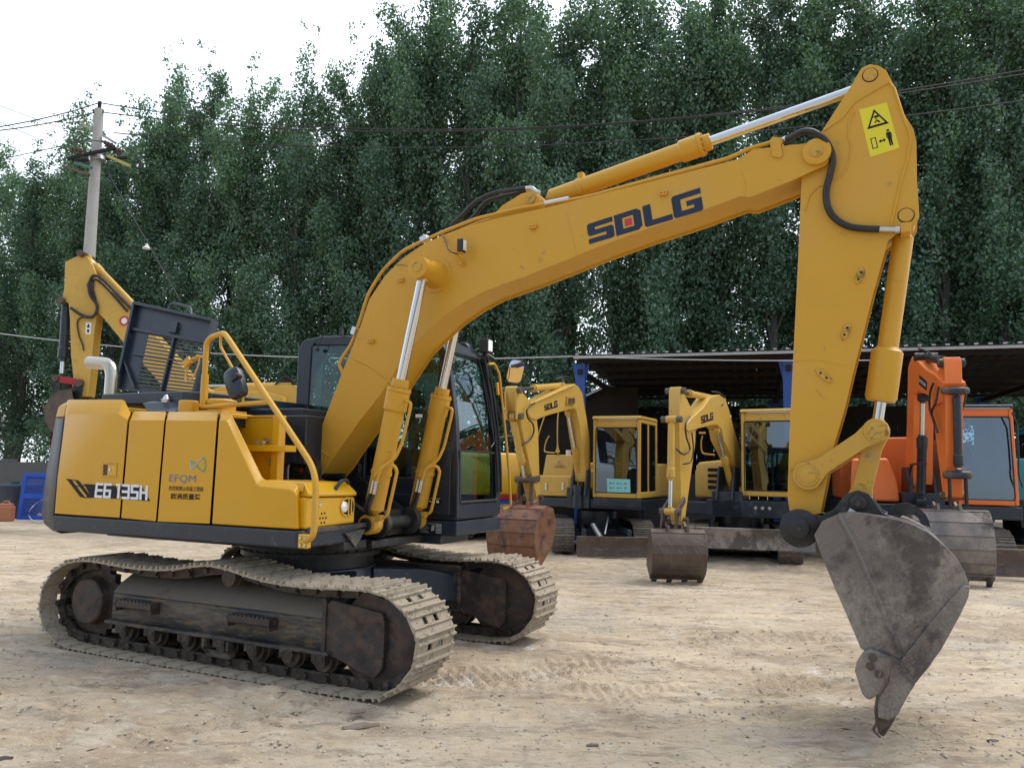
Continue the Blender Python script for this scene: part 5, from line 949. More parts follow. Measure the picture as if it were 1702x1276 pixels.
# boom swing post
mb=MB(); f=P(780,1000); mb.box(.55,1.05,-.28,.18,.85,1.25); mb.cyl((1.05,-.05,.85),(1.05,-.05,1.3),.12,n=16); mb.prism([(.9,1.1),(1.2,1.1),(1.05,1.6),(.85,1.6)],-.16,-.12); mb.prism([(.9,1.1),(1.2,1.1),(1.05,1.6),(.85,1.6)],.12,.16); build('swing_post',mb,M['slate'],E1,bev=.015)
UY1=R(-90)-F1.a
uc,PP=small_under(E1,UY1,2.5,1.5,.4,.62,bx=1.66); small_tracks(E1,uc,UY1,PP,1.52,.40,.62,2.5,'shoe2',34); blade(E1,UY1,1.66,1.72,.02,.36,'bkt2',y0=.30)
mb=MB(); mb.tube([(.4,-.15,.5),(1.2,-.2,.55),(1.5,-.1,.35)],.05,n=8); mb.tube([(.6,.2,.55),(1.0,.1,.7),(1.3,.0,.4)],.02,n=6); o=build('blade_ram',mb,M['zinc'],E1); o.rotation_euler=(0,0,UY1)
# ---- second small yellow machine
F2=Fr(4.45,15.05,R(-121)); E2=thing('excavator','small yellow excavator with dark brown bucket and raised blade beneath the shed roof','excavator',F2,'small yellow excavators')
yb_=.12
bo=[c7(*p) for p in ((1000,455),(985,440),(990,420),(1010,395),(1070,340),(1105,290),(1150,278),(1178,300),(1195,350),(1215,430),(1240,510),(1270,620),(1295,710),(1250,722),(1235,640),(1200,560),(1170,500),(1160,445),(1140,425),(1110,425),(1050,440))]
mb=MB(); mb.prism(X_O(F2,bo,yb_),-yb_,yb_); b2=build('boom',mb,M['yels'],E2,bev=.012)
cq=[F2.side(*c7(*p),yb_+.002) for p in ((1060,418),(1118,398),(1058,382),(1116,362))]; block_word(b2,cq,nl,M['ink'],((0,.235),(.25,.485),(.505,.745),(.755,1)))
ya=.09; ao=[c7(*p) for p in ((930,262),(965,258),(975,300),(985,360),(988,450),(990,560),(975,700),(965,860),(950,900),(905,890),(895,780),(905,600),(905,450),(915,360),(915,300))]
mb=MB(); T,E_,B_,C_=(3.72,2.83),(3.12,2.36),(3.66,.86),(4.0,1.0); mb.prism(arm_shape(T,E_,B_,.07,.2,.075),-ya,ya); a2=build('arm',mb,M['yels'],E2,bev=.012)
P=lambda u,v,y=0: pt(F2,c7(u,v),y)
poly_ram(E2,F2,P(1140,300),T,0,.72,.055,.03,'yels','arm_cylinder','greas')
mb=MB()
ram(E2,(3.92,2.38),C_,.0,.05,.62,.055,.065,.03,M['yels'],yw=.09,name='bucket_cylinder')
poly_ram(E2,F2,P(1225,810,.05),P(1120,445),.06,.62,.055,.03,'yels','boom_cylinder')
for c in (T,(3.92,2.38),C_,B_):
    mb=MB(); mb.cyl((c[0],-.16,c[1]),(c[0],.16,c[1]),.05,n=14); build('pivot_pin',mb,M['bkt2'],E2)
linkage(E2,B_,C_,(4.08,.70),'bkt2')
mb=MB(); build('hydraulic_hose',mb,M['rub'],E2); mb=MB(); mb.tube([tuple(p) for p in spline([F2.side(*c7(u,v),y) for u,v,y in ((1005,380,.13),(985,420,.15),(988,480,.15),(1005,540,.14),(975,565,.13),(940,540,.12))],5)],.014,n=7); build('hydraulic_hose',mb,M['rub'],E2); mb=MB(); mb.tube([tuple(p) for p in spline([F2.side(*c7(u,v),y) for u,v,y in ((1015,460,.13),(1022,540,.15),(1010,600,.15),(975,612,.13))],5)],.012,n=7); build('hydraulic_hose',mb,M['rub'],E2); mb=MB(); mb.tube([tuple(p) for p in spline([F2.side(*c7(u,v),y) for u,v,y in ((1110,262,.0),(1150,270,.0),(1175,300,.05),(1160,330,.13))],5)],.014,n=7); build('hydraulic_hose',mb,M['rub'],E2)
BP2=[(.0,.70),(.20,.73),(.36,.66),(.45,.52),(.45,.36),(.38,.20),(.26,.08),(.10,.0),(-.30,.20),(-.14,.48)]
cb=F2.side(*c7(935,1100),0)
M4=Matrix.Translation((4.0,.08,.02))@Matrix.Rotation(R(28),4,'Z')@Matrix.Rotation(R(-6),4,'Y')@Matrix.Scale(.98,4)
bucketset(E2,M4,BP2,.40,'bkt2',teeth=4,ribs=3,nb=8,tooth_l=.12)
c=F2.front(1300,760,.95)
ca=F2.front(*c7(1245,350),1.0); cz=F2.front(*c7(1270,760),1.0)
framed_cab(E2,-.35,.97,ca.y+.0,ca.y+1.02,cz.z-.02,ca.z-.05,'yels',slope=.03)
mb=MB(); mb.box(-1.2,1.0,-1.0,1.3,.82,1.05); mb.box(.6,1.05,-.35,1.35,.80,1.10); build('platform',mb,M['slate'],E2,bev=.02)
hl0=F2.front(*c7(1027,755),.55); hl1=F2.front(*c7(1170,590),.55)
ys=(hl0.y,-.15); mb=MB(); mb.loft([[(.55,ys[0],1.1),(.58,ys[0],1.6),(.50,ys[0]+.06,1.78),(-.9,ys[0]+.06,1.80),(-1.1,ys[0],1.1)],[(.58,ys[1],1.1),(.60,ys[1],1.6),(.52,ys[1],hl1.z),(-.9,ys[1],hl1.z),(-1.1,ys[1],1.1)]]); h2=build('engine_cover',mb,M['yels'],E2,bev=.05,bseg=3)
for k in range(4):
    z=1.28+k*.11; mb=MB(); mb.box(.575,.61,ys[0]+.28,ys[1]-.02,z,z+.06); build('vent',mb,M['ink'],h2)
mb=MB(); g=lambda u,v,x=.5:tuple(F2.front(*c7(u,v),x)); mb.tube([g(1125,568),g(1068,562),g(1060,540),g(1060,495),g(1068,475)],.015,n=8,fil=.05); mb.tube([g(1050,462),g(1080,462)],.02,n=8); build('hand_rail',mb,M['yels'],E2)
mb=MB(); mb.box(.55,1.05,-.25,.30,.80,1.25); mb.prism([(.7,1.1),(1.15,1.1),(.95,1.7),(.55,1.7)],-.16,-.12); mb.prism([(.7,1.1),(1.15,1.1),(.95,1.7),(.55,1.7)],.12,.16); build('swing_post',mb,M['slate'],E2,bev=.015)
mb=MB()
for k in range(3): mb.cyl((1.07,.55+k*.12,.98),(1.09,.55+k*.12,.98),.03,n=10)
build('front_fittings',mb,M['zinc'],E2)
UY2=R(-105)-F2.a
uc,PP=small_under(E2,UY2,2.6,1.6,.42,.62,bx=1.95); small_tracks(E2,uc,UY2,PP,1.60,.42,.62,2.6,'shoe2',34); blade(E2,UY2,1.95,2.15,.32,.34,'bkt',y0=.05)
# ---- orange machine
F3=Fr(7.5,14.6,R(-105)); E3=thing('excavator','orange excavator with grey cylinders and wide slatted bucket at the right','excavator',F3)
d6=lambda u,v:(1440+u/3.04,560+v/3.04)
yb_=.16
bo=[d6(*p) for p in ((210,150),(228,100),(250,115),(300,165),(345,190),(385,230),(375,330),(345,345),(320,300),(265,275),(240,290),(238,420),(236,560),(234,745),(198,740),(200,560),(205,400))]
mb=MB(); mb.prism(X_O(F3,bo,-yb_),-yb_,yb_); b3=build('boom',mb,M['orange'],E3,bev=.015)
cq=[F3.side(*d6(*p),-yb_-.002) for p in ((266,238),(304,270),(268,192),(306,226))]; mb=MB(); decal(mb,cq,[(0,0),(1,0),(1,1),(0,1)],.003,(0,-1,0)); bd=build('name_plate',mb,M['ink'],b3)
cq=[p+Vector((0,-.004,0)) for p in [bilin(cq,.08,.3),bilin(cq,.92,.3),bilin(cq,.08,.72),bilin(cq,.92,.72)]]; text_on(bd,cq,(0,-1,0),'DOOSAN',M['white'],bold=0)
ya=.12; P=lambda u,v,y=0: pt(F3,d6(u,v),y)
ao=[d6(*p) for p in ((385,105),(470,105),(470,190),(460,260),(470,330),(460,480),(440,640),(430,730),(395,725),(375,600),(372,420),(375,280),(385,190))]
mb=MB(); T,E_,B_,C_=(3.0,3.32),(2.42,2.9),(2.78,1.30),(3.06,1.62); mb.prism(arm_shape(T,E_,B_,.10,.25,.08),-ya,ya); a3=build('arm',mb,M['orange'],E3,bev=.012)
ram(E3,P(300,100),T,0,.1,.72,.07,.08,.04,M['greas'],yw=.2,name='arm_cylinder')
ram(E3,(3.14,2.88),C_,.02,.08,.86,.06,.07,.035,M['slate'],yw=.11,name='bucket_cylinder')
ram(E3,P(275,830,-.10),P(285,305,-.1),-.10,.08,.60,.075,.085,.04,M['slate'],yw=.08,name='boom_cylinder')
for c,r in ((T,.07),((3.14,2.88),.05),(C_,.06),(B_,.06)):
    mb=MB(); mb.lathe((c[0],-.19,c[1]),(0,1,0),[(0,r*.7),(.02,r),(.36,r),(.38,r*.7)],14); build('pivot_pin',mb,M['bkt2'],E3)
linkage(E3,B_,C_,(3.05,1.14),'greas')
for pts in (((340,230,-.2),(322,280,-.22),(320,360,-.2),(340,420,-.2),(360,480,-.2)),((365,250,-.2),(350,330,-.24),(330,380,-.24),(345,440,-.2)),((480,215,.2),(505,260,.26),(495,330,.24),(475,400,.2),(470,460,.2)),((470,470,.18),(480,540,.2),(470,600,.18)),((265,60,0),(300,70,0),(340,95,0),(350,110,.0)),((225,640,-.18),(222,700,-.2),(240,760,-.2)),((300,640,-.2),(260,640,-.22),(225,660,-.2),(222,800,-.2))):
    mb=MB(); mb.tube([tuple(p) for p in spline([F3.side(*d6(u,v),y) for u,v,y in pts],5)],.018,n=7); build('hydraulic_hose',mb,M['rub'],E3)
BP3=[(-.02,.92),(.20,.97),(.36,.95),(.48,.80),(.54,.62),(.56,.44),(.54,.26),(.48,.12),(.40,.02),(.0,.30),(-.1,.6)]
cb=F3.side(*d6(470,1100),0)
M4=Matrix.Translation((2.62,-.08,.06))@Matrix.Rotation(R(-3),4,'Z')@Matrix.Scale(1.06,4)
bucketset(E3,M4,BP3,.50,'bkt',teeth=4,ribs=7,nb=9,tooth_l=.16)
ca=F3.front(*d6(500,330),1.2); 
framed_cab(E3,-.5,1.2,.50,1.42,1.12,2.78,'orange',slope=.10,tp=.07,roofmat='slate',pane='glassd')
mb=MB(); mb.box(-1.6,1.22,-1.2,1.45,.88,1.10); build('platform',mb,M['slate'],E3,bev=.02)
e0=F3.front(*d6(10,830),.9); e1=F3.front(*d6(175,840),.9); e2=F3.front(*d6(150,610),.9)
mb=MB(); mb.loft([[(.95,-1.18,1.12),(.95,-.35,1.12),(.98,-.42,1.55),(.75,-.50,e2.z),(.75,-1.10,e2.z-.02),(.98,-1.16,1.5)],[(-.3,-1.18,1.12),(-.3,-.35,1.12),(-.3,-.42,1.55),(-.3,-.50,e2.z+.02),(-.3,-1.10,e2.z),(-.3,-1.16,1.5)]]); build('side_box',mb,M['orange'],E3,bev=.05,bseg=3)
mb=MB(); mb.loft([[(x,y*k,1.12+ (z-1.12)*k2) for y,z in ((-1.15,1.12),(-1.15,2.0),(-.85,2.32),(.2,2.34),(.4,2.2),(.4,1.12))] for x,k,k2 in ((-.3,1,1),(-1.5,1,1),(-1.62,.95,.92))]); build('engine_cover',mb,M['orange'],E3,bev=.05,bseg=3)
mb=MB(); mb.box(.55,1.15,-.35,.30,.85,1.3); mb.prism([(.3,1.1),(1.15,1.1),(.85,1.75),(.45,1.75)],-.22,-.17); mb.prism([(.3,1.1),(1.15,1.1),(.85,1.75),(.45,1.75)],.17,.22); build('boom_bracket',mb,M['slate'],E3,bev=.015)
mb=MB(); mb.tube([tuple(F3.front(*d6(u,v),1.35)) for u,v in ((735,380),(762,440),(768,560),(770,700),(790,760))],.014,n=7,fil=.05); build('hand_rail',mb,M['greas'],E3)
UY3=R(-100)-F3.a
uc,PP=small_under(E3,UY3,3.0,1.9,.5,.72,bx=2.25); small_tracks(E3,uc,UY3,PP,1.85,.5,.72,3.0,'shoe2',38); blade(E3,UY3,2.25,2.4,.06,.42,'bkt2',y0=.20)
# ---- bigger yellow machine behind on the left
F4=Fr(-6.1,18.0,R(182)); E4=thing('excavator','yellow excavator with upright arm and black cylinder standing behind the large one','excavator',F4)
c9=lambda u,v:(u/2.5526,400+v/2.5526)
yb_=.15
ao=[c9(*p) for p in ((275,90),(345,57),(372,66),(395,110),(410,150),(412,300),(400,380),(385,560),(372,660),(318,660),(300,480),(296,330),(290,265),(262,252),(272,200))]
mb=MB(); mb.prism(X_O(F4,ao,.17),-.17,.17); a4=build('arm',mb,M['yels'],E4,bev=.015)
bo=[c9(*p) for p in ((385,195),(400,172),(430,175),(520,255),(620,360),(720,470),(830,600),(900,640),(1130,640),(1200,660),(1200,800),(1060,820),(900,770),(760,700),(640,560),(530,440),(440,330),(400,290),(385,230))]
mb=MB(); mb.prism(X_O(F4,bo,.24),-.24,.24); b4=build('boom',mb,M['yels'],E4,bev=.015)
P=lambda u,v,y=0: pt(F4,c9(u,v),y)
ram(E4,P(282,262),P(262,585),0,.06,.72,.098,.115,.05,M['slate'],yw=.08,name='bucket_cylinder')
ram(E4,P(620,330,.0),P(372,72,.0),.0,.1,.85,.08,.092,.045,M['yels'],yw=.08,name='arm_cylinder')
for u0,v0,u1,v1,m in ((262,590,372,608,'redp'),(262,590,275,690,'greas'),(360,610,350,690,'greas')):
    for y in (-.23,.23): mb=MB(); mb.bar((P(u0,v0)[0],y,P(u0,v0)[1]),(P(u1,v1)[0],y,P(u1,v1)[1]),.06,.15); build('bucket_link',mb,M[m],E4,bev=.01)
for u,v in ((282,262),(262,588),(360,610),(365,66),(408,200)):
    c=P(u,v); mb=MB(); mb.cyl((c[0],-.29,c[1]),(c[0],.29,c[1]),.08,n=14); build('pivot_pin',mb,M['bkt2'],E4)
mb=MB(); build('hydraulic_hose',mb,M['rub'],E4); mb=MB(); mb.tube([tuple(p) for p in spline([F4.side(*c9(u,v),.28) for u,v in ((560,290),(480,210),(430,160),(395,150),(378,190),(385,235),(410,270),(408,305),(385,325),(345,315),(300,285))],5)],.036,n=8); build('hydraulic_hose',mb,M['rub'],E4); mb=MB(); mb.tube([tuple(p) for p in spline([F4.side(*c9(u,v),.27) for u,v in ((540,300),(470,220),(430,180),(400,165),(392,200),(405,250))],5)],.028,n=8); build('hydraulic_hose',mb,M['rub'],E4); mb=MB(); mb.tube([tuple(p) for p in spline([F4.side(*c9(u,v),.20) for u,v in ((400,322),(350,325),(328,345),(335,400),(350,440),(355,465))],5)],.018,n=6); build('hydraulic_hose',mb,M['rub'],E4)
nr=(0,1,0); cq=[F4.side(*c9(*p),.172) for p in ((362,395),(385,397),(364,345),(388,347))]; mb=MB(); decal(mb,cq,[(0,0),(1,0),(1,1),(0,1)],.002,nr); k=build('small_sticker',mb,M['white'],a4)
mb=MB(); cq=[p+Vector((0,.003,0)) for p in cq]; decal(mb,cq,[(.2,.55),(.8,.55),(.5,.9)],.001,nr); decal(mb,cq,[(.3,.15),(.7,.15),(.7,.4),(.3,.4)],.001,nr); build('sticker_print',mb,M['ink'],k)
cq=[F4.side(*c9(*p),.242) for p in ((500,335),(545,385),(510,315),(560,345))]; mb=MB(); c=F4.side(*c9(527,340),.242); ex=F4.side(*c9(548,340),.242)-c; ez=Vector((0,0,.12)); decal(mb,[c-ex-ez,c+ex-ez,c-ex+ez,c+ex+ez],[(.5+.5*math.cos(t*PI/8),.5+.5*math.sin(t*PI/8)) for t in range(16)],.002,nr); k=build('round_sticker',mb,M['logor'],b4); mb=MB(); decal(mb,[c-ex*.6-ez*.6,c+ex*.6-ez*.6,c-ex*.6+ez*.6,c+ex*.6+ez*.6],[(.5+.5*math.cos(t*PI/8),.5+.5*math.sin(t*PI/8)) for t in range(16)],.003,nr); build('sticker_print',mb,M['white'],k)
BP4=[(.0,.95),(.22,.92),(.42,.76),(.50,.52),(.46,.30),(.34,.12),(.20,.0),(-.20,.25),(-.1,.6)]
cb=F4.side(112,690,0); M4=Matrix.Translation((cb.x-.30,0,cb.z-.50))@Matrix.Rotation(R(0),4,'Z')@Matrix.Scale(1.12,4); bucketset(E4,M4,BP4,.45,'bkt2',teeth=4,ribs=4,nb=7)
mb=MB(); mb.box(-2.2,1.0,-1.2,1.2,1.0,2.0); mb.box(-2.4,-1.6,-1.2,1.2,1.0,2.15); build('house',mb,M['yels'],E4,bev=.08,bseg=3)
framed_cab(E4,-.7,.9,-1.2,-.25,1.2,2.95,'yels',slope=.08)
uc,PP=small_under(E4,0,3.4,1.9,.5,.8,bx=1.2); small_tracks(E4,uc,0,PP,1.95,.5,.8,3.4,'shoe2',36)
mb=MB(); c0=F4.side(800,0,0)
# ---- boom of a machine lying low behind the hood
F5=Fr(-2.2,18.5,R(183)); E5=thing('excavator','yellow excavator mostly hidden behind the open hood, only its low boom showing','excavator',F5)
mb=MB(); mb.prism(X_O(F5,[(300,668),(330,652),(380,640),(492,640),(505,660),(560,700),(600,800),(560,800),(500,720),(440,690),(350,690)],.15),-.15,.15); build('boom',mb,M['yels'],E5,bev=.02)
ram(E5,pt(F5,(500,640),0),pt(F5,(330,642),0),0,.1,.6,.07,.08,.035,M['yels'],yw=.08,name='arm_cylinder')
mb=MB(); [mb.tube([tuple(p) for p in spline([F5.side(u,v,.05*k) for u,v in ((455,642),(465+k*4,630-k*2),(480+k*3,632),(492,645))],5)],.02,n=6) for k in range(3)]; build('hydraulic_hose',mb,M['rub'],E5)
mb=MB(); mb.box(-1.85,-.3,-1.2,1.2,.95,1.9); build('house',mb,M['yels'],E5,bev=.08,bseg=3)
uc,PP=small_under(E5,0,3.0,1.8,.5,.7,bx=1.2); small_tracks(E5,uc,0,PP,1.8,.5,.7,3.0,'shoe2',30)
# ---- yellow machine with red and blue stripes behind the cab
F6=Fr(-1.0,18.2,R(-70)); E6=thing('excavator','yellow machine with red and blue striped base between the big cab and the small excavators','excavator',F6)
mb=MB(); mb.prism([(-1.4,1.0),(1.0,1.0),(1.0,1.55),(.75,1.95),(-1.4,2.0)],-1.0,.95); build('house',mb,M['yel2'],E6,bev=.05,bseg=3)
mb=MB(); mb.box(-1.42,1.02,-1.02,.97,.90,1.0); build('red_stripe',mb,M['redp'],E6,bev=.01); mb=MB(); mb.box(-1.4,1.0,-1.0,.95,.72,.9); build('base_frame',mb,M['blueb'],E6,bev=.01)
uc,PP=small_under(E6,0,2.6,1.5,.4,.62,bx=1.3); small_tracks(E6,uc,0,PP,1.5,.4,.62,2.6,'shoe2',30)
mb=MB(); mb.tube([(.5,-.8,1.95),(.5,-.8,2.5),(-.6,-.8,2.5),(-.6,-.8,1.95)],.02,n=7,fil=.1); build('hand_rail',mb,M['yel2'],E6)
# ---- teal machine at the right edge
F7=Fr(9.9,14.9,R(-110)); E7=thing('excavator','teal machine half cut off by the right edge beside the orange excavator','excavator',F7)
mb=MB(); mb.prism([(-1.4,.9),(1.1,.9),(1.1,1.5),(.9,1.95),(-1.4,1.95)],-1.0,1.0); build('house',mb,M['teal'],E7,bev=.05,bseg=3)
mb=MB(); mb.box(.7,1.15,-.4,.4,.7,1.2); build('swing_post',mb,M['greas'],E7,bev=.02); uc,PP=small_under(E7,0,2.6,1.5,.4,.62,bx=1.7); small_tracks(E7,uc,0,PP,1.5,.4,.62,2.6,'shoe2',30); blade(E7,0,1.7,1.9,.1,.34,'bkt2')
framed_cab(E7,-.6,.9,.0,.95,1.0,2.5,'teal',slope=.05)
def wpp(px,py,d):
    r_=ray(px,py); return Vector((0,0,CAMH))+r_*(d/r_.y)
# ================================================================ shed
SF=Fr(1.42,17.5,R(-17)); SH=thing('shed','open-fronted shed with blue posts and dark sheet roof behind the machines','shed',SF)
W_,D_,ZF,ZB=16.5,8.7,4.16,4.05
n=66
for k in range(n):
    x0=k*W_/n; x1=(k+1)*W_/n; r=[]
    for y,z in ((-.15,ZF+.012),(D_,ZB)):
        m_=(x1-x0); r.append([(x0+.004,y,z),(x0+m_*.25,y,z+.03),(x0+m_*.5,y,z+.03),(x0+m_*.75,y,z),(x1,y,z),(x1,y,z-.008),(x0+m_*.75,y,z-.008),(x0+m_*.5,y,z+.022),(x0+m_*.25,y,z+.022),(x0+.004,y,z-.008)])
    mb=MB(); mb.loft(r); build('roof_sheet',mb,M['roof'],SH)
mb=MB(); mb.box(0,W_,-.13,-.10,ZF-.06,ZF+.0)
for k in range(n):
    x0=k*W_/n; mb.box(x0+.06,x0+.13,-.18,-.12,ZF+.02,ZF+.05)
build('eave_edge',mb,M['roofl'],SH)
for y in np.linspace(.2,D_-.2,7): 
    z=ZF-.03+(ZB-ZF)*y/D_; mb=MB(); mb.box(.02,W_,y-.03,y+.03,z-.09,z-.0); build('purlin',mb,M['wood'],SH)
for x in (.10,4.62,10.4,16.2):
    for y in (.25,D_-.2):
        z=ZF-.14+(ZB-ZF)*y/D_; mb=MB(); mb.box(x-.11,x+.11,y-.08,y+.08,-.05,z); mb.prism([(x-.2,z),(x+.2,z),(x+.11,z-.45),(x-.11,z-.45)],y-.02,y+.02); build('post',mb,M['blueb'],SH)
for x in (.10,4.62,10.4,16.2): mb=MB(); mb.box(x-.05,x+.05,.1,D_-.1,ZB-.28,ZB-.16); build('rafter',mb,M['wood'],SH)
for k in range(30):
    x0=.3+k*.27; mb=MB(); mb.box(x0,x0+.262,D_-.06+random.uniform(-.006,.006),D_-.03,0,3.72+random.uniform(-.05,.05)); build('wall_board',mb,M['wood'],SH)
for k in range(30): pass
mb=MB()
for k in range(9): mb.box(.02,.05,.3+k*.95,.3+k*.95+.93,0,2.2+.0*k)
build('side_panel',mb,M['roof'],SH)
LT=thing('shed','dark lean-to hut with a sloping pale roof edge behind the nearer small yellow excavator','shed',loc=(0,21.5,0))
lp=[wpp(860,712,21.5),wpp(1012,640,21.5),wpp(1060,640,21.5)]
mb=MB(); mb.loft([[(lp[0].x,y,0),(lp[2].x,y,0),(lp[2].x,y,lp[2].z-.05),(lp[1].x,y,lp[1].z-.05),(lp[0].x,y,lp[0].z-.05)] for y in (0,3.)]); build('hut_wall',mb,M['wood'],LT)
mb=MB(); mb.loft([[(lp[0].x-.2,y,lp[0].z-.12),(lp[1].x,y,lp[1].z-.03),(lp[1].x,y,lp[1].z+.03),(lp[0].x-.2,y,lp[0].z-.06)] for y in (-.25,3.1)]); build('hut_roof',mb,M['roofl'],LT)
# ================================================================ wall on the left
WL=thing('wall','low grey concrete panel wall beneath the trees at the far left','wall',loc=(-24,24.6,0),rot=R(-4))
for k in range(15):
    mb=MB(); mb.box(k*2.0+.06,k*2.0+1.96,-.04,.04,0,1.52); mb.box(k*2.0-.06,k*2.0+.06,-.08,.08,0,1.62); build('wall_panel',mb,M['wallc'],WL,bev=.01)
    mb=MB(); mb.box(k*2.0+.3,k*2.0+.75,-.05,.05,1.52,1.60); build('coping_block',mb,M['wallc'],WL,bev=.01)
# ================================================================ utility pole and lines
M['tealm']=plain('faded_green_fitting',(.07,.17,.14),.6); M['yelm']=plain('faded_yellow_fitting',(.42,.38,.10),.6)
PX,PY=-10.9,20.2
def wp(px,py,d):
    r_=ray(px,py); return Vector((0,0,CAMH))+r_*(d/r_.y)
pt_=wp(165,182,PY); pb_=wp(148,430,PY); 
PO=thing('utility_pole','grey concrete utility pole with crossarms and coloured fuse holders above the trees','utility pole',loc=(pb_.x,PY,0))
o_=Vector((pb_.x,PY,0)); dxz=(pt_.x-pb_.x)/(pt_.z-pb_.z)
def L_(v): return Vector(v)-o_
base=Vector((pb_.x-dxz*pb_.z,PY,0)); mb=MB(); mb.lathe(L_(base),L_(pt_)-L_(base),[(0,.21),((pt_-base).length,.115),((pt_-base).length+.01,.02)],20); build('pole_shaft',mb,M['conc'],PO)
def wb(a,b,d0,d1,wd,ht,mat,name,par=PO): mb=MB(); mb.bar(L_(wp(*a,d0)),L_(wp(*b,d1)),wd,ht); return build(name,mb,M[mat],par,bev=.004)
ca_=wb((112,264),(192,246),PY-.3,PY-.3,.09,.07,'roof','crossarm'); wb((120,268),(212,262),PY+.1,PY+.5,.08,.06,'roof','crossarm'); wb((133,203),(155,217),PY-.2,PY,.08,.06,'conc','crossarm'); wb((172,226),(192,238),PY,PY-.2,.08,.06,'conc','crossarm')
for a,b,m in (((104,276),(148,291),'bkt2'),((125,271),(152,279),'tealm'),((180,260),(216,276),'yelm')):
    k=wb(a,b,PY-.3,PY-.5,.08,.07,m,'fuse_holder'); 
for a,b in (((115,246),(140,252)),((126,256),(140,262)),((170,235),(190,243)),((176,242),(205,252)),((188,250),(200,256))):
    mb=MB(); A=L_(wp(*a,PY-.2)); B=L_(wp(*b,PY-.3)); mb.cyl(A,B,.035,n=8); 
    for t in (.25,.5,.75): mb.cyl(A.lerp(B,t-.03),A.lerp(B,t+.03),.06,n=8)
    build('insulator',mb,M['bkt2'],PO)
mb=MB(); mb.cyl(L_(pt_),L_(pt_)+Vector((0,0,.22)),.05,n=8); mb.bar(L_(wp(154,184,PY)),L_(wp(172,184,PY)),.06,.05); build('pole_cap',mb,M['roof'],PO)
for pts in (((122,225),(125,236),(145,250),(155,252)),((134,222),(150,232),(170,236)),((210,245),(229,262),(229,272),(218,276)),((102,256),(99,248),(108,243)),((170,264),(180,282),(178,290),(168,292))):
    mb=MB(); mb.tube([tuple(L_(p)) for p in spline([wp(a,b,PY-.4) for a,b in pts],5)],.012,n=5); build('jumper_wire',mb,M['wire'],PO)
mb=MB(); mb.cyl(L_(wp(161,262,PY-.02)),L_(wp(162,268,PY-.02)),.20,n=16); build('pole_band',mb,M['zinc'],PO)
def wire(label,a,b,sag,r=.016,mat='wire',name='power_line',grp=None):
    mid=a; P_=[]
    for k in range(25):
        t=k/24; p=a.lerp(b,t); p.z-=sag*4*t*(1-t); P_.append(p-a)
    mb=MB(); mb.tube([tuple(p) for p in P_],r,n=5); o=build(name,mb,M[mat]); o.location=a; tag(o,label,'cable',grp); return o
T_=wp(165,171,PY); 
wire('black power line, topmost of those crossing in front of the poplars',T_,wp(1900,78,13.5),1.15)
wire('black power line just below the topmost one',wp(165,186,PY),wp(1900,88,13.8),1.0)
wire('lower single black power line passing behind the raised arm',wp(190,221,PY),wp(1900,138,14.0),.8)
wire('power line leaving the pole top towards the left edge, upper of two',T_,wp(-60,219,17),.1)
wire('power line leaving the pole top towards the left edge, lower of two',wp(160,186,PY),wp(-60,222,17),.1)
wire('thin line rising from the crossarm to the upper left sky',wp(112,215,PY),wp(-60,150,17),.05,.009)
wire('thin line from the crossarm sloping down to the left edge',wp(150,230,PY),wp(-60,275,17),.05,.012)
wire('thin line running to the left edge across the lower sky',wp(135,258,PY),wp(-60,175,17),.05,.009)
wire('stay wire slanting down from the pole in front of the dark foliage',wp(178,285,PY),wp(300,500,16.5),.0,.012)
iw=MB(); q=wp(244,410,18.1); iw.lathe((0,0,-.05),(0,0,1),[(0,.10),(.03,.09),(.06,.04),(.12,.03)],12); o=build('insulator',iw,M['white']); o.location=q; tag(o,'white bell insulator threaded on the slanting stay wire','insulator')
wire('pale sagging cable low across the trees from the left edge to the shed',wp(-60,546,21),wp(955,592,17.6),.35,.014,'wirew','cable')
wire('pale cable strung along the front edge of the shed roof',wp(955,592,17.2),wp(1500,598,14.9),.05,.012,'wirew','cable')
# ================================================================ clutter by the wall
def atg(px,py,z=0):
    r_=ray(px,py); t=(z-CAMH)/r_.z; return Vector((0,0,CAMH))+r_*t
g=atg(62,862); BX=thing('pallet','blue plastic pallet leaning upright behind the counterweight','pallet',loc=(g.x+.12,g.y-.4,0),rot=R(8)); BX.scale=(1,1,1.12)
T4=Matrix.Rotation(R(-9),4,'X')
def bxp(name,x0,x1,y0,y1,z0,z1,mat='blueb',par=BX): mb=MB(); mb.box(x0,x1,y0,y1,z0,z1); mb.v=tm(T4,mb.v); return build(name,mb,M[mat],par,bev=.006)
bpm=paint('blue_plastic',(.012,.08,.46),.4,.2,(.1,.12,.2),3); M['bpl']=bpm
for x0,x1,z0,z1 in ((-.40,-.30,0,1.12),(.30,.60,0,1.12),(-.30,.30,0,.10),(-.30,.30,1.02,1.12),(-.30,.30,.50,.62)): bxp('pallet_rail',x0,x1,-.02,.02,z0,z1,'bpl')
for x0 in (-.40,): 
    for z0 in (0,.42,.95): bxp('pallet_block',x0,x0+.02,.02,.15,z0,z0+.17,'bpl')
for z0 in (0,1.0): bxp('pallet_back',-.40,.6,.15,.17,z0,z0+.10,'bpl')
mb=MB()
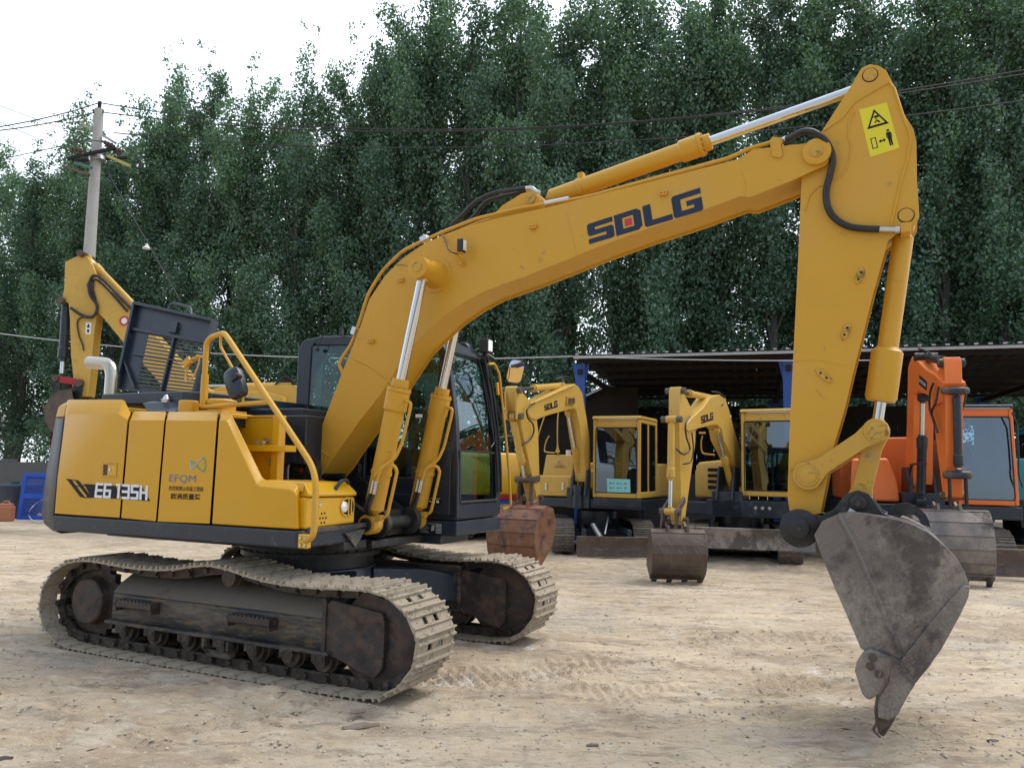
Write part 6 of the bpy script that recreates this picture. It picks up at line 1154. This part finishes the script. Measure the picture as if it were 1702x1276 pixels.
for (zl,zh) in ((.10,.50),(.62,1.02)):
    for k in range(-8,14):
        for s in (-1,1):
            x0=-.30+k*.06; a=(x0,zl); b=(x0+s*(zh-zl),zh)
            # clip to the opening
            def clip(a,b):
                dx=b[0]-a[0]; t0,t1=0,1
                for lo_,hi_ in ((-.30,.30),):
                    if dx>0: t0=max(t0,(lo_-a[0])/dx); t1=min(t1,(hi_-a[0])/dx)
                    else: t0=max(t0,(hi_-a[0])/dx); t1=min(t1,(lo_-a[0])/dx)
                return t0,t1
            t0,t1=clip(a,b)
            if t1-t0>.05: mb.bar((a[0]+(b[0]-a[0])*t0,0,a[1]+(b[1]-a[1])*t0),(a[0]+(b[0]-a[0])*t1,0,a[1]+(b[1]-a[1])*t1),.013,.012)
mb.v=tm(T4,mb.v); build('lattice',mb,bpm,BX)
g=atg(4,862); TK=thing('tank','dark blue round plastic tub with lid behind the jerrycan','tub',loc=(g.x,g.y+.6,0)); mb=MB(); mb.lathe((0,0,0),(0,0,1),[(0,.46),(.1,.5),(.8,.56),(.86,.58)],28); build('tub_body',mb,paint('dark_blue_plastic',(.03,.045,.07),.4,.4,(.12,.12,.12),3),TK); mb=MB(); mb.lathe((0,0,.861),(0,0,1),[(0,.60),(.04,.60),(.06,.5),(.07,.05)],28); mb.cyl((.0,-.2,.93),(.0,-.2,.99),.12,n=12); build('tub_lid',mb,paint('teal_lid',(.03,.07,.10),.4),TK)
g=atg(8,866); JC=thing('jerrycan','orange brown plastic jerrycan on the ground at the left edge','jerrycan',loc=(g.x,g.y,0),rot=R(6)); mb=MB(); mb.box(-.22,.19,-.12,.12,0,.40); mb.box(-.16,.16,-.10,.10,.38,.46); build('can_body',mb,M['plast'],JC,bev=.04,bseg=3); mb=MB(); mb.tube([(-.10,0,.44),(-.06,0,.51),(.06,0,.51),(.10,0,.44)],.02,n=8,fil=.03); build('handle',mb,M['plast'],JC)
g=atg(-3,850); HW=thing('hose_coil','dark ring-shaped hose coil standing behind the jerrycan','hose coil',loc=(g.x+.02,g.y+.3,.0)); mb=MB(); mb.tube([(math.cos(a)*.26,.02*math.sin(3*a),.62+math.sin(a)*.30) for a in [k*2*PI/24 for k in range(25)]],.035,n=8); mb.tube([(math.cos(a)*.18,.06,.62+math.sin(a)*.22) for a in [k*2*PI/24 for k in range(25)]],.03,n=8); mb.box(-.04,.04,.0,.06,0,.36); build('coil',mb,M['rust'],HW)
g=atg(43,856); BN=thing('bag','crumpled pale bag lying between tub and pallet','bag',loc=(g.x,g.y,0)); mb=MB(); mb.lathe((0,0,0),(0,0,1),[(0,.10),(.05,.13),(.14,.10),(.22,.04),(.3,.05)],9); build('bag_body',mb,paint('pale_bag',(.45,.42,.38),.8,.3,(.2,.16,.12),6),BN)
mb=MB(); mb.tube([tuple(p) for p in spline([atg(70,830,.5),atg(54,842,.35),atg(48,856,.12),atg(60,868,.02),atg(75,866,.02)],6)],.012,n=6); o=build('hose',mb,M['wirew']); tag(o,'thin pale hose looping over the blue pallet to the ground','hose')
# ================================================================ trees
def leafmat(name,a,b,tr):
    m,t,bs,N,L=nodes(name); oi=N('ShaderNodeObjectInfo'); geo=N('ShaderNodeNewGeometry'); tc=N('ShaderNodeTexCoord')
    nz=N('ShaderNodeTexNoise'); nz.inputs['Scale'].default_value=.9; nz.inputs['Detail'].default_value=3; L(tc.outputs['Object'],nz.inputs[0])
    ad=N('ShaderNodeMath'); ad.operation='ADD'; L(geo.outputs['Random Per Island'],ad.inputs[0]); L(nz.outputs[0],ad.inputs[1]); 
    ad2=N('ShaderNodeMath'); ad2.operation='MULTIPLY_ADD'; ad2.inputs[1].default_value=.35; L(oi.outputs['Random'],ad2.inputs[0]); L(ad.outputs[0],ad2.inputs[2])
    dv=N('ShaderNodeMapRange'); dv.inputs[1].default_value=.35; dv.inputs[2].default_value=1.75; L(ad2.outputs[0],dv.inputs[0])
    mx_=N('ShaderNodeMix'); mx_.data_type='RGBA'; mx_.inputs[6].default_value=a+(1,); mx_.inputs[7].default_value=b+(1,); L(dv.outputs[0],mx_.inputs[0])
    L(mx_.outputs[2],bs.inputs['Base Color']); bs.inputs['Roughness'].default_value=.42; bs.inputs['Specular IOR Level'].default_value=.45
    tl=N('ShaderNodeBsdfTranslucent'); mc=N('ShaderNodeMix'); mc.data_type='RGBA'; mc.blend_type='MULTIPLY'; mc.inputs[0].default_value=1; mc.inputs[7].default_value=(1.1,1.35,.6,1); L(mx_.outputs[2],mc.inputs[6]); L(mc.outputs[2],tl.inputs[0])
    ms=N('ShaderNodeMixShader'); ms.inputs[0].default_value=tr; L(bs.outputs[0],ms.inputs[1]); L(tl.outputs[0],ms.inputs[2]); L(ms.outputs[0],t.nodes['Material Output'].inputs[0]); return m
LM=[leafmat('poplar_leaves',(.030,.076,.048),(.20,.325,.21),.3),leafmat('poplar_leaves_grey',(.034,.080,.058),(.20,.32,.235),.3)]
def crown_mesh(seed,H,Rm,n):
    r=np.random.default_rng(seed); cl=[]; nb=30
    for b in range(nb):           # ascending branches, each carrying a string of leafy clumps
        a=r.uniform(0,2*PI); z0=r.uniform(.10,.80)*H; L=(1-z0/H)*.42*H*.55+1.0; sp=r.uniform(.35,.75)
        env=lambda z:Rm*min(1,(z/H-.02)/.16)*max(.15,min(1,(1-z/H)/.30))**.7
        for k in range(7):
            t=(k+1)/7; z=z0+L*t*.95; 
            if z>H: break
            rr=min(L*sp*t,env(z)*1.05); cl.append((math.cos(a)*rr+r.normal(0,.12),math.sin(a)*rr+r.normal(0,.12),z,r.uniform(.34,.74)*(1-.30*z/H)))
    for k in range(18): z=H*(.60+.4*k/18); cl.append((r.normal(0,.22),r.normal(0,.22),z,.50*(1.2-k/18)))
    for k in range(16): a=r.uniform(0,2*PI); cl.append((math.cos(a)*Rm*.9*r.uniform(.3,1),math.sin(a)*Rm*.9*r.uniform(.3,1),r.uniform(1.0,3.6),r.uniform(.35,.6)))
    cl=np.array(cl); w_=cl[:,3]**2; idx=r.choice(len(cl),n,p=w_/w_.sum()); c=cl[idx]
    d=r.normal(size=(n,3)); d/=np.linalg.norm(d,axis=1)[:,None]; rad=c[:,3]*r.uniform(.2,1.12,n)**.7; p=c[:,:3]+d*rad[:,None]*np.array([1,1,.9])
    p+=r.normal(0,.05,(n,3)); p[:,2]=np.maximum(p[:,2],.25)
    # leaf: folded rhombus
    s=r.uniform(.038,.066,n); nn=d*.6+r.normal(size=(n,3))*.75+np.array([0,0,.35]); nn/=np.linalg.norm(nn,axis=1)[:,None]
    u=np.cross(nn,r.normal(size=(n,3))); u/=np.linalg.norm(u,axis=1)[:,None]; v=np.cross(nn,u)
    V=np.empty((n,4,3)); V[:,0]=p-u*s[:,None]; V[:,1]=p+v*s[:,None]*.8+nn*s[:,None]*.25-u*s[:,None]*.2; V[:,2]=p+u*s[:,None]*1.1; V[:,3]=p-v*s[:,None]*.8+nn*s[:,None]*.25-u*s[:,None]*.2
    me=bpy.data.meshes.new('crown'); me.vertices.add(n*4); me.vertices.foreach_set('co',V.reshape(-1)); me.loops.add(n*4); me.loops.foreach_set('vertex_index',np.arange(n*4,dtype=np.int32)); me.polygons.add(n); me.polygons.foreach_set('loop_start',np.arange(n,dtype=np.int32)*4); me.polygons.foreach_set('loop_total',np.full(n,4,dtype=np.int32)); me.update(calc_edges=True); me.validate(); return me
def trunk_mesh(seed,H):
    r=random.Random(seed); mb=MB(); z=0; P_=[]; x=y=0
    for k in range(12): P_.append((x,y,H*.80*k/11)); x+=r.uniform(-.08,.08); y+=r.uniform(-.08,.08)
    mb.tube(P_,.2,n=9,rf=lambda i:.19*(1-i/12.5)+.015)
    for k in range(26):
        i=r.randint(1,9); p=Vector(P_[i]).lerp(Vector(P_[i+1]),r.random()); a=r.uniform(0,2*PI); L=r.uniform(1.2,3.4)*(1-i/16); d=Vector((math.cos(a)*.5,math.sin(a)*.5,1)); q=p+d*L*.5; e=q+Vector((math.cos(a)*.25,math.sin(a)*.25,1))*L*.5
        mb.tube([tuple(p),tuple(q),tuple(e)],.05,n=5,rf=lambda i:(.055,.03,.008)[i])
    return mb
CR=[crown_mesh(s,H,Rm,n) for s,H,Rm,n in ((1,17.5,1.75,36000),(2,18.5,2.0,39000),(3,16.5,1.6,33000),(4,18,1.9,37000))]
TRK=[trunk_mesh(s,H) for s,H in ((1,17.5),(2,18.5),(3,16.5),(4,18))]; TM=[]
def tree(i,x,y,sc,rot,label,group,lm=0,wide=1):
    o=thing('poplar_tree',label,'tree',loc=(x,y,0),rot=rot,group=group); o.scale=(sc*wide,sc*wide,sc)
    k=i%4
    if len(TM)<=k or TM[k] is None:
        while len(TM)<=k: TM.append(None)
        t=build('trunk',TRK[k],M['bark'],o); TM[k]=t
    else: t=bpy.data.objects.new('trunk',TM[k].data); COL.objects.link(t); t.parent=o
    c=bpy.data.objects.new('crown',CR[k]); COL.objects.link(c); c.parent=o
    if not CR[k].materials: CR[k].materials.append(LM[k%2])
    return o
random.seed(11)
def rowpt(px,A=(-24.,34.),B=(24.,22.)):
    r_=ray(px,700); k=r_.x/r_.y; # x = k*y
    dx,dy=B[0]-A[0],B[1]-A[1]; t=(k*A[1]-A[0])/(dx-k*dy); return A[0]+dx*t,A[1]+dy*t
front=[(-70,232,'poplar at the left edge with a low rounded top'),(25,262,'short poplar between the left edge and the utility pole'),(110,200,'poplar directly behind the utility pole'),(180,215,'poplar just right of the utility pole, its top lower than its neighbour'),
(245,128,'poplar above the open hood with a pointed top clear of the lines'),(318,130,'poplar behind the hand rail, second pointed top right of the pole'),(395,142,'poplar left of the dark cab with a slightly lower top'),(478,98,'poplar behind the rear of the dark cab'),(560,95,'poplar standing behind the lower boom, the last one with its top below the frame'),
(622,60,'poplar left of the tall one that reaches the sky gap'),(692,-25,'tall poplar whose top rises beside the pale sky gap'),(768,-15,'poplar behind the boom cylinder pin'),(850,-70,'poplar behind the wing mirror'),(935,-40,'poplar behind the arm of the nearer small yellow excavator'),(1025,-75,'poplar rising behind the left half of the boom lettering'),(1110,-60,'poplar rising behind the right half of the boom lettering'),
(1200,-90,'poplar behind the chrome rod of the arm cylinder'),(1290,-70,'poplar just left of the raised arm'),(1385,-100,'poplar hidden behind the raised arm'),(1480,-80,'poplar behind the warning sticker side of the arm'),(1575,-110,'poplar above the orange excavator'),(1665,-90,'poplar above the right end of the shed roof'),(1760,-100,'poplar at the right edge of the frame')]
HS=(17.5,18.5,16.5,18)
for i,(px,py,lab) in enumerate(front):
    x,y=rowpt(px); y+=random.uniform(-.5,.5); py-=(75 if 600<px<900 else 45 if px>=900 else 28); v=wp(px,py,y); sc=v.z/(HS[i%4]*(.935 if px<600 else .96)); tree(i,x,y,sc,random.uniform(0,6.28),lab,'poplars in the row behind the yard',wide=min(1.25,1/sc*1.0+.05))
for i in range(17):
    x,y=rowpt(-95+i*115,(-26.,38.5),(28.,25.5)); top=np.interp(-95+i*115,[-100,150,250,600,680,1800],[250,200,150,120,10,-90]); sc=wp(-95+i*115,top,y).z/HS[(i+1)%4]; tree(i+1,x,y,sc,random.uniform(0,6.28),'poplar of the back row, seen through gaps of the front row','poplars of the second row',wide=1.15)
# ================================================================ ground
def vnoise(x,y,seed):
    r=np.random.default_rng(seed); G=r.random((256,256)); xi=np.floor(x).astype(int); yi=np.floor(y).astype(int); fx=x-xi; fy=y-yi; fx=fx*fx*(3-2*fx); fy=fy*fy*(3-2*fy)
    g=lambda a,b:G[a%256,b%256]; return (g(xi,yi)*(1-fx)+g(xi+1,yi)*fx)*(1-fy)+(g(xi,yi+1)*(1-fx)+g(xi+1,yi+1)*fx)*fy-.5
def fbm(x,y,seed,o=4): return sum(vnoise(x*2**k,y*2**k,seed+k)*.5**k for k in range(o))
def geo(a,b,st,far,q=1.12):
    c=list(np.arange(a,b,st)); s=st; v=c[-1]
    while v<far: s*=q; v+=s; c.append(v)
    return c
xs=geo(-5.8,6.6,.024,400); s=.024; v=-5.8; l=[]
while v>-400: s*=1.12; v-=s; l.append(v)
xs=np.array(l[::-1]+xs); ys=geo(3.6,11.5,.024,600,1.05); s=.05; v=3.6; l=[]
while v>-60: s*=1.25; v-=s; l.append(v)
ys=np.array(l[::-1]+ys)
GX,GY=np.meshgrid(xs,ys); 
warp=fbm(GX*.5,GY*.5,90,2)*.6
Z=fbm(GX*.6,GY*.6,1,3)*.035+fbm(GX*3,GY*3,11,4)*.018+fbm(GX*11,GY*11,21,3)*.011
# long scrape marks roughly along the line of machines, and combed streaks left by bucket teeth
def streak(ang,fr,amp,seed,mask):
    c,s=math.cos(ang),math.sin(ang); u=GX*c+GY*s; v_=-GX*s+GY*c; return amp*fbm(u*.7,(v_+warp*.25)*fr,seed,2)*mask
m1=np.clip(fbm(GX*.35,GY*.35,31,2)*3+.55,0,1); m2=np.clip(fbm(GX*.4,GY*.4,37,2)*3+.3,0,1)
Z+=streak(R(4),15,.036,41,m1)+streak(R(-22),18,.036,47,m2)+streak(R(30),15,.028,53,1-m1)
# crawler prints: bars inside two curved bands
def prints(cx,cy,rad,w0,depth,per,a0,a1):
    dx,dy=GX-cx,GY-cy; rr=np.hypot(dx,dy); an=np.arctan2(dy,dx); m=np.clip((w0/2-np.abs(rr-rad))/.05,0,1)*(an>a0)*(an<a1)*np.clip(fbm(GX*1.3,GY*1.3,71,2)*3+.6,0,1)
    return -depth*m*(.45+.55*np.sign(np.sin(an*rad*2*PI/per))*np.abs(np.sin(an*rad*2*PI/per))**.5)
Z+=prints(1.2,3.0,3.6,.5,.03,.09,R(95),R(170))+prints(.2,10.3,4.6,.5,.026,.085,R(-130),R(-60))+prints(4.5,2.0,6.0,.5,.026,.09,R(70),R(150))
for off,dep in ((0,.02),(1.9,.02),(6.2,.018),(8.0,.018)):       # long wheel ruts crossing the yard
    cc_=(GY-(5.2+off*.55))-.10*(GX)+.5*np.sin(GX*.35+off)*.4; Z+=-dep*np.exp(-(cc_/.13)**2)*np.clip(fbm(GX*.5,GY*.5,83+int(off),2)*3+.7,0,1)*(1+.25*np.sign(np.sin(GX*42))) + dep*.5*np.exp(-((np.abs(cc_)-.22)/.07)**2)
Z+=.03*np.exp(-(((GX-.65)/.5)**2+((GY-7.3)/.35)**2))     # loose heap by the far track
fade=np.clip((40-GY)/25,0,1)*np.clip((40-np.abs(GX))/25,0,1); Z*=fade
# keep the dirt level under the machine's tracks
for tr in (-1,1):
    lx=(GX-X.o.x)*math.cos(X.a)+(GY-X.o.y)*math.sin(X.a); ly=-(GX-X.o.x)*math.sin(X.a)+(GY-X.o.y)*math.cos(X.a)
    d_=np.maximum(np.abs(lx)-1.8,np.abs(ly-tr*.995)-.26); m=np.clip(d_/.12,0,1); Z=Z*m+(-.004)*(1-m)+.018*np.exp(-((d_-.05)/.05)**2)*(d_>-.02)
Z=np.minimum(Z,.05)
ny,nx=GX.shape; V=np.stack([GX,GY,Z],-1).reshape(-1,3); I=np.arange(ny*nx).reshape(ny,nx); F_=np.stack([I[:-1,:-1],I[:-1,1:],I[1:,1:],I[1:,:-1]],-1).reshape(-1,4)
me=bpy.data.meshes.new('ground'); me.vertices.add(len(V)); me.vertices.foreach_set('co',V.reshape(-1)); nf=len(F_); me.loops.add(nf*4); me.loops.foreach_set('vertex_index',F_.reshape(-1).astype(np.int32)); me.polygons.add(nf); me.polygons.foreach_set('loop_start',np.arange(nf,dtype=np.int32)*4); me.polygons.foreach_set('loop_total',np.full(nf,4,dtype=np.int32)); me.update(calc_edges=True); me.shade_smooth()
m,t,bs,N,L=nodes('dry_dirt'); tc=N('ShaderNodeTexCoord')
def nz(sc,det,rough=.6,st=(1,1,1),rot=0):
    mp=N('ShaderNodeMapping'); mp.inputs[3].default_value=st; mp.inputs[2].default_value=(0,0,rot); L(tc.outputs['Object'],mp.inputs[0]); n_=N('ShaderNodeTexNoise'); n_.inputs['Scale'].default_value=sc; n_.inputs['Detail'].default_value=det; n_.inputs['Roughness'].default_value=rough; L(mp.outputs[0],n_.inputs[0]); return n_.outputs[0]
def ramp(f,a,b,o=1):
    r_=N('ShaderNodeMapRange'); r_.inputs[1].default_value=a; r_.inputs[2].default_value=b; r_.inputs[4].default_value=o; L(f,r_.inputs[0]); return r_.outputs[0]
def mixc(f,a,b):
    x=N('ShaderNodeMix'); x.data_type='RGBA'; L(f,x.inputs[0])
    if isinstance(a,tuple): x.inputs[6].default_value=a+(1,)
    else: L(a,x.inputs[6])
    x.inputs[7].default_value=b+(1,); return x.outputs[2]
c=mixc(ramp(nz(.55,6,.65),.40,.60),(.69,.565,.40),(.46,.36,.245)); c=mixc(ramp(nz(2.2,8,.7),.47,.62,.7),c,(.68,.60,.475)); c=mixc(ramp(nz(1.3,12,.75,(1,3.6,1),R(8)),.51,.62,.75),c,(.27,.21,.15)); c=mixc(ramp(nz(2.6,12,.78,(1,5,1),R(-12)),.55,.62,.6),c,(.30,.24,.18)); c=mixc(ramp(nz(7,12,.8),.56,.66,.5),c,(.30,.24,.18)); c=mixc(ramp(nz(14,12,.8,(1,2.6,1),R(6)),.58,.65,.5),c,(.22,.175,.13)); c=mixc(ramp(nz(5,10,.75,(1,4,1),R(4)),.52,.60,.5),c,(.72,.635,.50)); c=mixc(ramp(nz(26,6,.7),.62,.72,.45),c,(.2,.16,.125)); c=mixc(ramp(nz(.8,10,.7,(1,2.5,1),R(-20)),.50,.60,.55),c,(.36,.285,.205)); c=mixc(ramp(nz(1.1,8,.75),.635,.67,.85),c,(.82,.82,.84)); c=mixc(ramp(nz(.33,4,.6,(1,1,1),1.0),.58,.68,.45),c,(.40,.37,.33))
L(c,bs.inputs['Base Color']); bs.inputs['Roughness'].default_value=.92; bs.inputs['Specular IOR Level'].default_value=.2
bp=N('ShaderNodeBump'); bp.inputs['Strength'].default_value=.8; bp.inputs['Distance'].default_value=.028
sm=N('ShaderNodeMath'); sm.operation='ADD'; L(nz(16,12,.75),sm.inputs[0]); L(nz(9,8,.7,(.35,3,1),R(10)),sm.inputs[1]); sm2=N('ShaderNodeMath'); sm2.operation='ADD'; L(sm.outputs[0],sm2.inputs[0]); L(nz(55,6,.7),sm2.inputs[1]); L(sm2.outputs[0],bp.inputs['Height']); L(bp.outputs[0],bs.inputs['Normal'])
me.materials.append(m); go=bpy.data.objects.new('ground',me); COL.objects.link(go); go['kind']='structure'
M['plank']=paint('weathered_plank',(.20,.155,.12),.85,.5,(.10,.06,.04),6)
# clods, stones and chips
def scatter(name,mat,n,smin,smax,flat,yr,xr,seed,label,pw=2.2,long=0):
    r=np.random.default_rng(seed); ico=[]; vs=[]; fs=[]
    base=np.array([(0,0,1),(.9,0,.3),(.28,.85,.3),(-.72,.53,.3),(-.72,-.53,.3),(.28,-.85,.3),(.7,.5,-.5),(-.3,.8,-.5),(-.9,0,-.5),(-.3,-.8,-.5),(.7,-.5,-.5)]); bf=[(0,1,2),(0,2,3),(0,3,4),(0,4,5),(0,5,1),(1,6,2),(2,6,7),(2,7,3),(3,7,8),(3,8,4),(4,8,9),(4,9,5),(5,9,10),(5,10,1),(1,10,6)]
    for i in range(n):
        y=yr[0]+(yr[1]-yr[0])*r.random()**1.6; x=r.uniform(*xr)*max(.7,y/8); 
        k=r.normal(0,.22,2)
        if i%12: x=cx+k[0]*1.6; y=max(yr[0],cy+k[1])
        else: cx,cy=x,y
        s=smin+(smax-smin)*r.random()**pw; b=base*(1+r.normal(0,.22,base.shape)); b=b*np.array([s*(1+long*r.random()),s*.8,s*flat]); a=r.uniform(0,2*PI) if not long else r.normal(.1,.5); ca,sa=math.cos(a),math.sin(a)
        ix=min(nx-1,max(0,np.searchsorted(xs,x))); iy=min(ny-1,max(0,np.searchsorted(ys,y)))
        b=np.stack([b[:,0]*ca-b[:,1]*sa+x,b[:,0]*sa+b[:,1]*ca+y,b[:,2]+Z[iy,ix]+s*flat*.25],-1); o=len(vs); vs+=b.tolist(); fs+=[tuple(v+o for v in f) for f in bf]
    me=bpy.data.meshes.new(name); me.from_pydata(vs,[],fs); me.materials.append(mat); o=bpy.data.objects.new(name,me); COL.objects.link(o); o['kind']='stuff'; o['label']=label; o['category']='debris'; return o
scatter('dirt_clods',paint('clod_dirt',(.50,.425,.325),.95,.6,(.16,.13,.1),3,vari=.2),34000,.0015,.016,.6,(3.9,16),(-7,8),5,'loose clods of pale dirt strewn over the yard',4)
scatter('gravel_chips',paint('chip_grey',(.30,.29,.27),.9,.5,(.5,.5,.48),9,vari=.3),2600,.002,.012,.5,(3.9,15),(-7,8),6,'small grey stones strewn over the yard',3)
scatter('wood_chips',paint('chip_brown',(.10,.07,.05),.9,.4,(.25,.16,.1),3,vari=.4),900,.003,.013,.25,(3.9,14),(-7,8),8,'dark splinters and bark scraps strewn over the yard',3,long=3)
for (px,py,l,a,lab,mt) in ((600,1212,.22,.35,'grey brown splintered plank lying before the near track','plank'),(985,1243,.07,.1,'small reddish stone in the foreground below the middle','plank'),(595,1188,.10,.5,'short dark twig scrap just behind the splintered plank','plank'),(5,1266,.09,.2,'reddish brown stone at the lower left corner','rust'),(1650,1236,.07,.2,'small dark stone near the lower right corner','rust'),(1330,1002,.05,0,'black lump of dirt left of the big bucket','rust')):
    p=atg(px,py); r=random.Random(px); mb=MB(); R_=[]
    for k in range(6):
        t=k/5-.5; w__=.16*l*(1-abs(t)*1.2)+.006; R_.append([(t*l,math.cos(q*PI/3)*w__*r.uniform(.7,1.3),math.sin(q*PI/3)*w__*.5*r.uniform(.7,1.3)+.012) for q in range(6)])
    mb.loft(R_); o=build('splinter' if l>.1 else 'stone',mb,M[mt]); o.location=(p.x,p.y,.008); o.rotation_euler=(0,0,a); tag(o,lab,'debris')
